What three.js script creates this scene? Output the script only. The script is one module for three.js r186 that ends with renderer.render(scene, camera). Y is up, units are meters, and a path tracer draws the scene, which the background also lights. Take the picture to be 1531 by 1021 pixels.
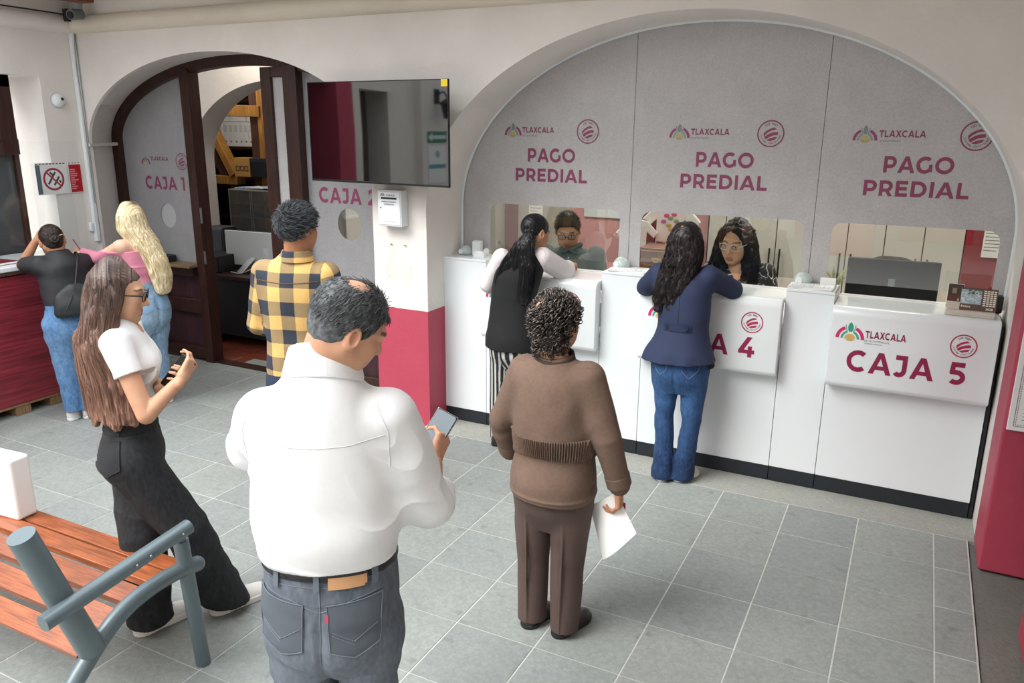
import * as THREE from 'three';
import { RoundedBoxGeometry } from 'three/addons/geometries/RoundedBoxGeometry.js';
import { mergeGeometries, mergeVertices, toCreasedNormals } from 'three/addons/utils/BufferGeometryUtils.js';
import { RectAreaLightUniformsLib } from 'three/addons/lights/RectAreaLightUniformsLib.js';

RectAreaLightUniformsLib.init();
const scene = new THREE.Scene();

// ---------------------------------------------------------------- camera
const camera = new THREE.PerspectiveCamera(46.46, 1531 / 1021, 0.05, 200);
camera.position.set(0, 2.2, 4.962);
camera.rotation.set(-0.26577, 0.46814, 0.007886, 'YXZ');
scene.add(camera);

// ---------------------------------------------------------------- sky, sun and exposure
const renderer = new THREE.WebGLRenderer({ antialias: true });
renderer.toneMapping = THREE.LinearToneMapping;
renderer.toneMappingExposure = 2.0;
renderer.shadowMap.enabled = true;
{ // overcast sky, brighter towards the zenith on every side alike
  const W = 8, H = 64, d = new Float32Array(W * H * 4);
  for (let y = 0; y < H; y++) {
    const e = Math.max(0, Math.sin((y + 0.5) / H * Math.PI - Math.PI / 2));
    const l = 1.75 * (1.3 + 0.7 * e) / 2;
    for (let x = 0; x < W; x++) { const o = (y * W + x) * 4; d[o] = l * 0.965; d[o + 1] = l * 1.0; d[o + 2] = l * 1.03; d[o + 3] = 1; }
  }
  const t = new THREE.DataTexture(d, W, H, THREE.RGBAFormat, THREE.FloatType);
  t.mapping = THREE.EquirectangularReflectionMapping; t.magFilter = THREE.LinearFilter; t.needsUpdate = true;
  scene.background = t; scene.environment = t;
}
const sun = new THREE.DirectionalLight(0xfffdf8, 1.9); // sun behind thin cloud: a wide soft source from the courtyard side
sun.position.set(-5.2, 8.5, 7.6); sun.target.position.set(-1.5, 0, 1.5);
sun.castShadow = true; sun.shadow.radius = 70; sun.shadow.mapSize.set(2048, 2048);
Object.assign(sun.shadow.camera, { left: -9, right: 9, top: 9, bottom: -9, near: 0.5, far: 30 });
scene.add(sun, sun.target);

// ---------------------------------------------------------------- helpers
let seed = 7;
const rnd = () => { seed = (seed + 0x6d2b79f5) | 0; let t = Math.imul(seed ^ (seed >>> 15), 1 | seed); t = (t + Math.imul(t ^ (t >>> 7), 61 | t)) ^ t; return ((t ^ (t >>> 14)) >>> 0) / 4294967296; };
const rr = (a, b) => a + (b - a) * rnd();
const V = (x, y, z) => new THREE.Vector3(x, y, z);
const used = {};
function numbered(name) { const n = used[name] = (used[name] ?? -1) + 1; return n ? `${name}_${String(n).padStart(3, '0')}` : name; }
function tag(o, label, category, group) {
  o.userData = { label, category }; if (group) o.userData.group = group; return o;
}
function thing(name, label, category, p = [0, 0, 0], turn = 0, group) {
  const o = new THREE.Group(); o.name = numbered(name); o.position.set(...p); o.rotation.y = turn; scene.add(o);
  return tag(o, label, category, group);
}
function obj(name, geos, mat, parent = scene) {
  const list = Array.isArray(geos) ? geos : [geos];
  let g = list[0];
  if (list.length > 1) g = mergeGeometries(list.map((q) => { const c = q.index ? q.toNonIndexed() : q; for (const k of Object.keys(c.attributes)) if (!['position', 'normal', 'uv'].includes(k)) c.deleteAttribute(k); return c; }));
  const m = new THREE.Mesh(g, mat); m.name = parent === scene ? numbered(name) : name; m.castShadow = m.receiveShadow = true; parent.add(m);
  return m;
}
function struct(name, geos, mat, parent = scene) { const m = obj(name, geos, mat, parent); if (parent === scene) m.userData.kind = 'structure'; return m; }
function structGroup(name) { const g = new THREE.Group(); g.name = numbered(name); g.userData.kind = 'structure'; scene.add(g); return g; }
// uv in metres, by the axis that each face looks along
function metric(g) {
  if (g.index) g = g.toNonIndexed();
  const p = g.attributes.position, n = g.attributes.normal, uv = new Float32Array(p.count * 2);
  for (let i = 0; i < p.count; i++) {
    const ax = Math.abs(n.getX(i)), ay = Math.abs(n.getY(i)), az = Math.abs(n.getZ(i)), x = p.getX(i), y = p.getY(i), z = p.getZ(i);
    if (ay >= ax && ay >= az) { uv[2 * i] = x; uv[2 * i + 1] = z; } else if (ax >= az) { uv[2 * i] = z; uv[2 * i + 1] = y; } else { uv[2 * i] = x; uv[2 * i + 1] = y; }
  }
  g.setAttribute('uv', new THREE.BufferAttribute(uv, 2)); return g;
}
// box given by its two corners
function bx(x0, y0, z0, x1, y1, z1, r = 0) {
  const w = x1 - x0, h = y1 - y0, d = z1 - z0;
  const g = r ? new RoundedBoxGeometry(w, h, d, 2, Math.min(r, w / 2.01, h / 2.01, d / 2.01)) : new THREE.BoxGeometry(w, h, d);
  g.translate((x0 + x1) / 2, (y0 + y1) / 2, (z0 + z1) / 2); return metric(g);
}
function tube(pts, r, seg = 24, rad = 10, closed = false) {
  const c = pts.length === 2 ? new THREE.LineCurve3(V(...pts[0]), V(...pts[1])) : new THREE.CatmullRomCurve3(pts.map((p) => V(...p)), closed, 'catmullrom', 0.5);
  return new THREE.TubeGeometry(c, pts.length === 2 ? 1 : seg, r, rad, closed);
}
function rod(a, b, r, rad = 16, r2 = r) { // solid round bar with flat ends
  const A = V(...a), B = V(...b), d = B.clone().sub(A), g = new THREE.CylinderGeometry(r2, r, d.length(), rad);
  g.applyQuaternion(new THREE.Quaternion().setFromUnitVectors(V(0, 1, 0), d.normalize())); const m = A.add(B).multiplyScalar(0.5); g.translate(m.x, m.y, m.z); return g;
}
function beam(a, b, w, h, up = [0, 1, 0], r = 0.006) { // square bar from a to b
  const A = V(...a), B = V(...b), d = B.clone().sub(A), L = d.length(); d.normalize();
  const x = V(...up).cross(d); if (x.lengthSq() < 1e-6) x.set(1, 0, 0); x.normalize(); const y = d.clone().cross(x);
  const g = metric(new RoundedBoxGeometry(w, h, L, 1, r)); g.applyMatrix4(new THREE.Matrix4().makeBasis(x, y, d)); const m = A.add(B).multiplyScalar(0.5); g.translate(m.x, m.y, m.z); return g;
}
function extrude(shape, depth, bevel = 0, seg = 24) {
  return metric(new THREE.ExtrudeGeometry(shape, { depth, bevelEnabled: bevel > 0, bevelSize: bevel, bevelThickness: bevel, bevelOffset: -bevel, bevelSegments: 2, curveSegments: seg }));
}
function poly(pts) { const s = new THREE.Shape(); pts.forEach((p, i) => (i ? s.lineTo(p[0], p[1]) : s.moveTo(p[0], p[1]))); s.closePath(); return s; }
function rrect(x0, y0, x1, y1, r, S = THREE.Shape) {
  const s = new S(); s.moveTo(x0 + r, y0); s.lineTo(x1 - r, y0); s.absarc(x1 - r, y0 + r, r, -Math.PI / 2, 0, false); s.lineTo(x1, y1 - r); s.absarc(x1 - r, y1 - r, r, 0, Math.PI / 2, false);
  s.lineTo(x0 + r, y1); s.absarc(x0 + r, y1 - r, r, Math.PI / 2, Math.PI, false); s.lineTo(x0, y0 + r); s.absarc(x0 + r, y0 + r, r, Math.PI, 1.5 * Math.PI, false); return s;
}

// ---- noise and textures
const P = new Uint8Array(512);
{ const a = [...Array(256).keys()]; for (let i = 255; i; i--) { const j = Math.floor(rnd() * (i + 1)); [a[i], a[j]] = [a[j], a[i]]; } for (let i = 0; i < 512; i++) P[i] = a[i & 255]; }
const fade = (t) => t * t * t * (t * (t * 6 - 15) + 10);
const hsh = (x, y, z) => P[P[P[x & 255] + (y & 255)] + (z & 255)] / 127.5 - 1;
function vn(x, y, z = 0) { // value noise in -1..1
  const X = Math.floor(x), Y = Math.floor(y), Z = Math.floor(z); let u = x - X, v = y - Y, w = z - Z; u = u * u * (3 - 2 * u); v = v * v * (3 - 2 * v); w = w * w * (3 - 2 * w);
  const x0 = X & 255, x1 = (X + 1) & 255, y0 = Y & 255, y1 = (Y + 1) & 255, z0 = Z & 255, z1 = (Z + 1) & 255, a = P[x0] , b = P[x1], a0 = P[a + y0], a1 = P[a + y1], b0 = P[b + y0], b1 = P[b + y1];
  const p00 = P[a0 + z0] + (P[b0 + z0] - P[a0 + z0]) * u, p10 = P[a1 + z0] + (P[b1 + z0] - P[a1 + z0]) * u, p01 = P[a0 + z1] + (P[b0 + z1] - P[a0 + z1]) * u, p11 = P[a1 + z1] + (P[b1 + z1] - P[a1 + z1]) * u;
  const q0 = p00 + (p10 - p00) * v, q1 = p01 + (p11 - p01) * v; return (q0 + (q1 - q0) * w) / 127.5 - 1;
}
// tiling noise: the lattice wraps after n cells
function tn(x, y, n, s = 0) {
  const X = Math.floor(x), Y = Math.floor(y), u = fade(x - X), v = fade(y - Y), h = (a, b) => hsh(((a % n) + n) % n + s * 17, ((b % n) + n) % n + s * 31, s);
  return (h(X, Y) * (1 - u) + h(X + 1, Y) * u) * (1 - v) + (h(X, Y + 1) * (1 - u) + h(X + 1, Y + 1) * u) * v;
}
function fbm(u, v, n, oct, s = 0) { let a = 0, k = 1, t = 0; for (let i = 0; i < oct; i++) { a += k * tn(u * n, v * n, n, s + i); t += k; k *= 0.55; n *= 2; } return a / t; }
function tex(N, f, srgb = true) { // f(u, v) gives [r, g, b] or one value, 0..255
  const d = new Uint8Array(N * N * 4);
  for (let y = 0; y < N; y++) for (let x = 0; x < N; x++) { let c = f(x / N, y / N); if (!Array.isArray(c)) c = [c, c, c]; const o = (y * N + x) * 4; for (let k = 0; k < 3; k++) d[o + k] = Math.max(0, Math.min(255, c[k])); d[o + 3] = 255; }
  const t = new THREE.DataTexture(d, N, N); t.wrapS = t.wrapT = THREE.RepeatWrapping; t.magFilter = THREE.LinearFilter; t.minFilter = THREE.LinearMipmapLinearFilter; if (srgb) t.colorSpace = THREE.SRGBColorSpace; t.needsUpdate = true; return t;
}
function rep(t, sx, sy = sx, ox = 0, oy = 0) { const c = t.clone(); c.repeat.set(sx, sy); c.offset.set(ox, oy); c.needsUpdate = true; return c; }
const along = (t) => { t.rotation = Math.PI / 2; return t; }; // turns the grain by a quarter
const M = (o) => new THREE.MeshPhysicalMaterial({ roughness: 0.6, ...o });
const T = {};
T.plaster = tex(512, (u, v) => 128 + 60 * fbm(u, v, 6, 5, 1) + 30 * fbm(u, v, 40, 2, 6), false);
T.plasterColor = tex(512, (u, v) => { const a = fbm(u, v, 5, 5, 2); const l = 238 + 9 * a; return [l, l - 2, l - 5]; });
T.wood = tex(512, (u, v) => { const w = fbm(u, v * 0.5, 4, 3, 3), g = Math.sin((u * 22 + 2.2 * w) * 6.283) * 0.5 + fbm(u * 1.0, v, 64, 2, 9) * 0.6; return 200 + 38 * g + 22 * w; });
T.grain = tex(512, (u, v) => 200 + 50 * fbm(u, v * 0.12 + 0.001, 64, 3, 12) + 25 * fbm(u, v, 8, 3, 4));
T.stone = tex(1024, (u, v) => { const a = fbm(u, v, 5, 4, 5), b = fbm(u, v, 110, 2, 8), c = fbm(u, v, 24, 2, 15); const s = 0, k = c < -0.5 ? 50 * (c + 0.5) : 0; const l = 212 + 9 * a + 13 * b + 14 * (P[(Math.floor(u * 1024) * 7 + P[Math.floor(v * 1024) & 255]) & 255] / 127.5 - 1) + s + k; return [l, l + 0.5, l - 2]; });
T.stoneBump = tex(512, (u, v) => 128 + 60 * fbm(u, v, 60, 3, 18) + 40 * fbm(u, v, 10, 4, 21), false);
T.film = tex(512, (u, v) => { const a = fbm(u, v, 90, 3, 22), l = 206 + 13 * a + 6 * fbm(u, v, 6, 3, 25); return [l, l - 1.5, l + 0.5]; });
T.fabric = tex(256, (u, v) => 128 + 55 * Math.sin(u * 6.283 * 32) * Math.sin(v * 6.283 * 32) + 45 * fbm(u, v, 32, 3, 27), false);
// ---------------------------------------------------------------- materials of the setting
const mWall = M({ color: 0xf3efec, map: rep(T.plasterColor, 0.5), roughness: 0.85, bumpMap: rep(T.plaster, 0.9), bumpScale: 0.006 });
const mWallWarm = M({ color: 0xede6d8, map: rep(T.plasterColor, 0.7), roughness: 0.8, bumpMap: rep(T.plaster, 1.1), bumpScale: 0.006 });
const mRed = M({ color: 0xbf4860, roughness: 0.55, map: rep(T.plasterColor, 0.6), bumpMap: rep(T.plaster, 1.3), bumpScale: 0.004 });
const mWhite = M({ color: 0xe6ebee, roughness: 0.42 });
const mWhiteGloss = M({ color: 0xe7ecef, roughness: 0.22, clearcoat: 0.5, clearcoatRoughness: 0.12 });
const mBlack = M({ color: 0x17191c, roughness: 0.5 });
const mPlinth = M({ color: 0x1d2329, roughness: 0.55, bumpMap: rep(T.stoneBump, 3), bumpScale: 0.001 });
const mDarkWood = M({ color: 0x4b2a21, map: rep(T.grain, 3, 0.8), roughness: 0.42, bumpMap: rep(T.grain, 3, 0.8), bumpScale: 0.0015 });
const mDarkWood2 = M({ color: 0x51303a, map: rep(T.grain, 3, 0.8), roughness: 0.45 });
const mOchre = M({ color: 0xc48a3c, map: rep(T.grain, 4, 0.7), roughness: 0.6 });
const mBrown = M({ color: 0x5a3424, map: rep(T.grain, 4, 0.7), roughness: 0.6 });
const mFilm = M({ color: 0xe9e8e7, map: rep(T.film, 1.6), roughness: 0.5, bumpMap: rep(T.film, 1.6), bumpScale: 0.0006 });
const mFilmGrey = M({ color: 0xc4c5c6, map: rep(T.film, 1.6), roughness: 0.3 });
const mGlass = M({ color: 0xdde5e2, roughness: 0.0, transmission: 1, thickness: 0, ior: 2.1 });
const mClear = M({ color: 0xfdfefe, roughness: 0.0, transmission: 1, thickness: 0, ior: 1.25 });
const mSteel = M({ color: 0x9a9da0, roughness: 0.35, metalness: 0.9 });
const mGrey = M({ color: 0x8d9092, roughness: 0.6 });
const mPaper = M({ color: 0xf4f4f2, roughness: 0.8 });

// ---------------------------------------------------------------- floor: square stone tiles in light mortar
const mTile = [0xaab0af, 0xaeb3b1, 0xa5aaaa, 0xabb0ae].map((c, i) => M({ color: c, map: rep(T.stone, 0.62, 0.62, i * 0.27, i * 0.41), roughness: 0.62, bumpMap: rep(T.stoneBump, 2.2), bumpScale: 0.0012 }));
const mMortar = M({ color: 0xe4e5e2, map: rep(T.stone, 2), roughness: 0.9 });
const floor = structGroup('floor');
struct('mortar_bed', [bx(-9.4, -0.2, -0.33, 0.47, -0.0016, 0.9), bx(-9.4, -0.2, 0.9, 0.47, -0.0016, 5.0), bx(-9.4, -0.2, 5.0, 6, 0, 14), bx(0.47, -0.2, -0.33, 3, -0.06, 5.0)], mMortar, floor);
{
  const S = 0.39, variants = [];
  for (let k = 0; k < 8; k++) {
    const g = new RoundedBoxGeometry(S - 0.007, 0.03, S - 0.0045, 1, 0.0012); metric(g);
    const q = metric(g), uv = q.attributes.uv; for (let i = 0; i < uv.count; i++) { uv.setXY(i, uv.getX(i) + k * 0.377, uv.getY(i) + k * 0.613); } variants.push(q);
  }
  let n = 0;
  for (let j = -2; j < 11; j++) for (let i = -17; i <= 0; i++) {
    const x0 = -0.09 + i * S, z0 = 0.285 + j * S;
    if (x0 < -6.6 || (j < 0 && (x0 > -3.6 || z0 < -0.3 - S))) continue;
    if (j > 7 && (i < -13 || i > -1)) continue;
    const m = struct('tile', variants[Math.floor(rnd() * 8)], mTile[Math.floor(rnd() * 4)], floor);
    m.position.set(x0 + S / 2, -0.015 + rr(-0.0008, 0.0008), z0 + S / 2); m.rotation.y = Math.floor(rnd() * 2) * Math.PI; n++;
  }
  // half tiles along the right pier
  for (let j = 0; j < 10; j++) { const m = struct('tile', bx(0.303, -0.03, 0.288 + j * S, 0.462, 0, 0.282 + (j + 1) * S, 0.002), mTile[(j * 3) % 4], floor); m.position.y = rr(-0.001, 0.001); }
}
struct('cement_strip', [bx(-3.6, -0.03, -0.4, 0.6, -0.001, 0.282, 0.002)], M({ color: 0xb9bab4, map: rep(T.stone, 1.1), roughness: 0.9, bumpMap: rep(T.stoneBump, 1.5), bumpScale: 0.004 }), floor);
struct('kerb_slab', [bx(0.474, -0.05, 0.3, 1.6, -0.012, 2.3, 0.006), bx(0.476, -0.05, 2.31, 1.6, -0.01, 4.4, 0.006)], M({ color: 0x85847f, map: rep(T.stone, 1.3), roughness: 0.9, bumpMap: rep(T.stoneBump, 1.2), bumpScale: 0.006 }), floor);

// ---------------------------------------------------------------- main wall with two arches
const archBack = { cx: -5.2, a: 1.67, b: 0.735, spring: 2.01 };
const archA = { cx: -5.05, a: 1.515, b: 0.72, spring: 2.01 }, archB = { cx: -1.285, a: 1.79, b: 1.235, spring: 1.6 };
function archPath(S, A, bottom, dx = 0) {
  const p = new S(); p.moveTo(A.cx - A.a - dx, bottom); p.lineTo(A.cx - A.a - dx, A.spring); p.absellipse(A.cx, A.spring, A.a + dx, A.b + dx, Math.PI, 0, true); p.lineTo(A.cx + A.a + dx, bottom); p.closePath(); return p;
}
const DADO = 0.89, ZF = 0.23, ZB = -0.42;
{
  const X = -3.3; // the wall right of this line is solid; left of it the arch widens towards the back
  const s = new THREE.Shape(); s.moveTo(X, DADO); s.lineTo(X, 3.6); s.lineTo(2.4, 3.6); s.lineTo(2.4, DADO);
  s.lineTo(archB.cx + archB.a, DADO); s.lineTo(archB.cx + archB.a, archB.spring); s.absellipse(archB.cx, archB.spring, archB.a, archB.b, 0, Math.PI, false); s.lineTo(archB.cx - archB.a, DADO); s.closePath();
  const g = extrude(s, ZF - ZB, 0, 64); g.translate(0, 0, ZB);
  const leg = (A) => { const q = new THREE.Shape(); q.moveTo(-7.4, DADO); q.lineTo(-7.4, 3.6); q.lineTo(X, 3.6); q.lineTo(X, DADO); q.lineTo(A.cx + A.a, DADO); q.lineTo(A.cx + A.a, A.spring); q.absellipse(A.cx, A.spring, A.a, A.b, 0, Math.PI, false); q.lineTo(A.cx - A.a, DADO); q.closePath(); return q; };
  const gf = extrude(leg(archA), 0.03, 0, 64), gb = extrude(leg(archBack), 0.18, 0, 64); gf.translate(0, 0, ZF - 0.03); gb.translate(0, 0, ZB);
  const ruled = new THREE.PlaneGeometry(1, 1, 96, 6), rp = ruled.attributes.position;
  for (let i = 0; i < rp.count; i++) { const u = rp.getX(i) + 0.5, v = rp.getY(i) + 0.5, at = (A) => { if (u < 0.2) return [A.cx - A.a, A.spring * u / 0.2]; if (u > 0.8) return [A.cx + A.a, A.spring * (1 - u) / 0.2]; const w = Math.PI * (1 - (u - 0.2) / 0.6); return [A.cx + A.a * Math.cos(w), A.spring + A.b * Math.sin(w)]; }, p = at(archBack), q = at(archA); rp.setXYZ(i, p[0] + (q[0] - p[0]) * v, p[1] + (q[1] - p[1]) * v, ZB + 0.195 + (ZF - 0.005 - ZB - 0.195) * v); }
  ruled.computeVertexNormals();
  const back = structGroup('wall_back');
  struct('plaster', toCreasedNormals(g, 0.6), mWall, back); struct('plaster', [toCreasedNormals(gf, 0.6), toCreasedNormals(gb, 0.6)], mWall, back); struct('arch_soffit', metric(ruled), mWall, back);
  struct('red_dado', [bx(archA.cx + archA.a, 0, ZB, archB.cx - archB.a, DADO, ZF, 0.004)], mRed, back);
  struct('white_pier_foot', [bx(-7.4, 0, ZF - 0.03, archA.cx - archA.a, DADO, ZF), bx(-7.4, 0, ZB, archBack.cx - archBack.a, DADO, ZB + 0.18)], mWall, back);
  struct('pier_foot', [bx(archB.cx + archB.a, 0, ZB, 2.4, DADO, ZF)], mWall, back);
  struct('spring_ledge', [beam([-6.565, 2.0, ZF + 0.02], [-6.855, 2.0, ZB + 0.12], 0.05, 0.03)], mWall, back);
}
{ const pts = []; for (let i = 0; i <= 60; i++) { const a = Math.PI * i / 60; pts.push([archB.cx + (archB.a - 0.004) * Math.cos(a), archB.spring + (archB.b - 0.004) * Math.sin(a), -0.262]); } pts.unshift([archB.cx + archB.a - 0.004, 1.2, -0.262]); pts.push([archB.cx - archB.a + 0.004, 1.2, -0.262]); struct('trim_3', tube(pts, 0.011, 140, 8), mWhite); }
// pier in front of the right jamb: red below, white above
{
  const g = structGroup('wall_right');
  struct('red_dado', [bx(0.5, 0, ZF + 0.01, 1.7, 1.62, 0.6, 0.012)], mRed, g);
  struct('plaster', [bx(0.515, 1.62, ZF + 0.01, 1.7, 3.3, 0.58, 0.012), bx(1.7, 0, -0.4, 1.95, 3.3, 5.6)], mWall, g);
}
{ const g = structGroup('pillar_right'); struct('red_dado', [bx(0.635, 0, 1.15, 1.7, 1.62, 1.6, 0.012)], mRed, g); struct('plaster', [bx(0.65, 1.62, 1.16, 1.7, 3.3, 1.59, 0.01)], mWall, g); }

// ---------------------------------------------------------------- left wall with a splayed window recess
{
  const XL = -6.6, g = structGroup('wall_left');
  const hole = new THREE.Path(); hole.moveTo(-0.58, 1.02); hole.lineTo(-0.58, 2.56); hole.lineTo(-2.2, 2.56); hole.lineTo(-2.2, 1.02); hole.closePath();
  const s = poly([[-0.21, 0], [-0.21, 3.6], [-2.55, 3.6], [-2.55, 0]]); s.holes.push(hole);
  const e = extrude(s, 0.5); e.rotateY(Math.PI / 2); e.translate(XL - 0.5, 0, 0); // shape x -> -z
  struct('plaster', metric(e), mWall, g);
  // courtyard side of the same wall: openings and a red pier that the television mirrors
  struct('courtyard_wall', [bx(-7.1, 0, 3.54, XL, 3.6, 3.7), bx(-7.1, 2.6, 3.7, XL, 3.6, 4.32), bx(-7.1, 0, 4.32, XL - 0.12, 3.6, 4.84), bx(-7.1, 0, 4.84, XL, 3.6, 9.6), bx(-7.1, 2.75, 2.55, XL, 3.6, 3.28)], mWall, g);
  struct('red_pier', [bx(-7.1, 0, 3.28, XL + 0.04, 3.2, 3.54)], mRed, g);
  const mRoom = M({ color: 0x86766c, roughness: 0.85 }); // small rooms behind the two doorways
  for (const [z0, z1, h] of [[2.55, 3.28, 2.75], [3.7, 4.32, 2.6]]) struct('side_room', [bx(-9.2, 0, z0 - 0.1, -7.1, h, z0), bx(-9.2, 0, z1, -7.1, h, z1 + 0.1), bx(-9.3, 0, z0 - 0.1, -9.2, h + 0.1, z1 + 0.1), bx(-9.2, h, z0 - 0.1, -7.1, h + 0.1, z1 + 0.1)], mRoom, g);
  // window
  const w = structGroup('window_1');
  const x = XL - 0.16;
  struct('window_frame', [bx(x - 0.05, 1.93, 0.76, x + 0.04, 2.6, 0.9, 0.008), bx(x - 0.05, 1.0, 0.76, x + 0.03, 1.95, 0.8, 0.008), bx(x - 0.05, 1.0, 2.12, x + 0.04, 2.6, 2.2, 0.008), bx(x - 0.05, 2.46, 0.76, x + 0.04, 2.6, 2.2, 0.008), bx(x - 0.05, 1.0, 0.76, x + 0.04, 1.1, 2.2, 0.008), bx(x - 0.05, 1.93, 0.76, x + 0.05, 2.06, 2.2, 0.008), bx(x - 0.03, 1.0, 1.5, x + 0.04, 2.6, 1.56, 0.006)], mDarkWood, w);
  struct('pane', [bx(x - 0.02, 1.04, 0.77, x - 0.012, 2.5, 2.15)], M({ color: 0x4a4d4f, roughness: 0.12, metalness: 0 }), w);
  struct('window_reveal', [(() => { const p = extrude(poly([[-0.56, XL - 0.002], [-0.585, XL - 0.002], [-0.87, x - 0.06], [-0.78, x - 0.06]]), 1.56); p.rotateX(-Math.PI / 2); p.rotateY(Math.PI / 2); p.translate(0, 1.02, 0); return p; })()], mWall, w).visible = true;
}
// ---------------------------------------------------------------- ceiling over the walk with an added shading slab, beams, mouldings
{
  const g = structGroup('ceiling');
  struct('boards_and_shade_slab', [bx(-7.2, 3.16, -0.42, 2.4, 3.3, 1.25), bx(-1.3, 3.16, 1.25, 2.4, 3.3, 6)], mWall, g);  // second slab is out of view, added to shade the right floor
  struct('wooden_beam', [bx(-6.12, 3.1, 0.45, -5.98, 3.16, 1.25, 0.01), bx(-3.4, 3.06, 0.5, -3.26, 3.16, 1.25, 0.01)], M({ color: 0x8a4a22, map: rep(T.grain, 4, 0.7), roughness: 0.7 }), g);
  const half = (L) => { const s = new THREE.Shape(); s.moveTo(0, -0.07); s.absellipse(0, 0, 0.085, 0.07, -Math.PI / 2, Math.PI / 2, false); s.closePath(); const e = new THREE.ExtrudeGeometry(s, { depth: L, bevelEnabled: false, curveSegments: 12 }); return metric(e); };
  const c = half(9); c.rotateY(-Math.PI / 2); c.translate(2.4, 2.985, ZF); struct('trim_1', [c], mWallWarm);
  const d = half(1.6); d.translate(-6.6, 2.985, 0.2); struct('trim_2', [d], mWall);
}
// rooms behind the arches
{
  const g = structGroup('wall_office');
  const mOff = M({ color: 0xe4e1dc, roughness: 0.85 }), mPink = M({ color: 0xd9a3a4, roughness: 0.85 });
  struct('plaster', [bx(-4.4, 0, -4.0, 1.3, 3.2, -3.9), bx(1.2, 0, -4, 1.3, 3.2, ZB), bx(-4.4, 3.1, -4, 1.3, 3.2, ZB)], mOff, g);
  struct('pink_wall', [bx(-3.2, 0, -2.78, -1.78, 3.1, -2.7)], mPink, g);
  struct('red_wall', [bx(0.375, 0, -2.72, 0.62, 3.1, -2.6)], M({ color: 0x8e1f2c, roughness: 0.7 }), g);
  struct('partition', [bx(-4.4, 0, -4, -4.3, 3.2, ZB), bx(0.62, 0, -2.72, 1.2, 3.1, -2.62)], mOff, g);
  struct('grey_wall', [bx(-4.3, 0, -2.78, -3.2, 3.1, -2.7)], M({ color: 0xb9b6ad, roughness: 0.8 }), g);
  struct('red_post', [bx(-3.92, 0, -2.7, -3.81, 3.1, -2.6)], M({ color: 0x6d2f2a, roughness: 0.7 }), g);
  const f = structGroup('floor_office'); struct('office_tiles', [bx(-4.3, -0.05, -3.9, 1.2, 0.0, -0.31)], M({ color: 0xa8a39b, roughness: 0.5 }), f);
}
{
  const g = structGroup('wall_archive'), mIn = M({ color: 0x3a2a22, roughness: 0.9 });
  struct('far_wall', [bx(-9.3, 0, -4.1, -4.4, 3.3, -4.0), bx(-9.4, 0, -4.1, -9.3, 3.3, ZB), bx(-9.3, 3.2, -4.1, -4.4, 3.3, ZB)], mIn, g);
  struct('post', [bx(-4.69, 0, -0.95, -4.58, 3.2, -0.85, 0.006)], mDarkWood, g);
  // inner arch of white plaster
  const s = new THREE.Shape(); s.moveTo(-9.3, 0); s.lineTo(-9.3, 3.2); s.lineTo(-4.4, 3.2); s.lineTo(-4.4, 0); s.lineTo(-4.45, 0); s.lineTo(-4.45, 1.8); s.absellipse(-5.66, 1.8, 1.21, 0.8, 0, Math.PI, false); s.lineTo(-6.87, 0); s.closePath();
  const e = extrude(s, 0.3, 0, 40); e.translate(0, 0, -1.45); struct('inner_arch', toCreasedNormals(e, 0.6), mWall, g);
  const f = structGroup('floor_archive'), mT = [0x8c3d28, 0x96452e, 0x823723].map((c) => M({ color: c, map: rep(T.stone, 2), roughness: 0.5 }));
  struct('grout', [bx(-9.3, -0.06, -4, -4.4, -0.004, -0.33)], M({ color: 0x6d5044, roughness: 0.9 }), f);
  for (let i = 0; i < 7; i++) for (let j = 0; j < 7; j++) struct('tile', bx(-6.6 + i * 0.3 + 0.003, -0.02, -0.33 - (j + 1) * 0.3, -6.6 + (i + 1) * 0.3 - 0.003, 0, -0.33 - j * 0.3 - 0.006, 0.002), mT[(i * 5 + j * 2) % 3], f);
}
// lamps of the two rooms: ceiling panels that give off light
function ceilingPanel(x, z, w, d, I, label, y = 3.1) {
  const t = thing('ceiling_light', label, 'ceiling light', [x, y, z]);
  obj('frame', [bx(-w / 2 - 0.03, -0.05, -d / 2 - 0.03, w / 2 + 0.03, 0, d / 2 + 0.03, 0.005)], mWhite, t);
  obj('diffuser', [bx(-w / 2, -0.056, -d / 2, w / 2, -0.048, d / 2)], M({ color: 0xffffff, emissive: 0xfff8ee, emissiveIntensity: 1.2 }), t);
  const l = new THREE.RectAreaLight(0xfff6ea, I, w, d); l.position.set(0, -0.07, 0); l.rotation.x = -Math.PI / 2; t.add(l);
}
ceilingPanel(-2.6, -1.4, 1.2, 0.5, 10, 'rectangular ceiling lamp over the cashier at the first window');
ceilingPanel(-0.4, -1.4, 1.2, 0.5, 10, 'rectangular ceiling lamp over the desk at the third window');
ceilingPanel(-5.7, -0.72, 0.9, 0.3, 5, 'added narrow ceiling lamp just inside the open door, brightening the inner arch', 3.2);  // unseen lamp, added to brighten the white inner arch
ceilingPanel(-7.3, -1.9, 0.6, 0.4, 9, 'small ceiling lamp in the timber archive room', 3.2);

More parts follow.
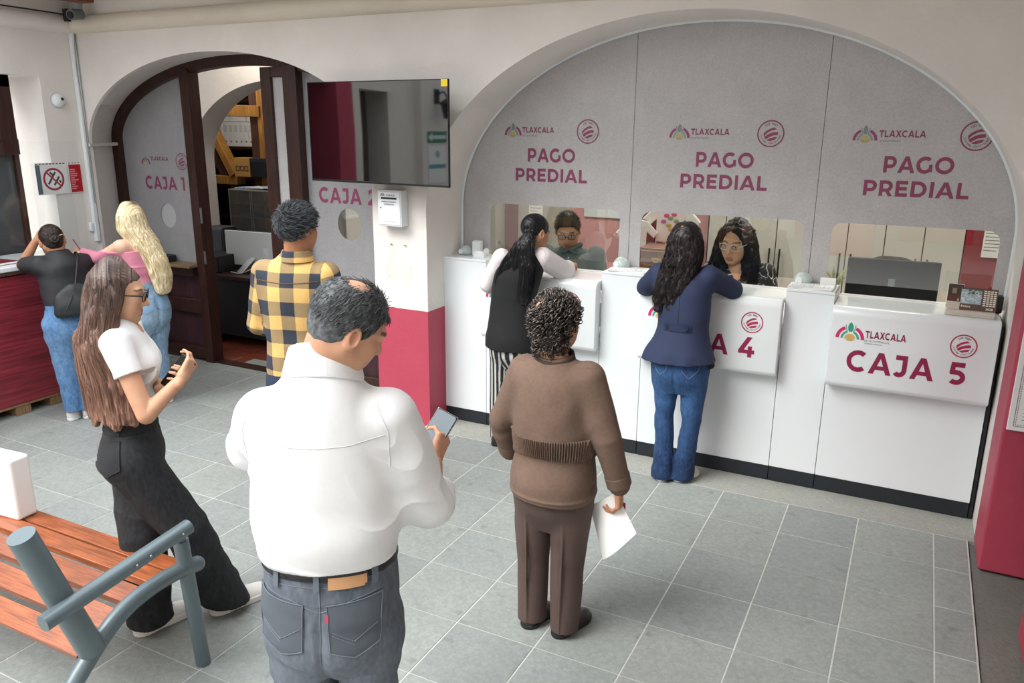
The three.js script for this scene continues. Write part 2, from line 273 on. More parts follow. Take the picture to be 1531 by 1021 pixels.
// opposite side of the courtyard: an arcade of white piers with red feet that the glass and the television mirror
{
  const g = structGroup('wall_courtyard'), m2 = M({ color: 0xcfc8bf, map: rep(T.plasterColor, 0.5), roughness: 0.85 });
  const s = new THREE.Shape(); s.moveTo(-7.1, 0.9); s.lineTo(-7.1, 4.6); s.lineTo(6.0, 4.6); s.lineTo(6.0, 0.9);
  const bays = [4.0, 0.6, -2.8, -6.0]; for (const c of bays) { const a = c === -6.0 ? 0.6 : 1.25; s.lineTo(c + a, 0.9); s.lineTo(c + a, 1.9); s.absellipse(c, 1.9, a, 1.0, 0, Math.PI, false); s.lineTo(c - a, 0.9); } s.closePath();
  const e = extrude(s, 0.5, 0, 24); e.translate(0, 0, 9.6); struct('plaster', toCreasedNormals(e, 0.6), m2, g);
  struct('red_dado', [bx(5.25, 0, 9.6, 6, 0.9, 10.1), bx(1.85, 0, 9.6, 2.75, 0.9, 10.1), bx(-1.55, 0, 9.6, -0.65, 0.9, 10.1), bx(-5.4, 0, 9.6, -4.05, 0.9, 10.1), bx(-7.1, 0, 9.6, -6.6, 0.9, 10.1)], mRed, g);
  struct('back_wall', [bx(-7.1, 0, 12.4, 6, 4.6, 12.6), bx(-7.1, 3.1, 10.1, 6, 3.3, 12.4)], M({ color: 0xa89c92, roughness: 0.85 }), g);
  struct('red_door', [bx(-0.3, 0, 12.3, 1.0, 2.3, 12.4, 0.01), bx(-3.4, 0, 12.3, -2.2, 2.3, 12.4, 0.01)], mRed, g);
  struct('side_wall', [bx(1.95, 0, 5.6, 2.15, 4.6, 9.6)], m2, g);
}
// ---------------------------------------------------------------- print: lettering and marks drawn with a geometric stroke alphabet
const ADV = { A: 1.06, C: 0.98, D: 1.02, E: 0.82, G: 1.06, I: 0.34, J: 0.7, L: 0.74, O: 1.16, P: 0.88, R: 0.9, T: 0.84, X: 0.98, ' ': 0.42, 1: 0.5, 2: 0.82, 4: 0.92, 5: 0.82 };
function glyph(g, ch, x, y, h, w = 0.215) { // baseline at y, cap height h, canvas pixels
  g.save(); g.translate(x, y); g.scale(h, -h); g.lineWidth = w; g.lineCap = 'butt'; g.lineJoin = 'miter'; g.miterLimit = 6;
  const k = w / 2, path = (f) => { g.beginPath(); f(); g.stroke(); }, fill = (pts) => { g.beginPath(); pts.forEach((p, i) => (i ? g.lineTo(...p) : g.moveTo(...p))); g.closePath(); g.fill(); };
  const st = () => fill([[0.06, 0], [0.06 + w, 0], [0.06 + w, 1], [0.06, 1]]), bar = (x0, x1, yc) => fill([[x0, yc - k], [x1, yc - k], [x1, yc + k], [x0, yc + k]]);
  switch (ch) {
    case 'A': fill([[0, 0], [0.41, 1], [0.64, 1], [1.05, 0], [0.81, 0], [0.525, 0.74], [0.24, 0]]); fill([[0.2, 0.2], [0.85, 0.2], [0.78, 0.2 + w * 0.85], [0.27, 0.2 + w * 0.85]]); break;
    case 'C': path(() => g.ellipse(0.53, 0.5, 0.53 - k, 0.5 - k + 0.01, 0, 0.87, 5.41)); break;
    case 'D': st(); path(() => { g.moveTo(0.2, 1 - k); g.lineTo(0.46, 1 - k); g.ellipse(0.46, 0.5, 0.5 - k, 0.5 - k, 0, Math.PI / 2, -Math.PI / 2, true); g.lineTo(0.2, k); }); break;
    case 'E': st(); bar(0.1, 0.76, k); bar(0.1, 0.7, 0.51); bar(0.1, 0.75, 1 - k); break;
    case 'G': path(() => g.ellipse(0.53, 0.5, 0.53 - k, 0.5 - k + 0.01, 0, 0.87, 5.75)); fill([[0.98, 0.1], [0.98, 0.53], [0.98 - w * 0.95, 0.53], [0.98 - w * 0.95, 0.12]]); break;
    case 'I': st(); break;
    case 'J': bar(0.08, 0.5, 1 - k); path(() => { g.moveTo(0.5, 1); g.lineTo(0.5, 0.36); g.ellipse(0.28, 0.34, 0.22, 0.24, 0, 0, -2.45, true); }); break;
    case 'L': st(); bar(0.1, 0.72, k); break;
    case 'O': path(() => g.ellipse(0.58, 0.5, 0.58 - k - 0.02, 0.5 - k + 0.01, 0, 0, 6.2832)); break;
    case 'P': case 'R': st(); path(() => { g.moveTo(0.2, 1 - k); g.lineTo(0.48, 1 - k); g.ellipse(0.48, 0.635, 0.25, 0.365 - k, 0, Math.PI / 2, -Math.PI / 2, true); g.lineTo(0.2, 0.27 + k); }); if (ch === 'R') fill([[0.42, 0.32], [0.64, 0.34], [0.87, 0], [0.62, 0]]); break;
    case 'T': bar(0, 0.84, 1 - k); fill([[0.42 - k, 0], [0.42 + k, 0], [0.42 + k, 1], [0.42 - k, 1]]); break;
    case 'X': fill([[0, 0], [0.26, 0], [0.94, 1], [0.68, 1]]); fill([[0.72, 0], [0.98, 0], [0.28, 1], [0.02, 1]]); break;
    case '1': fill([[0.2, 0], [0.2 + w, 0], [0.2 + w, 1], [0, 1], [0, 1 - w * 0.85], [0.2, 1 - w * 0.85]]); break;
    case '2': path(() => { g.moveTo(0.1, 0.8); g.ellipse(0.38, 0.68, 0.26, 0.22, 0, 2.6, 0, true); g.quadraticCurveTo(0.64, 0.5, 0.16, 0.12); }); bar(0.02, 0.76, k); break;
    case '4': fill([[0.44, 1], [0.7, 1], [0.3, 0.37], [0.86, 0.37], [0.86, 0.18], [0, 0.18], [0, 0.34]]); fill([[0.5, 0], [0.72, 0], [0.72, 0.55], [0.5, 0.55]]); break;
    case '5': bar(0.16, 0.72, 1 - k); fill([[0.14, 1], [0.35, 1], [0.3, 0.5], [0.09, 0.5]]); path(() => { g.moveTo(0.12, 0.55); g.lineTo(0.38, 0.55); g.ellipse(0.4, 0.325, 0.28, 0.225, 0, Math.PI / 2, -2.35, true); }); break;
  }
  g.restore(); return (ADV[ch] ?? 0.8) * h;
}
const wordWidth = (s, h, track = 0.06) => [...s].reduce((a, c) => a + ((ADV[c] ?? 0.8) + track) * h, -track * h);
function word(g, s, x, y, h, width) { // fitted to the width
  const w = wordWidth(s, h), k = width ? width / w : 1; g.save(); g.translate(x, y); g.scale(k, 1); let p = 0; for (const c of s) p += glyph(g, c, p, 0, h) + 0.06 * h; g.restore();
}
function badge(g, x, y, r, col, ink) { // round certification mark
  g.save(); g.translate(x, y); g.strokeStyle = col; g.fillStyle = col; g.lineWidth = r * 0.1; g.beginPath(); g.arc(0, 0, r * 0.95, 0, 6.2832); g.stroke();
  g.save(); g.beginPath(); g.arc(0, r * 0.02, r * 0.53, 0, 6.2832); g.clip();
  for (const [cy, w] of [[-0.02, 0.17], [0.36, 0.23], [0.72, 0.2]]) { g.lineWidth = r * w; g.beginPath(); g.ellipse(r * 0.35, r * (cy + 0.42), r * 1.0, r * 0.78, -0.3, Math.PI * 0.95, Math.PI * 1.75); g.stroke(); }
  g.restore(); g.fillStyle = ink; g.textAlign = 'center'; g.textBaseline = 'middle'; g.font = `bold ${r * 0.22}px sans-serif`;
  const ring = (s, a0, a1, flip) => [...s].forEach((c, i) => { const a = a0 + (a1 - a0) * i / (s.length - 1); g.save(); g.rotate(a); g.translate(0, flip ? r * 0.72 : -r * 0.72); g.fillText(c, 0, 0); g.restore(); });
  ring('ISO 9001', -0.62, 0.62, false); g.font = `bold ${r * 0.16}px sans-serif`; ring('SISTEMA CERTIFICADO', 1.35, -1.35, true); g.restore();
}
function emblem(g, x0, y0, w, h, pale) { // agave over three arcs, in the box x0..x0+w, base at y0
  const c = (a, b) => (pale ? b : a), cx = x0 + w / 2, by = y0;
  g.save(); const arc = (r, lw, col, a0, a1) => { g.strokeStyle = col; g.lineWidth = lw; g.beginPath(); g.arc(cx, by, r, a0, a1); g.stroke(); };
  const R = w * 0.45; arc(R, w * 0.12, c('#d6246e', '#97456b'), Math.PI, Math.PI * 1.36); arc(R, w * 0.12, c('#d6246e', '#97456b'), Math.PI * 1.64, Math.PI * 2);
  arc(R * 0.64, w * 0.08, c('#3fae8f', '#8a9c93'), Math.PI, Math.PI * 1.38); arc(R * 0.64, w * 0.08, c('#3fae8f', '#8a9c93'), Math.PI * 1.62, Math.PI * 2);
  g.fillStyle = c('#dcb45c', '#b9ab6f'); g.beginPath(); g.arc(cx, by, R * 0.42, Math.PI, 0); g.fill(); g.beginPath(); g.ellipse(cx, by + h * 0.05, R * 0.42, h * 0.03, 0, 0, 6.3); g.fill(); g.beginPath(); g.ellipse(cx, by + h * 0.12, R * 0.26, h * 0.03, 0, 0, 6.3); g.fill();
  g.fillStyle = c('#2fa287', '#7c8b86'); g.beginPath(); g.moveTo(cx, by - h); g.bezierCurveTo(cx + w * 0.14, by - h * 0.8, cx + w * 0.1, by - h * 0.55, cx + w * 0.05, by - h * 0.42); g.lineTo(cx - w * 0.05, by - h * 0.42); g.bezierCurveTo(cx - w * 0.1, by - h * 0.55, cx - w * 0.14, by - h * 0.8, cx, by - h); g.fill();
  g.strokeStyle = g.fillStyle; g.lineWidth = w * 0.025; for (const s of [-1, 1]) { g.beginPath(); g.moveTo(cx + s * w * 0.17, by - h * 0.84); g.quadraticCurveTo(cx + s * w * 0.17, by - h * 0.6, cx + s * w * 0.1, by - h * 0.45); g.stroke(); }
  g.restore();
}
// flat print in a rectangle x0..x1, y0..y1 (metres), drawn by f(g, X, Y, k) with X and Y turning metres into pixels
function print(parent, name, x0, y0, x1, y1, z, ppm, f, rough = 0.5) {
  const c = document.createElement('canvas'); c.width = Math.round((x1 - x0) * ppm); c.height = Math.round((y1 - y0) * ppm);
  const g = c.getContext('2d'); f(g, (x) => (x - x0) * ppm, (y) => (y1 - y) * ppm, ppm);
  const t = new THREE.CanvasTexture(c); t.colorSpace = THREE.SRGBColorSpace; t.magFilter = THREE.LinearFilter;
  const q = new THREE.PlaneGeometry(x1 - x0, y1 - y0); q.translate((x0 + x1) / 2, (y0 + y1) / 2, z);
  return obj(name, q, new THREE.MeshStandardMaterial({ map: t, transparent: true, roughness: rough }), parent);
}
const GUINDA = '#8f1a49', FADED = '#8d3f60';

// ---------------------------------------------------------------- cashier counter: tall pedestals and desks between them
function kick(t, x0, x1) { obj('kick_plate', [bx(x0, 0, -0.3, x1, 0.098, -0.006, 0.003)], mPlinth, t); }
function pedestal(x0, x1, label) {
  const t = thing('counter_pedestal', label, 'counter', [(x0 + x1) / 2, 0, 0]), w = (x1 - x0) / 2 - 0.0004;
  obj('cabinet', [bx(-w, 0.1, -0.265, w, 1.245, 0, 0.004)], mWhite, t); obj('top', [bx(-w, 1.245, -0.265, w, 1.262, 0.004, 0.004)], mWhiteGloss, t); kick(t, -w, w); return t;
}
function desk(x0, x1, label) {
  const t = thing('counter_desk', label, 'counter', [(x0 + x1) / 2, 0, 0]), w = (x1 - x0) / 2 - 0.0004;
  obj('cabinet', [bx(-w, 0.1, -0.3, w, 0.8, 0, 0.003)], mWhite, t); kick(t, -w, w);
  const s = new THREE.Shape(); // profile in z, y
  s.moveTo(-0.34, 1.165); s.lineTo(-0.34, 1.2); s.lineTo(0.035, 1.2); s.quadraticCurveTo(0.09, 1.2, 0.092, 1.145); s.lineTo(0.092, 0.76); s.quadraticCurveTo(0.092, 0.715, 0.05, 0.714); s.lineTo(0.0, 0.716); s.lineTo(0.0, 1.165); s.closePath();
  const e = new THREE.ExtrudeGeometry(s, { depth: 2 * w - 0.016, bevelEnabled: true, bevelSize: 0.008, bevelThickness: 0.008, bevelOffset: -0.008, bevelSegments: 3, curveSegments: 10 });
  e.rotateY(-Math.PI / 2); e.translate(w - 0.008, 0, 0); obj('drop_front', toCreasedNormals(metric(e), 0.5), mWhiteGloss, t);
  return t;
}
pedestal(-3.083, -2.722, 'white pedestal at the left end of the counter, against the red pier');
pedestal(-1.838, -1.542, 'white counter pedestal between the first and second cashier windows');
pedestal(-0.655, -0.377, 'white counter pedestal next to the desk lettered CAJA 5');
const deskPrint = (t, cx, s, off = 0) => print(t, 'lettering', -0.41 + off, 0.79, 0.41 + off, 1.14, 0.0935, 1300, (g, X, Y, k) => {
  const o = -cx - off * 0; emblem(g, X(-0.342 + o), Y(1.018), 0.152 * k, 0.098 * k, false);
  g.fillStyle = g.strokeStyle = GUINDA; word(g, 'TLAXCALA', X(-0.185 + o), Y(1.033), 0.042 * k, 0.212 * k);
  g.fillStyle = '#6d7478'; g.textBaseline = 'alphabetic'; g.font = `${0.016 * k}px sans-serif`; g.fillText('DE XICOHTÉNCATL', X(-0.188 + o), Y(1.011), 0.215 * k); g.font = `${0.009 * k}px sans-serif`; g.fillText('GOBIERNO MUNICIPAL', X(-0.185 + o), Y(0.997), 0.21 * k);
  badge(g, X(0.312 + o), Y(1.048), 0.066 * k, '#b51f57', '#5d6266');
  g.fillStyle = g.strokeStyle = GUINDA; word(g, `CAJA ${s}`, X(-0.268 + o), Y(0.826), 0.128 * k, 0.615 * k);
});
const desk3 = desk(-2.72, -1.84, 'white counter desk under the first cashier window, behind the woman in a black vest'); deskPrint(desk3, 0.05, '3');
const desk4 = desk(-1.54, -0.657, 'white counter desk lettered CAJA 4 where the woman in a blue blazer leans'); deskPrint(desk4, 0.035, '4');
const desk5 = desk(-0.375, 0.475, 'white counter desk lettered CAJA 5 at the right end of the row'); deskPrint(desk5, 0.05, '5');
tag(obj('dark_gap_strip', [bx(0.478, 0, -0.3, 0.497, 1.16, -0.01, 0.003)], mBlack), 'black strip standing for the shaded gap between the last counter desk and right jamb', 'dark gap strip');  // black colour stands in for the shade of the gap beside the jamb
// inner work surface for the cashiers
{ const t = thing('work_table', 'long pale work table on the cashiers\' side of the glass', 'table', [-1.3, 0, -0.72]); obj('tabletop', [bx(-1.75, 0.93, -0.36, 1.75, 0.96, 0.36, 0.006)], mWhite, t); obj('modesty_panel', [bx(-1.74, 0.3, 0.3, 1.74, 0.93, 0.32)], mWhite, t); for (const [x, z] of [[-1.7, -0.3], [1.7, -0.3], [-1.7, 0.28], [1.7, 0.28]]) obj('leg', [bx(x - 0.02, 0, z - 0.02, x + 0.02, 0.93, z + 0.02, 0.003)], mSteel, t); }

// ---------------------------------------------------------------- glazing of the right arch: three filmed panes, each with a service window
const archY = (A, x) => A.spring + A.b * Math.sqrt(Math.max(0, 1 - ((x - A.cx) / A.a) ** 2));
const ZG = -0.28;
function screen(x0, x1, wx0, wx1, label, cx, tcx) {
  const t = thing('glass_screen', label, 'glass screen', [0, 0, 0]);
  const top = (inset) => { const p = []; for (let i = 0; i <= 40; i++) { const x = x1 + (x0 - x1) * i / 40; p.push([x, Math.max(1.2, archY(archB, x) - inset)]); } return p; };
  const s = poly([[x0, 1.2], [x1, 1.2], ...top(0.004)]); s.holes.push(rrect(wx0, 1.202, wx1, 1.642, 0.065, THREE.Path));
  // square lower corners of the service opening
  const e = extrude(s, 0.008, 0, 16); e.translate(0, 0, ZG - 0.004); obj('film', e, mFilm, t);
  const p = rrect(wx0 - 0.01, 1.275, wx1 + 0.01, 1.65, 0.06); const gp = new THREE.ShapeGeometry(p, 8); gp.translate(0, 0, ZG - 0.006); obj('pane', metric(gp), mGlass, t); if (x1 < 0.4) obj('added_gap_blocker', [bx(x1 - 0.006, 1.2, ZG - 0.012, x1 + 0.011, archY(archB, x1) - 0.01, ZG - 0.0045)], mBlack, t);  // black strip added behind the joint to keep interior light out of it
  print(t, 'lettering', cx - 0.42, 1.78, cx + 0.42, 2.27, ZG + 0.0052, 900, (g, X, Y, k) => {
    emblem(g, X(cx - 0.365), Y(2.128), 0.132 * k, 0.086 * k, true);
    g.fillStyle = g.strokeStyle = FADED; word(g, 'TLAXCALA', X(cx - 0.225), Y(2.148), 0.038 * k, 0.245 * k);
    g.fillStyle = '#a8a3a5'; g.font = `${0.014 * k}px sans-serif`; g.fillText('DE XICOHTÉNCATL', X(cx - 0.222), Y(2.122), 0.24 * k);
    badge(g, X(cx + 0.272), Y(2.16), 0.081 * k, '#93405f', '#7d7c7c');
    g.fillStyle = g.strokeStyle = FADED; word(g, 'PAGO', X(cx - 0.185), Y(1.948), 0.094 * k, 0.37 * k); word(g, 'PREDIAL', X(cx - 0.28), Y(1.812), 0.09 * k, 0.558 * k);
  });
  return t;
}
screen(-3.07, -1.7555, -2.84, -1.825, 'grey filmed glass screen lettered PAGO PREDIAL, first from the red pier', -2.353);
screen(-1.7525, -0.5705, -1.672, -0.622, 'grey filmed glass screen lettered PAGO PREDIAL in the middle of the arch', -1.145);
screen(-0.5675, 0.496, -0.462, 0.43, 'grey filmed glass screen lettered PAGO PREDIAL beside the right jamb', -0.037);

// ---------------------------------------------------------------- left arch: wooden door frame, filmed lights, half panels
{
  const t = structGroup('door_1'), A = archBack, z0 = -0.33, z1 = -0.22;
  const ring = archPath(THREE.Shape, A, 0); ring.holes.push((() => { const q = new THREE.Path(), a = A.a - 0.085, b = A.b - 0.085; q.moveTo(A.cx - a, 0.01); q.lineTo(A.cx - a, A.spring); q.absellipse(A.cx, A.spring, a, b, Math.PI, 0, true); q.lineTo(A.cx + a, 0.01); q.closePath(); return q; })());
  const e = extrude(ring, z1 - z0, 0, 48); e.translate(0, 0, z0); struct('arched_frame', toCreasedNormals(e, 0.5), mDarkWood, t);
  const post = (x0, x1, za = z0 + 0.01, zb = z1 + 0.02) => { const h0 = archY({ ...A, a: A.a - 0.05, b: A.b - 0.05 }, x0), h1 = archY({ ...A, a: A.a - 0.05, b: A.b - 0.05 }, x1); const g = extrude(poly([[x0, 0], [x1, 0], [x1, h1], [x0, h0]]), zb - za, 0.004); g.translate(0, 0, za); return g; };
  struct('post', [post(-5.87, -5.77)], mDarkWood, t);
  struct('post', [post(-4.7, -4.56)], mDarkWood, t);
  // filmed light lettered CAJA 1, with a round speaking hole
  const light = (x0, x1, y0, hx, hy, hr, name) => {
    const p = []; for (let i = 0; i <= 24; i++) { const x = x1 + (x0 - x1) * i / 24; p.push([x, archY({ ...A, a: A.a - 0.06, b: A.b - 0.06 }, x)]); }
    const s = poly([[x0, y0], [x1, y0], ...p]); const h = new THREE.Path(); h.absellipse(hx, hy, hr, hr * 1.12, 0, 6.2832, true); s.holes.push(h);
    const g = extrude(s, 0.006, 0, 24); g.translate(0, 0, -0.283); struct(name, g, mFilmGrey, t);
  };
  light(-6.78, -5.86, 0.93, -6.27, 1.355, 0.1, 'film'); light(-4.57, -3.55, 0.93, -4.152, 1.4, 0.118, 'film');
  const disc = new THREE.CircleGeometry(0.108, 32); disc.scale(1, 1.12, 1); disc.translate(-6.27, 1.355, -0.287); struct('film_disc', disc, M({ color: 0xbfc1c2, roughness: 0.25 }), t);
  const d2 = new THREE.CircleGeometry(0.125, 32); d2.scale(1, 1.12, 1); d2.translate(-4.152, 1.4, -0.286); struct('pane', d2, mGlass, t);
  print(t, 'lettering', -6.58, 1.55, -5.9, 1.97, -0.2755, 900, (g, X, Y, k) => { emblem(g, X(-6.555), Y(1.822), 0.115 * k, 0.075 * k, true); g.fillStyle = g.strokeStyle = '#7c4059'; word(g, 'TLAXCALA', X(-6.43), Y(1.858), 0.033 * k, 0.235 * k); badge(g, X(-6.025), Y(1.855), 0.075 * k, '#93405f', '#7d7c7c'); g.fillStyle = g.strokeStyle = FADED; word(g, 'CAJA 1', X(-6.53), Y(1.596), 0.118 * k, 0.525 * k); });
  print(t, 'lettering', -4.47, 1.52, -3.7, 1.76, -0.2755, 900, (g, X, Y, k) => { g.fillStyle = g.strokeStyle = FADED; word(g, 'CAJA 2', X(-4.452), Y(1.568), 0.125 * k, 0.585 * k); });
  for (const [x0, x1] of [[-6.78, -5.86], [-4.57, -3.55]]) {
    struct('panel', [bx(x0, 0.08, -0.29, x1, 0.92, -0.262)], mDarkWood2, t);
    struct('rail', [bx(x0, 0.02, z0 + 0.02, x1, 0.13, z1, 0.008)], mDarkWood, t); struct('rail', [bx(x0, 0.46, z0 + 0.02, x1, 0.6, z1 + 0.005, 0.012)], mDarkWood, t); struct('rail', [bx(x0, 0.84, z0 + 0.02, x1, 0.93, z1, 0.008)], mDarkWood, t);
  }
  // open leaf folded back against the right post
  struct('leaf', [bx(-4.95, 0.02, -0.27, -4.84, 2.64, -0.21, 0.006), bx(-4.95, 2.56, -0.27, -4.7, 2.64, -0.215, 0.006), bx(-4.84, 0.02, -0.27, -4.7, 0.5, -0.22, 0.006)], mDarkWood, t);
  struct('leaf_film', [bx(-4.84, 0.5, -0.25, -4.7, 2.56, -0.24)], mFilm, t);
  struct('hinge', [bx(-5.762, 1.32, -0.2, -5.74, 1.46, -0.19, 0.003), bx(-5.762, 0.95, -0.2, -5.74, 1.07, -0.19, 0.003)], mSteel, t);
}
{ const t = thing('ledge', 'light wooden ledge on the door panel under the CAJA 1 film', 'shelf', [-6.2, 0.925, -0.19]); obj('board', [bx(-0.3, -0.012, -0.08, 0.34, 0.012, 0.1, 0.005)], M({ color: 0xa68a68, map: rep(T.grain, 4, 0.7), roughness: 0.5 }), t); obj('bracket', [bx(-0.26, -0.1, -0.07, 0.3, -0.012, 0.02, 0.004)], mDarkWood, t); }
tag(obj('document_tray', [bx(-6.42, 0.938, -0.24, -6.17, 1.0, -0.14, 0.012)], mBlack), 'black slotted tray on the wooden ledge under CAJA 1', 'tray');
// ---------------------------------------------------------------- television on the pier
{
  const t = thing('television', 'large black flat television mounted above the suggestion box', 'television', [-3.318, 2.14, 0.45], -0.06);
  t.rotation.order = 'YXZ'; t.rotation.x = 0.0;
  obj('housing', [bx(-0.597, -0.336, -0.012, 0.597, 0.336, 0.0, 0.004), bx(-0.4, -0.3, -0.05, 0.4, 0.1, -0.01, 0.015)], mBlack, t);
  obj('bezel', [bx(-0.597, -0.336, 0.0, 0.597, -0.322, 0.008, 0.002), bx(-0.597, 0.33, 0.0, 0.597, 0.336, 0.008, 0.002), bx(-0.597, -0.336, 0, -0.591, 0.336, 0.008, 0.002), bx(0.591, -0.336, 0, 0.597, 0.336, 0.008, 0.002)], M({ color: 0x202224, roughness: 0.3, metalness: 0.4 }), t);
  const g = new THREE.PlaneGeometry(1.184, 0.652, 48, 2), p = g.attributes.position; // the panel bulges slightly in waves
  for (let i = 0; i < p.count; i++) p.setZ(i, 0.003 + 0.0011 * Math.sin(p.getY(i) * 11 + 0.6) * Math.sin((p.getX(i)) * 3.0));
  g.computeVertexNormals(); g.translate(0, 0.004, 0.002); obj('screen', g, M({ color: 0x050607, roughness: 0.03, ior: 2.1, specularIntensity: 1 }), t);
  obj('sticker', [bx(0.545, 0.29, 0.0085, 0.594, 0.334, 0.0095)], M({ color: 0xe8c81e, roughness: 0.5 }), t);
  obj('bracket', [bx(-0.1, -0.1, -0.21, 0.1, 0.1, -0.045, 0.01)], mBlack, t);
}
// ---------------------------------------------------------------- things on the pier
{
  const t = thing('suggestion_box', 'white metal box with a slot and printed lines on the pier', 'suggestion box', [-3.325, 1.5, ZF]);
  obj('case', [bx(-0.1, 0, 0, 0.1, 0.255, 0.085, 0.006)], mWhite, t); obj('door', [bx(-0.092, 0.012, 0.085, 0.092, 0.243, 0.09, 0.003)], mWhiteGloss, t);
  obj('slot', [bx(-0.066, 0.19, 0.0895, 0.066, 0.203, 0.0915)], mBlack, t); obj('lock', [rod([-0.07, 0.13, 0.089], [-0.07, 0.13, 0.094], 0.006)], mSteel, t);
  print(t, 'lettering', -0.09, 0.02, 0.09, 0.24, 0.0912, 1800, (g, X, Y, k) => { emblem(g, X(-0.07), Y(0.212), 0.035 * k, 0.022 * k, true); g.fillStyle = '#5a5f63'; g.font = `bold ${0.015 * k}px sans-serif`; g.fillText('TLAXCALA', X(-0.022), Y(0.213), 0.09 * k); g.font = `bold ${0.013 * k}px sans-serif`; g.textAlign = 'center'; g.fillText('BUZÓN DE QUEJAS Y', X(0), Y(0.168), 0.15 * k); g.fillText('SUGERENCIAS', X(0), Y(0.15), 0.11 * k); g.font = `${0.008 * k}px sans-serif`; g.fillText('H. AYUNTAMIENTO MUNICIPAL', X(0), Y(0.03), 0.14 * k); });
}
{
  const t = thing('brochure_holder', 'empty clear acrylic leaflet holder screwed below the white box', 'leaflet holder', [-3.32, 1.12, ZF + 0.003]);
  const m = M({ color: 0xfdfefe, roughness: 0.0, transmission: 1, thickness: 0, ior: 1.22 });
  obj('back_plate', [bx(-0.1, 0, 0, 0.11, 0.265, 0.004, 0.002)], m, t); obj('pocket', [bx(-0.125, 0.02, 0.045, 0.1, 0.12, 0.048, 0.001), bx(-0.125, 0.02, 0.0, -0.122, 0.12, 0.046), bx(0.1, 0.02, 0.0, 0.103, 0.12, 0.046), bx(-0.125, 0.012, 0.0, 0.103, 0.018, 0.048)], m, t);
  for (const x of [-0.055, 0.065]) obj('screw', [rod([x, 0.24, 0.003], [x, 0.24, 0.008], 0.006)], mSteel, t);
}
// framed notice on the right pier
{
  const t = thing('notice_board', 'white framed notice with small print on the red right pier', 'notice', [0.515, 0.78, 0.603]);
  obj('board', [bx(0, 0, 0, 0.42, 0.62, 0.012, 0.003)], mPaper, t);
  print(t, 'print', 0.002, 0.002, 0.418, 0.618, 0.0126, 1400, (g, X, Y, k) => { g.strokeStyle = '#8d7480'; g.lineWidth = 0.003 * k; g.strokeRect(X(0.025), Y(0.595), 0.37 * k, 0.57 * k); g.setLineDash([0.008 * k, 0.004 * k]); g.strokeRect(X(0.033), Y(0.587), 0.354 * k, 0.554 * k); g.setLineDash([]); g.strokeStyle = '#9a9a9e'; g.lineWidth = 0.0025 * k; for (let y = 0.06; y < 0.56; y += 0.018) { g.setLineDash([0.01 * k, 0.003 * k, 0.02 * k, 0.004 * k]); g.beginPath(); g.moveTo(X(0.055), Y(y)); g.lineTo(X(0.36), Y(y)); g.stroke(); } });
}
// ---------------------------------------------------------------- small things on the counter
function wad(x, z, label) { const t = thing('tape_dispenser', label, 'dispenser', [x, 1.262, z]); const g = new THREE.LatheGeometry([[0, 0], [0.052, 0], [0.056, 0.02], [0.05, 0.045], [0.034, 0.066], [0.012, 0.074], [0, 0.075]].map((p) => new THREE.Vector2(...p)), 24); obj('body', g, M({ color: 0xdfeae8, roughness: 0.25, transmission: 0.35, thickness: 0 }), t); obj('core', [rod([-0.02, 0.03, 0.045], [-0.02, 0.03, 0.058], 0.02)], mWhite, t); return t; }
wad(-1.77, -0.19, 'pale translucent domed dispenser on the pedestal left of the blue blazer'); wad(-0.585, -0.19, 'pale translucent domed dispenser on the pedestal beside CAJA 5'); 
{ const t = wad(-2.985, -0.17, 'pale translucent domed dispenser on the leftmost pedestal'); t.scale.setScalar(0.9); }
function leaflets(x, z, turn, n, label, w = 0.2, d = 0.13) {
  const t = thing('leaflet_stack', label, 'leaflets', [x, 1.2625, z], turn);
  for (let i = 0; i < n; i++) { const g = bx(-w / 2, i * 0.004, -d / 2, w / 2, i * 0.004 + 0.0035, d / 2); g.rotateY(rr(-0.08, 0.08)); obj('leaflet', g, mPaper, t); }
  const q = new THREE.PlaneGeometry(w * 0.96, d * 0.94); q.rotateX(-Math.PI / 2); q.translate(0, n * 0.004 + 0.0006, 0);
  const c = document.createElement('canvas'); c.width = 200; c.height = 130; const g = c.getContext('2d'); g.fillStyle = '#f0f1f3'; g.fillRect(0, 0, 200, 130); g.fillStyle = '#6f7480'; for (let i = 0; i < 14; i++) for (let j = 0; j < 8; j++) if (rnd() < 0.6) g.fillRect(8 + i * 13.5, 8 + j * 15, rr(4, 11), rr(3, 8)); 
  const tx = new THREE.CanvasTexture(c); tx.colorSpace = THREE.SRGBColorSpace; obj('print', q, M({ map: tx, roughness: 0.6 }), t); return t;
}
leaflets(-1.68, -0.075, 0.05, 3, 'printed leaflets lying on the pedestal left of the blue blazer', 0.26); leaflets(-0.52, -0.07, -0.03, 4, 'printed leaflets lying on the pedestal beside CAJA 5', 0.25);
{ const t = thing('carton', 'small upright white carton on the leftmost pedestal', 'box', [-2.9, 1.262, -0.19], 0.2); obj('box', [bx(-0.032, 0, -0.03, 0.032, 0.1, 0.03, 0.004)], mWhite, t); obj('flap', [bx(-0.031, 0.1, -0.03, 0.031, 0.103, 0.026)], mPaper, t); }
{ const t = thing('bottle', 'small white pump bottle beside the carton on the leftmost pedestal', 'bottle', [-2.82, 1.262, -0.18]); obj('body', new THREE.LatheGeometry([[0, 0], [0.022, 0], [0.022, 0.045], [0.01, 0.055], [0.009, 0.062], [0, 0.062]].map((p) => new THREE.Vector2(...p)), 20), mWhite, t); obj('cap', [rod([0, 0.06, 0], [0, 0.085, 0], 0.011)], mGrey, t); }
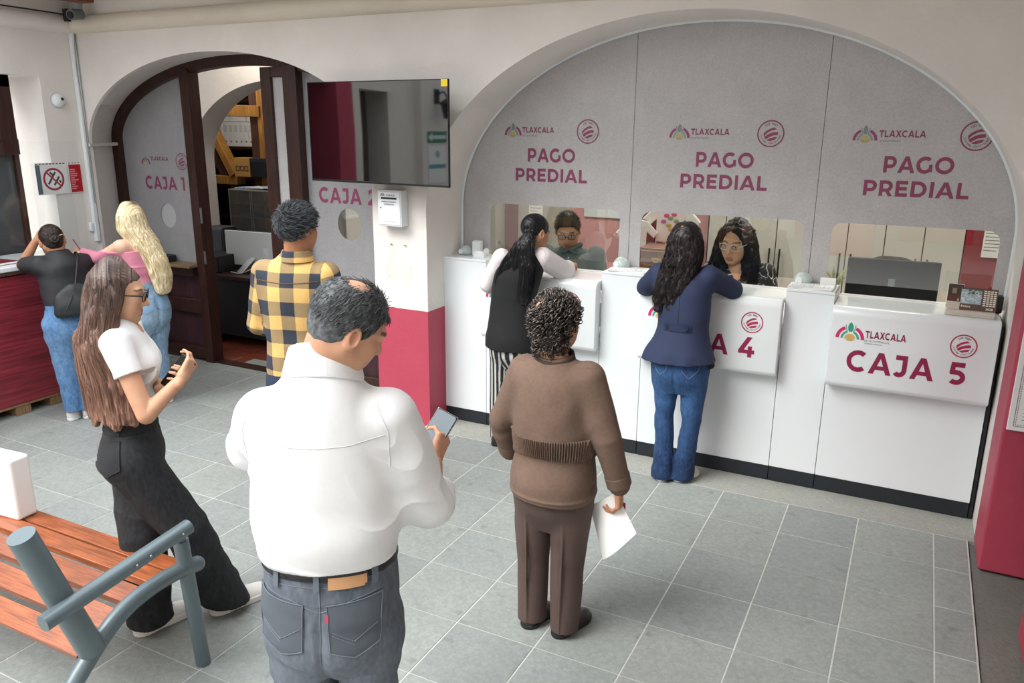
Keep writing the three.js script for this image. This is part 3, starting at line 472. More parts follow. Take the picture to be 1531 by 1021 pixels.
{ const t = thing('card_box', 'low white card box in front of the bottle on the leftmost pedestal', 'box', [-2.83, 1.262, -0.1]); obj('box', [bx(-0.045, 0, -0.02, 0.045, 0.035, 0.02, 0.003)], mWhite, t); obj('cards', [bx(-0.04, 0.03, -0.016, 0.04, 0.042, 0.016)], mPaper, t); }
{ const t = thing('business_card_stand', 'small clear stand with a card at the corner of the CAJA 5 pedestal', 'card stand', [-0.44, 1.262, -0.16]); obj('stand', [bx(-0.05, 0, -0.02, 0.05, 0.05, -0.012, 0.002), bx(-0.05, 0, -0.02, 0.05, 0.006, 0.02, 0.002)], M({ color: 0xdfe6e4, roughness: 0.1, transmission: 0.7, thickness: 0 }), t); obj('card', [bx(-0.044, 0.006, -0.01, 0.044, 0.055, -0.007)], mPaper, t); }
// calendars
{
  const t = thing('desk_calendar', 'brown desk calendar for 2026 standing on papers beside the right jamb', 'calendar', [0.325, 1.2, -0.04], -0.03);
  obj('paper_stack', [bx(-0.125, 0.001, -0.06, 0.115, 0.012, 0.07, 0.002), bx(-0.12, 0.012, -0.06, 0.118, 0.03, 0.066, 0.002)], M({ color: 0xcfc8bd, roughness: 0.8 }), t);
  const paint = (w, h, f) => { const c = document.createElement('canvas'); c.width = w; c.height = h; f(c.getContext('2d')); const x = new THREE.CanvasTexture(c); x.colorSpace = THREE.SRGBColorSpace; return M({ map: x, roughness: 0.5 }); };
  const cal = paint(420, 300, (g) => { g.fillStyle = '#5d4638'; g.fillRect(0, 0, 420, 300); g.fillStyle = '#9fb3bb'; g.fillRect(0, 25, 240, 190); g.fillStyle = '#d5dfe2'; for (let i = 0; i < 60; i++) g.fillRect(rr(0, 220), rr(60, 190), rr(6, 36), rr(4, 18)); g.fillStyle = '#4c5a3d'; for (let i = 0; i < 30; i++) g.fillRect(rr(70, 250), rr(5, 70), rr(8, 40), rr(6, 20)); g.fillStyle = '#efe7dc'; for (let r = 0; r < 8; r++) for (let q = 0; q < 4; q++) { g.fillRect(262 + q * 38, 24 + r * 27, 30, 17); } g.font = 'bold 40px sans-serif'; g.fillStyle = '#f3ece2'; g.fillText('2026', 300, 280); g.fillText('Enero', 14, 262); });
  const pl = new THREE.PlaneGeometry(0.175, 0.125); pl.translate(0, 0.0625, 0.0012);
  const card = obj('calendar', [bx(-0.0875, 0, -0.003, 0.0875, 0.125, 0.001, 0.001)], mPaper, t); card.position.set(0.03, 0.031, 0.035); card.rotation.x = -0.25; obj('print', pl, cal, card);
  const small = obj('calendar', [bx(-0.045, 0, -0.004, 0.045, 0.135, 0.001, 0.001)], mPaper, t); small.position.set(-0.085, 0.031, 0.0); small.rotation.set(-0.2, 0.45, 0);
  const p2 = new THREE.PlaneGeometry(0.085, 0.128); p2.translate(0, 0.068, 0.0014); obj('print', p2, paint(170, 260, (g) => { g.fillStyle = '#51443b'; g.fillRect(0, 0, 170, 260); g.fillStyle = '#9b8f7c'; g.fillRect(45, 45, 50, 60); g.fillStyle = '#6e4239'; g.fillRect(0, 130, 170, 60); g.fillStyle = '#e5dccc'; g.fillRect(0, 195, 170, 65); g.beginPath(); g.moveTo(120, 150); g.lineTo(132, 185); g.lineTo(108, 185); g.fill(); }), small);
}
tag(obj('card_reader', [bx(0.42, 1.2, -0.2, 0.485, 1.3, -0.14, 0.012)], mBlack), 'black device standing behind the desk calendar', 'card reader');
// monitor, chair, plant and cupboards behind the third window
{ const t = thing('monitor', 'black computer monitor behind the third window', 'monitor', [-0.1, 0.96, -0.62], 0.05); obj('housing', [bx(-0.27, 0.12, -0.02, 0.27, 0.43, 0.012, 0.008)], M({ color: 0x0b0c0e, roughness: 0.6 }), t); obj('foot', [bx(-0.12, 0, -0.09, 0.12, 0.012, 0.09, 0.005)], mBlack, t); obj('stem', [bx(-0.03, 0.01, -0.03, 0.03, 0.2, -0.008, 0.004)], mBlack, t); obj('screen', [bx(-0.26, 0.135, -0.024, 0.26, 0.42, -0.019)], M({ color: 0x0a0c10, roughness: 0.2 }), t); obj('cable_clip', [bx(-0.02, 0.26, 0.012, 0.02, 0.31, 0.02, 0.003)], mGrey, t); }
{ const t = thing('office_chair', 'dark office chair with a rounded back behind the monitor', 'chair', [-0.13, 0, -1.55]); const s = rrect(-0.24, 0.75, 0.24, 1.28, 0.2); const e = extrude(s, 0.05, 0.02); obj('backrest', e, M({ color: 0x241a1c, roughness: 0.7 }), t); obj('seat', [bx(-0.25, 0.44, 0.03, 0.25, 0.52, 0.5, 0.03)], M({ color: 0x241a1c, roughness: 0.7 }), t); obj('post', [rod([0, 0.08, 0.25], [0, 0.44, 0.25], 0.03)], mBlack, t); for (let i = 0; i < 5; i++) { const a = i * 1.2566; obj('foot', [beam([0, 0.07, 0.25], [0.28 * Math.cos(a), 0.03, 0.25 + 0.28 * Math.sin(a)], 0.04, 0.03)], mBlack, t); } }
{ const t = thing('pot_plant', 'small plant with yellow green leaves beside the third window', 'plant', [-0.42, 0.96, -0.42]); obj('pot', new THREE.LatheGeometry([[0, 0], [0.035, 0], [0.045, 0.18], [0.04, 0.18], [0.03, 0.02]].map((p) => new THREE.Vector2(...p)), 20), M({ color: 0xb9bfa8, roughness: 0.4 }), t); for (let i = 0; i < 9; i++) { const a = i * 2.4, r = 0.05 + 0.05 * rnd(), h = 0.3 + 0.1 * rnd(); const s = new THREE.Shape(); s.moveTo(0, 0); s.quadraticCurveTo(0.014, 0.06, 0, 0.13); s.quadraticCurveTo(-0.014, 0.06, 0, 0); const g = extrude(s, 0.001); g.rotateX(0.6 + 0.5 * rnd()); g.rotateY(a); g.translate(Math.cos(a) * 0.01, h - 0.08, Math.sin(a) * 0.01); obj('leaf', g, M({ color: i % 2 ? 0xb7a83a : 0x8f9c46, roughness: 0.5 }), t); obj('stem', tube([[0, 0.12, 0], [Math.cos(a) * 0.006, 0.2, Math.sin(a) * 0.006], [Math.cos(a) * 0.01, h - 0.06, Math.sin(a) * 0.01]], 0.0025, 6, 5), M({ color: 0x7d8a3f }), t); } }
function cupboard(x0, x1, label, hl) {
  const t = thing('cupboard', label, 'cupboard', [0, 0, -2.6]), mC = M({ color: 0xd3d0c8, roughness: 0.45 });
  obj('carcass', [bx(x0, 0, -0.1, x1, 3.0, -0.012)], M({ color: 0x55524d, roughness: 0.8 }), t); const mid = (x0 + x1) / 2;
  for (const [a, b, h] of [[x0, mid, mid - 0.045], [mid, x1, mid + 0.045]]) { const d = obj('door', [bx(a + 0.004, 0.05, -0.012, b - 0.004, 2.98, 0.008, 0.003)], mC, t); obj('handle', [rod([h, 0.86, 0.035], [h, 1.13, 0.035], 0.008, 10), rod([h, 0.9, 0.0], [h, 0.9, 0.035], 0.005, 8), rod([h, 1.09, 0.0], [h, 1.09, 0.035], 0.005, 8)], hl, d); }
}
const mHandle = M({ color: 0x3c3a38, roughness: 0.4, metalness: 0.6 }), mHandleB = M({ color: 0x9a7a4a, roughness: 0.4, metalness: 0.5 });
cupboard(-1.75, -1.43, 'narrow grey two-door cupboard behind the seated woman', mHandle); cupboard(-1.43, -0.83, 'wide grey two-door cupboard at the right half of the middle window', mHandle); cupboard(-0.83, -0.23, 'grey two-door cupboard at the left of the third window', mHandle); cupboard(-0.23, 0.37, 'grey two-door cupboard with brassy handles behind the third window', mHandleB);
cupboard(-2.5, -1.95, 'grey two-door cupboard behind the cashier in the first window', mHandle);
{ const t = thing('wall_notice', 'white sheet with printed lines on the red wall beside the right jamb', 'notice', [0.5, 1.18, -2.585]); obj('sheet', [bx(0.0, 0, 0, 0.16, 0.42, 0.003)], mPaper, t); print(t, 'print', 0.002, 0.002, 0.158, 0.418, 0.0036, 900, (g, X, Y, k) => { g.fillStyle = '#77777c'; for (let y = 0.06; y < 0.38; y += 0.028) g.fillRect(X(0.012), Y(y), (0.08 + 0.05 * rnd()) * k, 0.006 * k); g.fillRect(X(0.012), Y(0.39), 0.13 * k, 0.012 * k); }); }
{ const t = thing('wall_notice', 'white sheet of print on the wall left of the standing cashier', 'notice', [-3.6, 1.0, -2.69]); obj('sheet', [bx(-0.08, 0, 0, 0.08, 0.5, 0.003)], mPaper, t); print(t, 'print', -0.078, 0.002, 0.078, 0.498, 0.0036, 700, (g, X, Y, k) => { g.fillStyle = '#a5a8ac'; for (let y = 0.06; y < 0.47; y += 0.03) g.fillRect(X(-0.065), Y(y), (0.08 + 0.05 * rnd()) * k, 0.006 * k); }); }
tag(obj('white_board', [bx(-3.05, 1.3, -2.695, -2.55, 1.75, -2.68, 0.004)], mWhite), 'blank white board on the pink wall above the cashier', 'board');
// wooden chest and embroidered blouses behind the middle window
{
  const mW = M({ color: 0xa45f33, map: rep(T.grain, 3, 0.8), roughness: 0.45 }), mW2 = M({ color: 0x7d4220, map: rep(T.grain, 3, 0.8), roughness: 0.5 });
  const t = thing('wooden_chest', 'brown wooden chest of drawers behind the middle window', 'chest', [-1.88, 0, -1.5]);
  obj('carcass', [bx(-0.13, 0, -0.1, 0.16, 1.24, 0.18, 0.008)], mW, t); for (const y of [0.2, 0.5, 0.8, 1.05]) { const d = obj('drawer', [bx(-0.11, y, 0.17, 0.14, y + 0.17, 0.195, 0.008)], mW, t); obj('handle', [(() => { const g = new THREE.TorusGeometry(0.022, 0.006, 8, 16, Math.PI); g.rotateZ(Math.PI); g.translate(0.02, y + 0.1, 0.2); return g; })(), bx(-0.02, y + 0.095, 0.194, 0.06, y + 0.112, 0.2, 0.002)], M({ color: 0xc9a04a, roughness: 0.3, metalness: 0.8 }), d); }
  const k = thing('coat_rack', 'brown wooden rack from which the white blouses hang', 'coat rack', [-2.0, 0, -1.7]);
  obj('board', [bx(-0.3, 0.0, -0.04, 0.0, 2.3, 0, 0.006)], mW2, k); obj('post', [bx(0.02, 0.0, -0.04, 0.09, 2.3, 0.02, 0.006)], mW, k); obj('hook_rail', [bx(-0.3, 1.62, 0, 0.42, 1.68, 0.03, 0.005)], mW, k);
  function blouse(x, y, z, s, turn, label, flowers) {
    const b = thing('blouse', label, 'blouse', [x, y, z], turn);
    const sh = new THREE.Shape(); sh.moveTo(-0.2, -0.55); sh.quadraticCurveTo(0, -0.6, 0.2, -0.55); sh.lineTo(0.21, -0.22); sh.lineTo(0.36, -0.36); sh.lineTo(0.44, -0.24); sh.lineTo(0.22, 0.0); sh.quadraticCurveTo(0.1, 0.03, 0.08, 0.03); sh.quadraticCurveTo(0, -0.07, -0.08, 0.03); sh.quadraticCurveTo(-0.1, 0.03, -0.22, 0.0); sh.lineTo(-0.44, -0.24); sh.lineTo(-0.36, -0.36); sh.lineTo(-0.21, -0.22); sh.closePath();
    const g = extrude(sh, 0.05, 0.02, 8); g.scale(s, s, s); obj('cloth', g, M({ color: 0xe9e8e4, roughness: 0.85 }), b);
    if (flowers) { const list = [[-0.06, -0.16, 0xc9587e], [0.05, -0.14, 0xd05f88], [0, -0.08, 0xd7a13e], [-0.02, -0.3, 0xb9b04a], [0.09, -0.24, 0x6f9a63], [-0.1, -0.25, 0xa86aa8], [0.02, -0.36, 0xc2b64b], [0.0, -0.2, 0x7aa06a]]; for (const [fx, fy, c] of list) { const q = new THREE.SphereGeometry(0.035 * s, 10, 6); q.scale(1.2, 0.9, 0.15); q.translate(fx * s, fy * s, 0.072 * s); obj('embroidery', q, M({ color: c, roughness: 0.9 }), b); } }
    obj('hanger', [tube([[-0.2 * s, 0.0, 0.03 * s], [0, 0.06 * s, 0.03 * s], [0.2 * s, 0.0, 0.03 * s]], 0.006, 10, 6), rod([0, 0.05 * s, 0.03 * s], [0, 0.12 * s, 0.03 * s], 0.004)], mBrown, b);
  }
  blouse(-1.84, 1.57, -1.62, 0.56, 0.1, 'white blouse embroidered with coloured flowers hanging behind the middle window', true); blouse(-2.1, 1.43, -1.5, 0.4, 0.5, 'plain white blouse hanging lower left of the embroidered one', false);
}
// ---------------------------------------------------------------- archive room seen through the open door
{
  const t = thing('timber_frame', 'ochre timber frame with a slanting brace in the archive room', 'timber frame', [0, 0, 0]);
  const z = -2.4; obj('post', [bx(-7.22, 0, z - 0.1, -7.07, 3.2, z + 0.03, 0.006)], mBrown, t); obj('post', [bx(-7.07, 0, z - 0.1, -6.96, 3.2, z + 0.06, 0.006)], mOchre, t);
  obj('beam', [beam([-8.6, 2.37, z], [-7.02, 2.33, z + 0.02], 0.12, 0.13)], mOchre, t); obj('brace', [beam([-8.06, 2.46, z + 0.02], [-7.5, 1.58, z + 0.04], 0.1, 0.12, [0, 0, 1])], mOchre, t); obj('brace', [beam([-8.22, 2.36, z - 0.05], [-7.7, 1.55, z - 0.05], 0.1, 0.16, [0, 0, 1])], mBrown, t);
  obj('beam', [bx(-8.7, 1.47, z - 0.06, -7.45, 1.57, z + 0.08, 0.006)], mOchre, t); obj('post', [bx(-7.62, 0, z - 0.06, -7.5, 1.47, z + 0.04, 0.006)], mBrown, t); obj('brace', [beam([-7.3, 0.4, z], [-6.9, 0.95, z], 0.08, 0.1, [0, 0, 1])], mBrown, t);
  const k = thing('archive_shelf', 'dark wooden shelf holding white binders in the archive room', 'shelf', [-8.0, 0, -3.2]);
  for (const y of [0.4, 1.0, 1.5, 1.9, 2.5]) obj('board', [bx(-1.1, y - 0.04, -0.2, 1.5, y, 0.2, 0.004)], mDarkWood, k); for (const x of [-1.1, 1.46]) obj('side_panel', [bx(x, 0, -0.2, x + 0.04, 2.9, 0.2, 0.004)], mDarkWood, k);
  let x = -8.62; for (let i = 0; i < 13; i++) { const w = rr(0.065, 0.085), b = thing('binder', `${['first', 'second', 'third', 'fourth', 'fifth', 'sixth', 'seventh', 'eighth', 'ninth'][i < 9 ? i : i - 9]} ${i < 9 ? 'white binder from the left end of the archive shelf row' : 'beige binder after the white ones on the archive shelf'}`, 'binder', [x, 1.9, -3.05], 0, i < 9 ? 'white binders on the archive shelf' : 'beige binders on the archive shelf'); obj('spine', [bx(0, 0, -0.24, w, 0.31, 0.02, 0.004)], i < 9 ? mPaper : M({ color: 0xa88f66, roughness: 0.8 }), b); obj('finger_ring', [rod([w / 2, 0.06, 0.018], [w / 2, 0.06, 0.023], 0.014)], mGrey, b); obj('title_label', [bx(0.012, 0.18, 0.0195, w - 0.012, 0.27, 0.0215)], M({ color: i < 9 ? 0xd8dadb : 0xcdbb97, roughness: 0.8 }), b); x += w + 0.012; }
  x = -8.5; for (let i = 0; i < 3; i++) { const b = thing('archive_box', ['white archive box at the left on top of the binders', 'white archive box in the middle on top of the binders', 'white archive box at the right on top of the binders'][i], 'box', [x, 2.215, -3.05]); obj('body', [bx(0, 0, -0.2, 0.26, 0.09, 0.02, 0.004)], mPaper, b); obj('lid', [bx(-0.004, 0.06, -0.2, 0.264, 0.1, 0.026, 0.004)], M({ color: 0xdfe1e2 }), b); x += 0.29; }
  const c1 = thing('cardboard_carton', 'brown cardboard carton on the timber beam near the door post', 'carton', [-7.3, 1.575, -2.36]); obj('body', [bx(-0.12, 0, -0.06, 0.13, 0.22, 0.1, 0.004)], M({ color: 0xb08448, roughness: 0.85 }), c1); print(c1, 'print', -0.11, 0.04, 0.12, 0.18, 0.1006, 500, (g, X, Y, k) => { g.strokeStyle = '#3a2a16'; g.lineWidth = 0.012 * k; for (let i = 0; i < 3; i++) g.strokeRect(X(-0.09 + i * 0.07), Y(0.12), 0.05 * k, 0.05 * k); });
  const c2 = thing('black_case', 'black case beside the brown carton in the archive room', 'case', [-7.0, 1.575, -2.36]); obj('body', [bx(-0.16, 0, -0.06, 0.2, 0.22, 0.1, 0.01)], M({ color: 0x15181f, roughness: 0.5 }), c2); obj('lid', [bx(-0.162, 0.17, -0.06, 0.202, 0.222, 0.104, 0.006)], M({ color: 0x23262e, roughness: 0.5 }), c2);
  for (let i = 0; i < 3; i++) { const m = thing('magazine', ['blue and white magazine lying on the clear display cabinet', 'white magazine with a red edge on the clear display cabinet', 'pale blue magazine at the right on the display cabinet'][i], 'magazine', [-6.93 + i * 0.16, 1.472 + i * 0.007, -2.0], 0.2 - i * 0.25); obj('cover', [bx(-0.14, 0, -0.1, 0.14, 0.012, 0.1, 0.002)], M({ color: [0x5f8fc0, 0xe6e4ea, 0xb9cde4][i], roughness: 0.4 }), m); obj('pages', [bx(-0.138, 0.002, -0.098, 0.143, 0.01, 0.102)], mPaper, m); }
  const d = thing('display_cabinet', 'clear acrylic display cabinet with chrome edges in the archive room', 'display cabinet', [-6.8, 0, -2.0]); const mA = M({ color: 0xd8dde0, roughness: 0.05, transmission: 0.92, thickness: 0 });
  obj('base', [bx(-0.32, 0, -0.2, 0.34, 0.75, 0.16, 0.006)], mDarkWood, d); for (const y of [0.95, 1.15, 1.3]) obj('shelf', [bx(-0.31, y, -0.19, 0.33, y + 0.008, 0.15)], mSteel, d); obj('top', [bx(-0.32, 1.45, -0.2, 0.34, 1.465, 0.16, 0.003)], mGrey, d); obj('front_pane', [bx(-0.31, 0.76, 0.15, 0.33, 1.45, 0.154)], mA, d); for (const q of [-0.32, 0.0, 0.03, 0.32]) obj('upright', [bx(q, 0.75, 0.14, q + 0.014, 1.46, 0.158, 0.003)], mSteel, d);
  for (let i = 0; i < 4; i++) { const b = thing('trinket', ['red trinket on the top shelf of the display cabinet', 'dark trinket at the left of the display cabinet', 'silvery trinket on the middle shelf of the display cabinet', 'dark trinket at the right of the display cabinet'][i], 'trinket', [-7.0 + [0.06, -0.05, 0.3, 0.42][i], [1.308, 1.308, 1.158, 1.158][i], -2.0]); obj('body', new THREE.LatheGeometry([[0, 0], [0.03, 0.0], [0.036, 0.03], [0.02, 0.05], [0.026, 0.07], [0, 0.08]].map((p) => new THREE.Vector2(...p)), 14), M({ color: [0xb01824, 0x2a2426, 0xa8aaac, 0x3a3030][i], roughness: 0.4 }), b); obj('knob', [new THREE.SphereGeometry(0.01, 10, 8).translate(0, 0.085, 0)], mGrey, b); }
  const e = thing('office_desk', 'black desk just inside the open door', 'desk', [-6.1, 0, -1.05]); obj('desktop', [bx(-0.5, 0.69, -0.4, 0.8, 0.73, 0.32, 0.006)], M({ color: 0x3a2522, roughness: 0.4 }), e); obj('side_panel', [bx(-0.49, 0, -0.38, -0.46, 0.69, 0.3, 0.004)], mBlack, e); obj('side_panel', [bx(0.75, 0, -0.38, 0.78, 0.69, 0.3, 0.004)], mBlack, e); obj('front_panel', [bx(-0.48, 0.1, 0.24, 0.76, 0.69, 0.27)], mBlack, e);
  const mo = thing('computer_monitor', 'white backed computer monitor on the black desk', 'monitor', [-5.98, 0.73, -1.02], 0.08); obj('housing', [bx(-0.34, 0.06, -0.02, 0.34, 0.41, 0.012, 0.008)], M({ color: 0xd3d6d6, roughness: 0.35 }), mo); obj('stand', [beam([0, 0.15, 0.01], [-0.08, 0.004, 0.14], 0.14, 0.008)], M({ color: 0xd0d3d4, roughness: 0.3, metalness: 0.3 }), mo); obj('port_plate', [bx(0.14, 0.15, 0.012, 0.2, 0.25, 0.014)], mWhite, mo); obj('power_cable', tube([[0.16, 0.2, 0.016], [0.08, 0.08, 0.06], [-0.05, 0.006, 0.14], [-0.2, 0.004, 0.12]], 0.005, 20, 6), mWhite, mo);
  const sp = thing('computer_tower', 'black computer tower at the left end of the black desk', 'computer', [-6.42, 0.73, -0.9]); obj('case', [bx(-0.12, 0, -0.2, 0.2, 0.17, 0.12, 0.008)], mBlack, sp); obj('front_plate', [bx(-0.11, 0.01, 0.12, 0.19, 0.16, 0.126, 0.004)], M({ color: 0x26282b, roughness: 0.4 }), sp);
  const ch = thing('black_speaker', 'dark boxy speaker behind the computer tower', 'speaker', [-6.66, 0.73, -1.25]); obj('case', [bx(-0.1, 0, -0.1, 0.14, 0.4, 0.1, 0.01)], M({ color: 0x22262b, roughness: 0.6 }), ch); obj('grille', [bx(-0.08, 0.03, 0.1, 0.12, 0.37, 0.106, 0.004)], M({ color: 0x2c3138, roughness: 0.9 }), ch);
  const cup = thing('cup', 'white cup on the black desk under the monitor', 'cup', [-5.72, 0.73, -0.88]); obj('body', new THREE.LatheGeometry([[0, 0], [0.035, 0], [0.04, 0.1], [0.036, 0.1], [0.03, 0.01], [0, 0.008]].map((p) => new THREE.Vector2(...p)), 20), mWhite, cup); obj('handle', [new THREE.TorusGeometry(0.026, 0.006, 8, 16).translate(0.05, 0.05, 0)], mWhite, cup);
}
// ---------------------------------------------------------------- left wall: service desk, clear screen, notices, detector, conduit
{
  const t = thing('service_desk', 'dark red wooden service desk along the left wall on a pallet', 'desk', [-6.0, 0, 0.82]);
  const mR = M({ color: 0xab3a48, map: along(rep(T.grain, 2.2, 0.5)), roughness: 0.4, bumpMap: along(rep(T.grain, 2.2, 0.5)), bumpScale: 0.0008 });
  for (let i = 0; i < 4; i++) obj('front_panel', [bx(-0.03, 0.09 + i * 0.247, 0, 0, 0.09 + (i + 1) * 0.247 - 0.002, 2.4, 0.002)], mR, t);
  obj('end_panel', [bx(-0.5, 0.09, 0, -0.03, 1.08, 0.03, 0.003)], mR, t); obj('carcass', [bx(-0.5, 0.1, 0.04, -0.04, 1.07, 2.38)], mDarkWood, t);
  obj('edge_band', [bx(-0.55, 1.085, -0.03, 0.02, 1.115, 2.42, 0.006)], M({ color: 0x6b4a3c, map: rep(T.grain, 3, 0.8), roughness: 0.6 }), t); obj('worktop', [bx(-0.56, 1.115, -0.04, 0.03, 1.152, 2.42, 0.008)], mWhiteGloss, t);
  const mP = M({ color: 0xb08d63, map: rep(T.grain, 4, 0.8), roughness: 0.85 });
  const pal = obj('pallet', [bx(-0.46, 0.07, 0.05, 0.0, 0.088, 2.35, 0.003)], mP, t); for (const z of [0.05, 0.32, 0.6, 0.9, 1.2, 1.5, 1.8, 2.1]) obj('block', [bx(-0.4, 0, z, -0.004, 0.07, z + 0.12, 0.004)], mP, pal);
  const a = thing('acrylic_screen', 'clear acrylic screen standing along the service desk', 'screen', [-6.04, 1.152, 0.0]); obj('sheet', [bx(-0.004, 0.02, 0.72, 0.0, 0.9, 1.85)], mClear, a); for (const z of [0.85, 1.6]) obj('foot', [bx(-0.07, 0, z, 0.07, 0.02, z + 0.03, 0.004), bx(-0.02, 0.02, z, 0.014, 0.07, z + 0.03, 0.003)], mClear, a);
  tag(obj('side_screen', [bx(-6.56, 1.17, 0.79, -6.06, 1.86, 0.794)], mClear), 'clear acrylic end screen across the service desk, behind the woman with the bun', 'screen');
  const r = thing('red_folder', 'dark red folder lying on the white desk top', 'folder', [-6.18, 1.153, 1.45], 0.05); obj('cover', [bx(-0.1, 0, -0.15, 0.1, 0.02, 0.15, 0.004)], M({ color: 0x6e1626, roughness: 0.5 }), r); obj('sheets', [bx(-0.095, 0.004, -0.146, 0.104, 0.016, 0.146)], mPaper, r);
}
{
  const nw = (name, label, z0, z1, y0, y1, f) => { const t = thing(name, label, 'notice', [-6.596, 0, 0], Math.PI / 2); obj('sheet', [bx(-z1, y0, 0, -z0, y1, 0.006, 0.001)], mPaper, t); print(t, 'print', -z1, y0, -z0, y1, 0.0066, 900, f); };
  nw('no_smoking_sign', 'white no smoking notice with a red ring on the left wall', 0.455, 0.735, 1.6, 1.862, (g, X, Y, k) => { g.fillStyle = '#eceae8'; g.fillRect(0, 0, 999, 999); g.fillStyle = '#5b6678'; g.fillRect(X(-0.735), Y(1.845), 0.04 * k, 0.24 * k); g.fillStyle = '#55555a'; for (let i = 0; i < 9; i++) g.fillRect(X(-0.73 + i * 0.03), Y(1.858), 0.02 * k, 0.01 * k); const cx = X(-0.585), cy = Y(1.725), r = 0.085 * k; g.strokeStyle = '#a12a3f'; g.lineWidth = 0.018 * k; g.beginPath(); g.arc(cx, cy, r, 0, 6.3); g.stroke(); g.strokeStyle = '#333338'; g.lineWidth = 0.016 * k; for (const [a, b, c, d] of [[-0.05, -0.04, 0.02, 0.06], [0.0, -0.05, 0.05, 0.02], [-0.03, 0.06, 0.0, 0.03], [0.05, -0.01, 0.06, -0.03]]) { g.beginPath(); g.moveTo(cx + a * k, cy - b * k); g.lineTo(cx + c * k, cy - d * k); g.stroke(); } g.strokeStyle = '#a12a3f'; g.lineWidth = 0.014 * k; g.beginPath(); g.moveTo(cx - r * 0.7, cy - r * 0.7); g.lineTo(cx + r * 0.7, cy + r * 0.7); g.stroke(); });
  nw('red_notice', 'red notice with pale lines of text beside the no smoking sign', 0.325, 0.44, 1.6, 1.862, (g, X, Y, k) => { g.fillStyle = '#f0ecea'; g.fillRect(0, 0, 999, 999); g.fillStyle = '#b3131f'; g.fillRect(X(-0.438), Y(1.84), 0.11 * k, 0.235 * k); g.fillStyle = '#e3a9ac'; for (let y = 1.64; y < 1.81; y += 0.018) g.fillRect(X(-0.43), Y(y), (0.03 + 0.05 * rnd()) * k, 0.007 * k); g.fillStyle = '#6b6064'; for (let i = 0; i < 4; i++) g.fillRect(X(-0.435 + i * 0.028), Y(1.857), 0.018 * k, 0.008 * k); });
  const s = thing('smoke_detector', 'white domed detector on the left wall', 'detector', [-6.6, 2.37, 0.45]); s.rotation.z = -Math.PI / 2; obj('dome', new THREE.LatheGeometry([[0, 0.055], [0.03, 0.05], [0.055, 0.03], [0.062, 0.0], [0, 0]].reverse().map((p) => new THREE.Vector2(...p)), 28), mWhite, s); obj('sensor', [new THREE.SphereGeometry(0.014, 12, 10).translate(-0.012, 0.05, -0.01)], mBlack, s);
  const c = thing('conduit', 'white cable duct running down the corner of the left wall', 'cable duct', [-6.575, 0, 0.262]); obj('duct', [bx(-0.022, 1.16, -0.02, 0.018, 2.92, 0.016, 0.004)], mWhite, c); obj('cable', tube([[0.02, 2.98, -0.02], [0.022, 2.7, 0.0], [0.02, 2.2, -0.005], [0.021, 1.5, -0.004]], 0.004, 30, 6), mGrey, c); obj('socket', [bx(-0.025, 1.25, 0.02, 0.005, 1.33, 0.05, 0.006)], mWhite, c);
  const f = thing('security_camera', 'grey camera under the ceiling in the left corner', 'camera', [-6.32, 3.05, 0.36]); obj('mount', [rod([0, 0.1, 0], [0, 0.03, 0], 0.04)], mGrey, f); obj('head', [rod([-0.01, 0.0, -0.03], [0.02, -0.02, 0.08], 0.042)], M({ color: 0x6b6f6e, roughness: 0.5 }), f); obj('lens', [rod([0.019, -0.02, 0.078], [0.022, -0.022, 0.09], 0.028)], mBlack, f);
  tag(obj('wall_cable', tube([[-6.34, 3.05, 0.33], [-6.42, 3.03, 0.3], [-6.5, 3.05, 0.32], [-6.53, 3.06, 0.5], [-6.53, 3.07, 1.2]], 0.006, 40, 6), mBlack), 'thin black cable along the ceiling edge to the camera', 'cable');
  tag(obj('junction_box', [bx(-6.53, 3.0, 0.31, -6.48, 3.1, 0.35, 0.006)], mBlack), 'small black junction box in the ceiling corner', 'junction box');
}
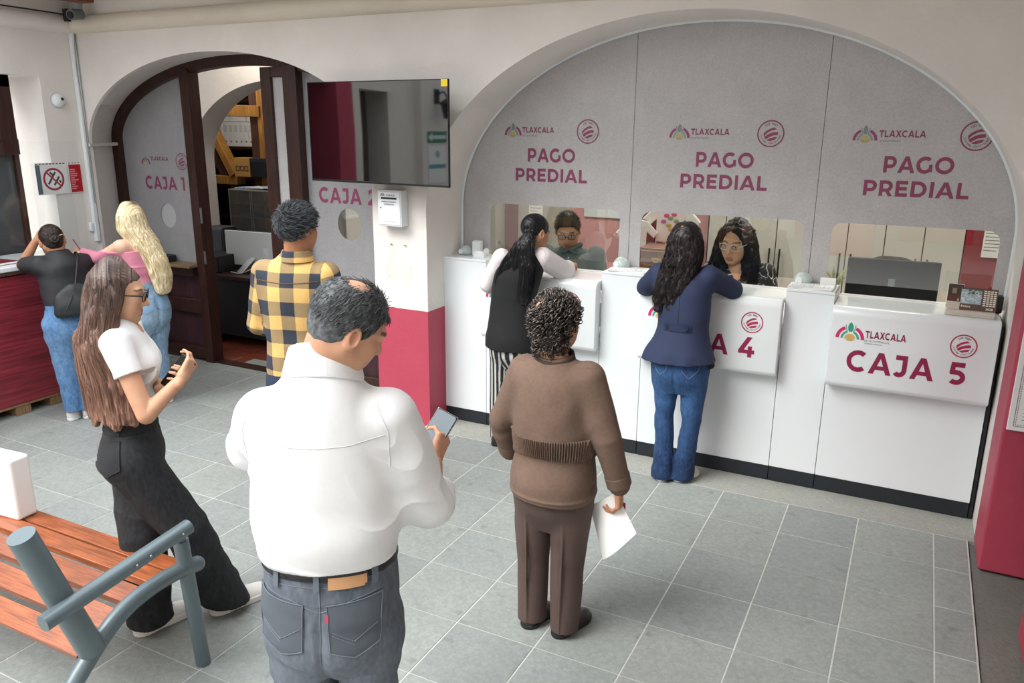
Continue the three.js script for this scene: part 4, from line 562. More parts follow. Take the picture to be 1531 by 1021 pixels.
// ---------------------------------------------------------------- bench
{
  const t = thing('bench', 'slatted wooden bench with a grey steel tube frame in the left foreground', 'bench', [0, 0, 0]);
  const mS = M({ color: 0x5b6a70, roughness: 0.4, metalness: 0.15, clearcoat: 0.4, clearcoatRoughness: 0.3 }), mSl = [0xb9663c, 0xc06d43, 0xae5f37, 0xbc683f].map((c, i) => M({ color: c, map: along(rep(T.grain, 5, 1.2, 0, i * 0.3)), roughness: 0.38, clearcoat: 0.25, bumpMap: along(rep(T.grain, 5, 1.2)), bumpScale: 0.0006 }));
  [[2.925, 3.012, 0.43], [3.026, 3.118, 0.437], [3.145, 3.237, 0.425], [3.268, 3.362, 0.4], [3.385, 3.475, 0.36]].forEach(([z0, z1, y], i) => { const g = bx(-2.0, -0.032, -(z1 - z0) / 2, 0, 0, (z1 - z0) / 2, 0.004); const m = obj('slat', g, mSl[i % 4], t); m.position.set(-2.5, y, (z0 + z1) / 2); m.rotation.x = [0.04, 0.06, -0.12, -0.3, -0.4][i] * -1; });
  const frame = (x, n) => {
    obj('seat_tube', tube([[x, 0.46, 2.955], [x, 0.475, 3.05], [x, 0.472, 3.2], [x, 0.435, 3.33], [x, 0.35, 3.45], [x, 0.22, 3.58], [x, 0.0, 3.7]], 0.032, 40, 16), mS, t);
    obj('end_cap', [new THREE.SphereGeometry(0.032, 16, 12).translate(x, 0.46, 2.955)], mS, t);
    obj('front_leg', [rod([x, 0, 2.975], [x, 0.6, 3.02], 0.03, 20)], mS, t); obj('back_post', [rod([x, 0.37, 3.44], [x, 0.91, 3.615], 0.046, 24, 0.044)], mS, t);
    obj('armrest', [rod([x + 0.055, 0.674, 3.02], [x + 0.055, 0.607, 3.625], 0.03, 20), rod([x, 0.6, 3.02], [x + 0.05, 0.665, 3.06], 0.02, 12), rod([x, 0.6, 3.52], [x + 0.055, 0.6, 3.52], 0.02, 12)], mS, t); for (const [y, z] of [[0.654, 3.22], [0.647, 3.28], [0.67, 3.07]]) obj('rivet', [new THREE.SphereGeometry(0.006, 8, 6).translate(x + 0.083, y, z)], mSteel, t);
  };
  frame(-2.45); frame(-4.35);
}
{ const t = thing('white_bag', 'plain white bag resting on the bench at the left edge', 'bag', [-3.69, 0.438, 3.01], 0.08); obj('body', [new RoundedBoxGeometry(0.4, 0.3, 0.1, 4, 0.016).translate(0, 0.145, 0)], M({ color: 0xf2f2f0, roughness: 0.85 }), t); obj('handle', [tube([[-0.08, 0.28, 0], [-0.05, 0.35, 0], [-0.12, 0.35, 0], [-0.17, 0.28, 0]], 0.008, 16, 6)], M({ color: 0xeeeeec, roughness: 0.85 }), t); }
// sign and posters further along the left wall, seen in the television's reflection
{
  const nw = (name, label, z0, z1, y0, y1, f) => { const t = thing(name, label, 'sign', [-6.596, 0, 0], Math.PI / 2); obj('sheet', [bx(-z1, y0, 0, -z0, y1, 0.006, 0.001)], mPaper, t); print(t, 'print', -z1, y0, -z0, y1, 0.0066, 400, f); };
  nw('arrow_sign', 'green sign with a pale arrow mirrored at the right of the television', 4.93, 5.36, 1.96, 2.12, (g, X, Y, k) => { g.fillStyle = '#3f7f6c'; g.fillRect(0, 0, 999, 999); g.fillStyle = '#dfeee8'; g.fillRect(X(-5.34), Y(2.065), 0.3 * k, 0.05 * k); g.beginPath(); g.moveTo(X(-4.95), Y(2.04)); g.lineTo(X(-5.04), Y(2.1)); g.lineTo(X(-5.04), Y(1.98)); g.fill(); });
  nw('wall_poster', 'white poster with a teal band mirrored below the green arrow sign', 4.96, 5.33, 1.4, 1.92, (g, X, Y, k) => { g.fillStyle = '#eef2f2'; g.fillRect(0, 0, 999, 999); g.fillStyle = '#5b97a3'; g.fillRect(X(-5.33), Y(1.66), 0.4 * k, 0.06 * k); g.fillStyle = '#9ba7a8'; g.beginPath(); g.arc(X(-5.15), Y(1.8), 0.05 * k, 0, 6.3); g.fill(); });
}
{ const t = thing('wall_lantern', 'dark metal lantern on the left wall mirrored at the right of the television', 'lantern', [-6.6, 2.5, 5.15]); obj('bracket', [tube([[0, 0.1, 0], [0.12, 0.16, 0], [0.2, 0.06, 0]], 0.014, 16, 8), bx(0, 0.0, -0.05, 0.02, 0.2, 0.05, 0.005)], mBlack, t); obj('housing', [new THREE.LatheGeometry([[0, -0.22], [0.06, -0.2], [0.1, -0.02], [0.13, 0.0], [0.03, 0.07], [0, 0.08]].map((p) => new THREE.Vector2(...p)), 8).translate(0.2, 0, 0)], M({ color: 0x33363a, roughness: 0.4, metalness: 0.5 }), t); }
// ---------------------------------------------------------------- sculpting: smooth unions of simple solids, meshed by surface nets
const sub3 = (a, b) => [a[0] - b[0], a[1] - b[1], a[2] - b[2]], add3 = (a, b) => [a[0] + b[0], a[1] + b[1], a[2] + b[2]], mul3 = (a, s) => [a[0] * s, a[1] * s, a[2] * s], dot3 = (a, b) => a[0] * b[0] + a[1] * b[1] + a[2] * b[2];
const len3 = (a) => Math.sqrt(a[0] * a[0] + a[1] * a[1] + a[2] * a[2]), nrm3 = (a) => mul3(a, 1 / (len3(a) || 1)), crs3 = (a, b) => [a[1] * b[2] - a[2] * b[1], a[2] * b[0] - a[0] * b[2], a[0] * b[1] - a[1] * b[0]], mix3 = (a, b, t) => [a[0] + (b[0] - a[0]) * t, a[1] + (b[1] - a[1]) * t, a[2] + (b[2] - a[2]) * t];
const clamp = (x, a, b) => Math.max(a, Math.min(b, x)), sstep = (a, b, x) => { const t = clamp((x - a) / (b - a), 0, 1); return t * t * (3 - 2 * t); };
const gauss = (p, c, r) => Math.exp(-((p[0] - c[0]) ** 2 + (p[1] - c[1]) ** 2 + (p[2] - c[2]) ** 2) / (r * r));
function cone(a, b, ra, rb = ra) { // tapered capsule
  const dx = b[0] - a[0], dy = b[1] - a[1], dz = b[2] - a[2], l2 = dx * dx + dy * dy + dz * dz || 1e-9;
  return (x, y, z) => { const px = x - a[0], py = y - a[1], pz = z - a[2], t = clamp((px * dx + py * dy + pz * dz) / l2, 0, 1); const qx = px - dx * t, qy = py - dy * t, qz = pz - dz * t; return Math.sqrt(qx * qx + qy * qy + qz * qz) - (ra + (rb - ra) * t); };
}
function chain(pts, rs) { const l = []; for (let i = 0; i + 1 < pts.length; i++) l.push(cone(pts[i], pts[i + 1], rs[i], rs[i + 1])); const n = l.length; return n === 1 ? l[0] : (x, y, z) => { let d = l[0](x, y, z); for (let i = 1; i < n; i++) { const e = l[i](x, y, z); if (e < d) d = e; } return d; }; }
function ell(c, r, ax) { // ellipsoid, ax = [right, up, forward]
  const A = ax || [[1, 0, 0], [0, 1, 0], [0, 0, 1]], m = Math.min(...r);
  return (x, y, z) => { const px = x - c[0], py = y - c[1], pz = z - c[2], u = (px * A[0][0] + py * A[0][1] + pz * A[0][2]) / r[0], v = (px * A[1][0] + py * A[1][1] + pz * A[1][2]) / r[1], w = (px * A[2][0] + py * A[2][1] + pz * A[2][2]) / r[2]; const k = Math.sqrt(u * u + v * v + w * w); if (k < 1e-4) return -m; const k2 = Math.sqrt((u / r[0]) ** 2 + (v / r[1]) ** 2 + (w / r[2]) ** 2); return k * (k - 1) / k2; };
}
// stack of ovals: sections [y, x, z, half width, depth in front, depth behind] from low to high; R right, F forward
function loft(sec, R, F, pw = 2) {
  const n = sec.length, T0 = [], T1 = [];
  for (let i = 0; i < n - 1; i++) {
    const a = sec[i], b = sec[i + 1], p = sec[Math.max(0, i - 1)], q = sec[Math.min(n - 1, i + 2)], dd = b[0] - a[0];
    T0.push([0, 1, 2, 3, 4, 5].map((k) => (i > 0 ? (b[k] - p[k]) / (b[0] - p[0]) * dd : b[k] - a[k]))); T1.push([0, 1, 2, 3, 4, 5].map((k) => (i < n - 2 ? (q[k] - a[k]) / (q[0] - a[0]) * dd : b[k] - a[k])));
  }
  const y0 = sec[0][0], y1 = sec[n - 1][0];
  return (x, y, z) => {
    const yy = y < y0 ? y0 : y > y1 ? y1 : y; let i = 0; while (i < n - 2 && yy > sec[i + 1][0]) i++;
    const a = sec[i], b = sec[i + 1], t = (yy - a[0]) / (b[0] - a[0]), s = 1 - t, h0 = (1 + 2 * t) * s * s, h1 = t * s * s, h2 = t * t * (3 - 2 * t), h3 = t * t * (t - 1), m0 = T0[i], m1 = T1[i];
    const px = x - (h0 * a[1] + h1 * m0[1] + h2 * b[1] + h3 * m1[1]), pz = z - (h0 * a[2] + h1 * m0[2] + h2 * b[2] + h3 * m1[2]), u = px * R[0] + pz * R[2], w = px * F[0] + pz * F[2], c = w > 0 ? 4 : 5;
    const rx = h0 * a[3] + h1 * m0[3] + h2 * b[3] + h3 * m1[3], rz = h0 * a[c] + h1 * m0[c] + h2 * b[c] + h3 * m1[c];
    const k = pw === 2 ? Math.sqrt((u / rx) ** 2 + (w / rz) ** 2) : (Math.abs(u / rx) ** pw + Math.abs(w / rz) ** pw) ** (1 / pw), l = Math.sqrt(u * u + w * w);
    const d = k < 1e-3 ? -Math.min(rx, rz) : l * (1 - 1 / k) * 0.9, e = Math.abs(y - yy);
    return e > 0 ? (d > 0 ? Math.sqrt(d * d + e * e) : Math.max(e, d)) : d;
  };
}
class Field {
  constructor() { this.u = []; this.s = []; this.clips = []; this.disp = null; }
  add(f, k = 0.02) { for (const g of Array.isArray(f) ? f : [f]) this.u.push({ f: g, k }); return this; }
  sub(f, k = 0.01) { for (const g of Array.isArray(f) ? f : [f]) this.s.push({ f: g, k }); return this; }
  clip(f) { this.clips.push(f); return this; }
  at(x, y, z, U = this.u) {
    let d = 1e3;
    for (let i = 0; i < U.length; i++) { const e = U[i].f(x, y, z), k = U[i].k, h = k - Math.abs(d - e); d = e < d ? e : d; if (h > 0) d -= h * h * 0.25 / k; }
    for (const { f, k } of this.s) { const e = -f(x, y, z), h = k - Math.abs(d - e); d = e > d ? e : d; if (h > 0) d += h * h * 0.25 / k; }
    if (this.disp && d < 0.04 && d > -0.04) d += this.disp(x, y, z);
    for (const c of this.clips) { const e = c(x, y, z); if (e > d) d = e; }
    return d;
  }
}
// surface nets over lo..hi; off is taken from the positions; col(p, n) gives linear colour, uv(p, n) texture coordinates
function sculpt(F, lo, hi, cell, { off = [0, 0, 0], col = null, uv = null, eps = 0.002 } = {}) {
  const B = 8, nx = Math.ceil((hi[0] - lo[0]) / cell / B) * B + 1, ny = Math.ceil((hi[1] - lo[1]) / cell / B) * B + 1, nz = Math.ceil((hi[2] - lo[2]) / cell / B) * B + 1;
  const g = new Float32Array(nx * ny * nz).fill(1), hd = B * cell * 0.9, lists = new Map(), nbx = (nx - 1) / B, nby = (ny - 1) / B;
  for (let bz = 0; bz < nz - 1; bz += B) for (let by = 0; by < ny - 1; by += B) for (let bX = 0; bX < nx - 1; bX += B) {
    const cx = lo[0] + (bX + B / 2) * cell, cy = lo[1] + (by + B / 2) * cell, cz = lo[2] + (bz + B / 2) * cell;
    let m = 1e3; const vals = F.u.map(({ f, k }) => { const v = f(cx, cy, cz); if (v < m) m = v; return v; });
    const far = m > hd * 1.6 + 0.05; if (far) continue;
    const U = F.u.filter((q, i) => vals[i] - hd * 1.25 < m + hd * 1.25 + q.k);
    if (F.at(cx, cy, cz, U) < -hd * 1.6 - 0.03 && m < -hd * 1.6 - 0.03) { for (let z = bz; z <= bz + B; z++) for (let y = by; y <= by + B; y++) for (let x = bX; x <= bX + B; x++) g[(z * ny + y) * nx + x] = -1; continue; }
    lists.set((bz / B * nby + by / B) * nbx + bX / B, U);
    for (let z = bz; z <= bz + B; z++) for (let y = by; y <= by + B; y++) for (let x = bX; x <= bX + B; x++) g[(z * ny + y) * nx + x] = F.at(lo[0] + x * cell, lo[1] + y * cell, lo[2] + z * cell, U);
  }
  const id = new Int32Array(nx * ny * nz).fill(-1), pos = [], ind = [], at = (x, y, z) => (z * ny + y) * nx + x;
  const C = [[0, 0, 0], [1, 0, 0], [0, 1, 0], [1, 1, 0], [0, 0, 1], [1, 0, 1], [0, 1, 1], [1, 1, 1]], E = [[0, 1], [2, 3], [4, 5], [6, 7], [0, 2], [1, 3], [4, 6], [5, 7], [0, 4], [1, 5], [2, 6], [3, 7]], v = new Array(8);
  for (let z = 0; z < nz - 1; z++) for (let y = 0; y < ny - 1; y++) for (let x = 0; x < nx - 1; x++) {
    let neg = 0; for (let c = 0; c < 8; c++) { v[c] = g[at(x + C[c][0], y + C[c][1], z + C[c][2])]; if (v[c] < 0) neg++; }
    if (neg === 0 || neg === 8) continue;
    let sx = 0, sy = 0, sz = 0, n = 0;
    for (const [a, b] of E) if ((v[a] < 0) !== (v[b] < 0)) { const t = v[a] / (v[a] - v[b]); sx += C[a][0] + (C[b][0] - C[a][0]) * t; sy += C[a][1] + (C[b][1] - C[a][1]) * t; sz += C[a][2] + (C[b][2] - C[a][2]) * t; n++; }
    id[at(x, y, z)] = pos.length / 3; pos.push(lo[0] + (x + sx / n) * cell, lo[1] + (y + sy / n) * cell, lo[2] + (z + sz / n) * cell);
  }
  const quad = (a, b, c, d, flip) => { if (a < 0 || b < 0 || c < 0 || d < 0) return; if (flip) ind.push(a, c, b, a, d, c); else ind.push(a, b, c, a, c, d); };
  for (let z = 1; z < nz - 1; z++) for (let y = 1; y < ny - 1; y++) for (let x = 1; x < nx - 1; x++) {
    const s = g[at(x, y, z)] < 0;
    if (s !== (g[at(x + 1, y, z)] < 0)) quad(id[at(x, y - 1, z - 1)], id[at(x, y, z - 1)], id[at(x, y, z)], id[at(x, y - 1, z)], !s);
    if (s !== (g[at(x, y + 1, z)] < 0)) quad(id[at(x - 1, y, z - 1)], id[at(x - 1, y, z)], id[at(x, y, z)], id[at(x, y, z - 1)], !s);
    if (s !== (g[at(x, y, z + 1)] < 0)) quad(id[at(x - 1, y - 1, z)], id[at(x, y - 1, z)], id[at(x, y, z)], id[at(x - 1, y, z)], !s);
  }
  const N = pos.length / 3, P3 = new Float32Array(N * 3), N3 = new Float32Array(N * 3), U2 = new Float32Array(N * 2), C3 = col ? new Float32Array(N * 3) : null;
  for (let i = 0; i < N; i++) {
    const x = pos[3 * i], y = pos[3 * i + 1], z = pos[3 * i + 2];
    const bi = (Math.floor((z - lo[2]) / cell / B) * nby + Math.floor((y - lo[1]) / cell / B)) * nbx + Math.floor((x - lo[0]) / cell / B), U = lists.get(bi) || F.u;
    const e1 = F.at(x + eps, y - eps, z - eps, U), e2 = F.at(x - eps, y - eps, z + eps, U), e3 = F.at(x - eps, y + eps, z - eps, U), e4 = F.at(x + eps, y + eps, z + eps, U), n = nrm3([e1 - e2 - e3 + e4, -e1 - e2 + e3 + e4, -e1 + e2 - e3 + e4]);
    P3[3 * i] = x - off[0]; P3[3 * i + 1] = y - off[1]; P3[3 * i + 2] = z - off[2]; N3.set(n, 3 * i);
    const p = [x, y, z], w = uv ? uv(p, n) : Math.abs(n[1]) > 0.8 ? [x, z] : Math.abs(n[0]) > Math.abs(n[2]) ? [z, y] : [x, y]; U2[2 * i] = w[0]; U2[2 * i + 1] = w[1];
    if (col) C3.set(col(p, n), 3 * i);
  }
  const q = new THREE.BufferGeometry(); q.setAttribute('position', new THREE.BufferAttribute(P3, 3)); q.setAttribute('normal', new THREE.BufferAttribute(N3, 3)); q.setAttribute('uv', new THREE.BufferAttribute(U2, 2));
  if (col) q.setAttribute('color', new THREE.BufferAttribute(C3, 3)); q.setIndex(ind); return q;
}
function join(list) { const c = list.some((g) => g.attributes.color); for (const g of list) if (c && !g.attributes.color) g.setAttribute('color', new THREE.BufferAttribute(new Float32Array(g.attributes.position.count * 3).fill(1), 3)); return mergeGeometries(list); }
// noise stretched across an axis: fast along a, slow across
function folds(p, a, fast, slow, s = 0) { const t = dot3(p, a), b = [p[0] - a[0] * t, p[1] - a[1] * t, p[2] - a[2] * t]; return vn(t * fast + s * 7.3 + vn(b[0] * slow, b[1] * slow, b[2] * slow + s) * 1.2, (b[0] + b[2] * 0.7) * slow + s, (b[1] + b[2] * 0.7) * slow); }
function creases(p, a, fast, slow, s = 0) { const n = Math.abs(folds(p, a, fast, slow, s)); return (1 - Math.min(1, n * 3.2)) ** 2; } // narrow raised folds
// ray from outside onto a field along dir
function onto(F, p, dir, lift = 0, back = 0.25) { let t = -back; for (let i = 0; i < 60; i++) { const q = add3(p, mul3(dir, t)), d = F.at(...q); if (d < lift + 0.0004) return q; t += Math.max(d - lift, 0.0006) * 0.8; if (t > 0.4) break; } return null; }
// thin line sewn on a field: pts are seen along dir
function sewn(F, pts, dir, r = 0.0018, off = [0, 0, 0], n = 40) {
  const c = new THREE.CatmullRomCurve3(pts.map((p) => V(...p)), false, 'catmullrom', 0.1), out = []; for (let i = 0; i <= n; i++) { const p = c.getPointAt(i / n), q = onto(F, [p.x, p.y, p.z], dir, r * 0.2); if (q) out.push(V(...sub3(q, off))); }
  return out.length > 3 ? new THREE.TubeGeometry(new THREE.CatmullRomCurve3(out), out.length * 2, r, 5) : null;
}
// patch of cloth lying on a field: outline in (u, v) metres about centre c with axes U, Vv, seen along dir
function patch(F, c, U, Vv, outline, dir, thick, off = [0, 0, 0], step = 0.006, col = null) {
  const sh = poly(outline), pts = sh.getPoints(), inside = (x, y) => { let k = false; for (let i = 0, j = pts.length - 1; i < pts.length; j = i++) { const a = pts[i], b = pts[j]; if ((a.y > y) !== (b.y > y) && x < (b.x - a.x) * (y - a.y) / (b.y - a.y) + a.x) k = !k; } return k; };
  const x0 = Math.min(...outline.map((p) => p[0])), x1 = Math.max(...outline.map((p) => p[0])), y0 = Math.min(...outline.map((p) => p[1])), y1 = Math.max(...outline.map((p) => p[1]));
  const nx = Math.ceil((x1 - x0) / step), ny = Math.ceil((y1 - y0) / step), idx = {}, pos = [], uv = [], ind = [];
  const put = (i, j) => { const k = i * 1000 + j; if (k in idx) return idx[k]; const x = x0 + (x1 - x0) * i / nx, y = y0 + (y1 - y0) * j / ny, q = onto(F, add3(c, add3(mul3(U, x), mul3(Vv, y))), dir, thick); if (!q) return (idx[k] = -1); pos.push(...sub3(q, off)); uv.push(x, y); return (idx[k] = pos.length / 3 - 1); };
  for (let i = 0; i < nx; i++) for (let j = 0; j < ny; j++) { if (!inside(x0 + (x1 - x0) * (i + 0.5) / nx, y0 + (y1 - y0) * (j + 0.5) / ny)) continue; const a = put(i, j), b = put(i + 1, j), cc = put(i + 1, j + 1), d = put(i, j + 1); if (a < 0 || b < 0 || cc < 0 || d < 0) continue; ind.push(a, b, cc, a, cc, d); }
  const g = new THREE.BufferGeometry(); g.setAttribute('position', new THREE.Float32BufferAttribute(pos, 3)); g.setAttribute('uv', new THREE.Float32BufferAttribute(uv, 2)); g.setIndex(ind); g.computeVertexNormals(); return g;
}
// many thin tapering strands as one geometry
function strands(lines, r0, r1, off, colOf, sides = 3) {
  let nv = 0, ni = 0; for (const l of lines) { nv += l.length * sides; ni += (l.length - 1) * sides * 6; }
  const P3 = new Float32Array(nv * 3), N3 = new Float32Array(nv * 3), C3 = new Float32Array(nv * 3), I = new Uint32Array(ni); let v = 0, k = 0;
  lines.forEach((l, li) => {
    const c0 = colOf(li, 0), c1 = colOf(li, 1), n = l.length;
    for (let i = 0; i < n; i++) {
      const t = nrm3(sub3(l[Math.min(n - 1, i + 1)], l[Math.max(0, i - 1)])), a = Math.abs(t[1]) < 0.9 ? [0, 1, 0] : [1, 0, 0], x = nrm3(crs3(a, t)), y = crs3(t, x), s = i / (n - 1), r = (r0 + (r1 - r0) * s) * (s > 0.85 ? 1 - (s - 0.85) * 5 : 1);
      for (let j = 0; j < sides; j++) { const w = j / sides * 6.2832, d = add3(mul3(x, Math.cos(w)), mul3(y, Math.sin(w))), o = (v + i * sides + j) * 3; for (let q = 0; q < 3; q++) { P3[o + q] = l[i][q] + d[q] * r - off[q]; N3[o + q] = d[q]; C3[o + q] = c0[q] + (c1[q] - c0[q]) * s; } }
      if (i < n - 1) for (let j = 0; j < sides; j++) { const a0 = v + i * sides + j, b0 = v + i * sides + (j + 1) % sides; I.set([a0, b0, b0 + sides, a0, b0 + sides, a0 + sides], k); k += 6; }
    }
    v += n * sides;
  });
  const g = new THREE.BufferGeometry(); g.setAttribute('position', new THREE.BufferAttribute(P3, 3)); g.setAttribute('normal', new THREE.BufferAttribute(N3, 3)); g.setAttribute('uv', new THREE.BufferAttribute(new Float32Array(nv * 2), 2)); g.setAttribute('color', new THREE.BufferAttribute(C3, 3)); g.setIndex(new THREE.BufferAttribute(I, 1)); return g;
}
const lin = (hex) => new THREE.Color(hex).toArray();
const mFabric = (o = {}) => M({ vertexColors: true, roughness: 0.9, sheen: 0.15, sheenRoughness: 0.6, bumpMap: rep(T.fabric, 14), bumpScale: 0.0006, ...o });
const mSkin = M({ vertexColors: true, roughness: 0.5, specularIntensity: 0.5 });
const mHair = M({ vertexColors: true, roughness: 0.42, specularIntensity: 0.7 });

// ---------------------------------------------------------------- heads and hands
// frame of a head: centre (between the eyes' height and the middle of the skull), forward f, up u
function frame(c, f, up = [0, 1, 0], s = 1) { const F = nrm3(f), R = nrm3(crs3(F, up)), U = crs3(R, F); return { c, R, U, F, s, to: (x, y, z) => add3(c, add3(add3(mul3(R, x * s), mul3(U, y * s)), mul3(F, z * s))), ax: [R, U, F], inv: (p) => { const d = sub3(p, c); return [dot3(d, R) / s, dot3(d, U) / s, dot3(d, F) / s]; } }; }
function headField(h, o = {}) {
  const F = new Field(), t = h.to, s = h.s, e = (x, y, z, r, k) => F.add(ell(t(x, y, z), r.map((q) => q * s), h.ax), (k ?? 0.02) * s), c = (a, b, r, r2, k) => F.add(cone(t(...a), t(...b), r * s, (r2 ?? r) * s), (k ?? 0.015) * s);
  const jaw = o.jaw ?? 1;
  e(0, 0.03, -0.016, [0.077, 0.086, 0.097]); e(0, -0.03, 0.022, [0.061, 0.078, 0.066], 0.03);
  for (const q of [-1, 1]) { c([q * 0.054 * jaw, -0.045, -0.005], [q * 0.016, -0.1, 0.058], 0.02, 0.017, 0.03); e(q * 0.044, -0.022, 0.058, [0.024, 0.02, 0.02], 0.025); e(q * 0.034, -0.058, 0.05, [0.03, 0.03, 0.026], 0.03); }
  e(0, -0.1, 0.064, [0.018, 0.014, 0.016], 0.02); c([-0.04, 0.023, 0.073], [0.04, 0.023, 0.073], 0.011, 0.011, 0.02);
  c([0, 0.008, 0.084], [0, -0.032, 0.107], 0.0075, 0.011, 0.012); for (const q of [-1, 1]) e(q * 0.012, -0.036, 0.093, [0.008, 0.008, 0.011], 0.008);
  F.sub([-1, 1].map((q) => ell(t(q * 0.033, 0.001, 0.094), [0.017 * s, 0.012 * s, 0.014 * s], h.ax)), 0.012 * s);
  for (const q of [-1, 1]) { e(q * 0.032, 0.0, 0.073, [0.0135, 0.0125, 0.0125], 0.002); e(q * 0.032, 0.008, 0.0775, [0.016, 0.005, 0.01], 0.004); e(q * 0.032, -0.0085, 0.077, [0.015, 0.004, 0.008], 0.004); }
  c([-0.02, -0.068, 0.08], [0.02, -0.068, 0.08], 0.006, 0.006, 0.01); e(0, -0.069, 0.085, [0.016, 0.006, 0.006], 0.008); e(0, -0.079, 0.083, [0.017, 0.007, 0.007], 0.008);
  F.sub(cone(t(-0.021, -0.0735, 0.0905), t(0.021, -0.0735, 0.0905), 0.002 * s), 0.004 * s);
  if (o.ears !== false) for (const q of [-1, 1]) {
    const ea = nrm3(add3(mul3(h.R, q), mul3(h.F, -0.45))), eu = nrm3(add3(h.U, mul3(h.F, -0.2))), ax = [ea, eu, nrm3(crs3(ea, eu))];
    F.add(ell(t(q * 0.081, -0.006, -0.012), [0.011 * s, 0.034 * s, 0.021 * s], ax), 0.008 * s); F.sub(ell(add3(t(q * 0.086, -0.004, -0.006), mul3(ea, 0.006 * s)), [0.009 * s, 0.02 * s, 0.011 * s], ax), 0.006 * s); F.add(ell(t(q * 0.079, -0.03, -0.004), [0.007 * s, 0.009 * s, 0.009 * s], ax), 0.006 * s);
  }
  return F;
}
function headColor(h, skin, o = {}) {
  const S = lin(skin), lip = lin(o.lip || '#9c5a50'), brow = lin(o.brow || '#1c1512'), red = lin('#a85a48');
  return (p) => {
    const [x, y, z] = h.inv(p), ax = Math.abs(x); let c = S; const mot = 1 + 0.06 * vn(p[0] * 60, p[1] * 60, p[2] * 60); c = mul3(c, mot);
    c = mix3(c, red, 0.18 * Math.exp(-((ax - 0.04) ** 2 + (y + 0.035) ** 2) / 0.0006) * (z > 0.03 ? 1 : 0) + 0.15 * (ax > 0.082 ? 1 : 0) + 0.12 * Math.exp(-(x * x + (y + 0.036) ** 2) / 0.0002));
    if (z > 0.06) {
      const d = Math.hypot((ax - 0.032), y * 1.0); if (d < 0.0122 && Math.abs(y) < 0.0055 && z < 0.0868) c = d < 0.0042 ? [0.012, 0.008, 0.006] : [0.6, 0.57, 0.54];
      else if (Math.abs(y - 0.0062) < 0.0022 && ax > 0.018 && ax < 0.047) c = mix3(c, brow, 0.8);
      if (ax > 0.014 && ax < 0.054 && Math.abs(y - (0.025 + 0.006 * Math.sin((ax - 0.014) / 0.04 * 2.6))) < 0.0042) c = mix3(c, brow, 0.75 + 0.2 * vn(x * 900, y * 900));
      if (ax < 0.023 && y < -0.062 && y > -0.087 && z > 0.078) c = mix3(c, lip, 0.75 * (1 - sstep(0.016, 0.024, ax)));
      if (o.shave && y < -0.05 && z > 0.02) c = mix3(c, [0.06, 0.05, 0.05], o.shave * (0.6 + 0.4 * vn(x * 700, y * 700, z * 700)) * sstep(-0.045, -0.06, y));
    }
    if (o.scalp) c = o.scalp(c, x, y, z, p);
    return c;
  };
}
// hand: wrist w, fingers along dir, palm facing pn, thumb on the side th; curl per finger (thumb first)
function handField(w, dir, pn, side, curl, s = 1, F = new Field(), thumbOut = 0.8) {
  const Y = nrm3(dir), Z = nrm3(sub3(pn, mul3(Y, dot3(pn, Y)))), X = mul3(nrm3(crs3(Y, Z)), side), at = (x, y, z) => add3(w, add3(add3(mul3(X, x * s), mul3(Y, y * s)), mul3(Z, z * s)));
  F.add(cone(at(0, -0.03, 0), at(0, 0.012, 0), 0.024 * s, 0.023 * s), 0.02 * s);
  const kx = [0.029, 0.0095, -0.0105, -0.029], ky = [0.088, 0.092, 0.087, 0.078], L = [[0.042, 0.026, 0.021], [0.046, 0.029, 0.022], [0.042, 0.027, 0.021], [0.033, 0.02, 0.019]], rr0 = [0.0092, 0.0094, 0.0088, 0.0078];
  for (let i = 0; i < 4; i++) {
    F.add(cone(at(kx[i] * 0.55, 0.012, 0.002), at(kx[i], ky[i], 0), 0.015 * s, 0.0115 * s), 0.014 * s);
    let a = curl[i + 1] * 0.85, p = [kx[i], ky[i], 0], r = rr0[i]; const sx = (kx[i]) * 1.6;
    for (let j = 0; j < 3; j++) { const q = [p[0] + sx * L[i][j] * Math.cos(a) , p[1] + L[i][j] * Math.cos(a), p[2] + L[i][j] * Math.sin(a)]; F.add(cone(at(...p), at(...q), r * s, r * 0.9 * s), (j ? 0.003 : 0.006) * s); p = q; r *= 0.9; a += curl[i + 1] * (j ? 0.7 : 1.1); }
  }
  F.add(cone(at(0.018, 0.022, 0.008), at(0.03, 0.05, 0.014), 0.017 * s, 0.014 * s), 0.014 * s);
  let p = [0.032, 0.035, 0.012], a = thumbOut, b = 0.25 + curl[0] * 0.5, r = 0.0118;
  for (const l of [0.036, 0.03, 0.024]) { const q = [p[0] + l * Math.sin(a) * Math.cos(b), p[1] + l * Math.cos(a), p[2] + l * Math.sin(b) * Math.sin(a + 0.5)]; F.add(cone(at(...p), at(...q), r * s, r * 0.88 * s), 0.006 * s); p = q; r *= 0.9; a -= 0.3 + curl[0] * 0.4; b += curl[0] * 0.4; }
  F.box = [w, 0.23 * s]; F.pt = at; return F;
}
const cube = (c, r) => [c.map((v) => v - r), c.map((v) => v + r)];
function skinColor(skin) { const S = lin(skin), red = lin('#b06a58'); return (p) => mix3(mul3(S, 1 + 0.07 * vn(p[0] * 50, p[1] * 50, p[2] * 50)), red, 0.12 + 0.1 * vn(p[0] * 25 + 9, p[1] * 25, p[2] * 25)); }
function handMesh(H, skin, off, cell = 0.0032) { return sculpt(H, ...cube(add3(H.box[0], [0, 0, 0]), H.box[1]), cell, { off, col: skinColor(skin), eps: 0.001 }); }
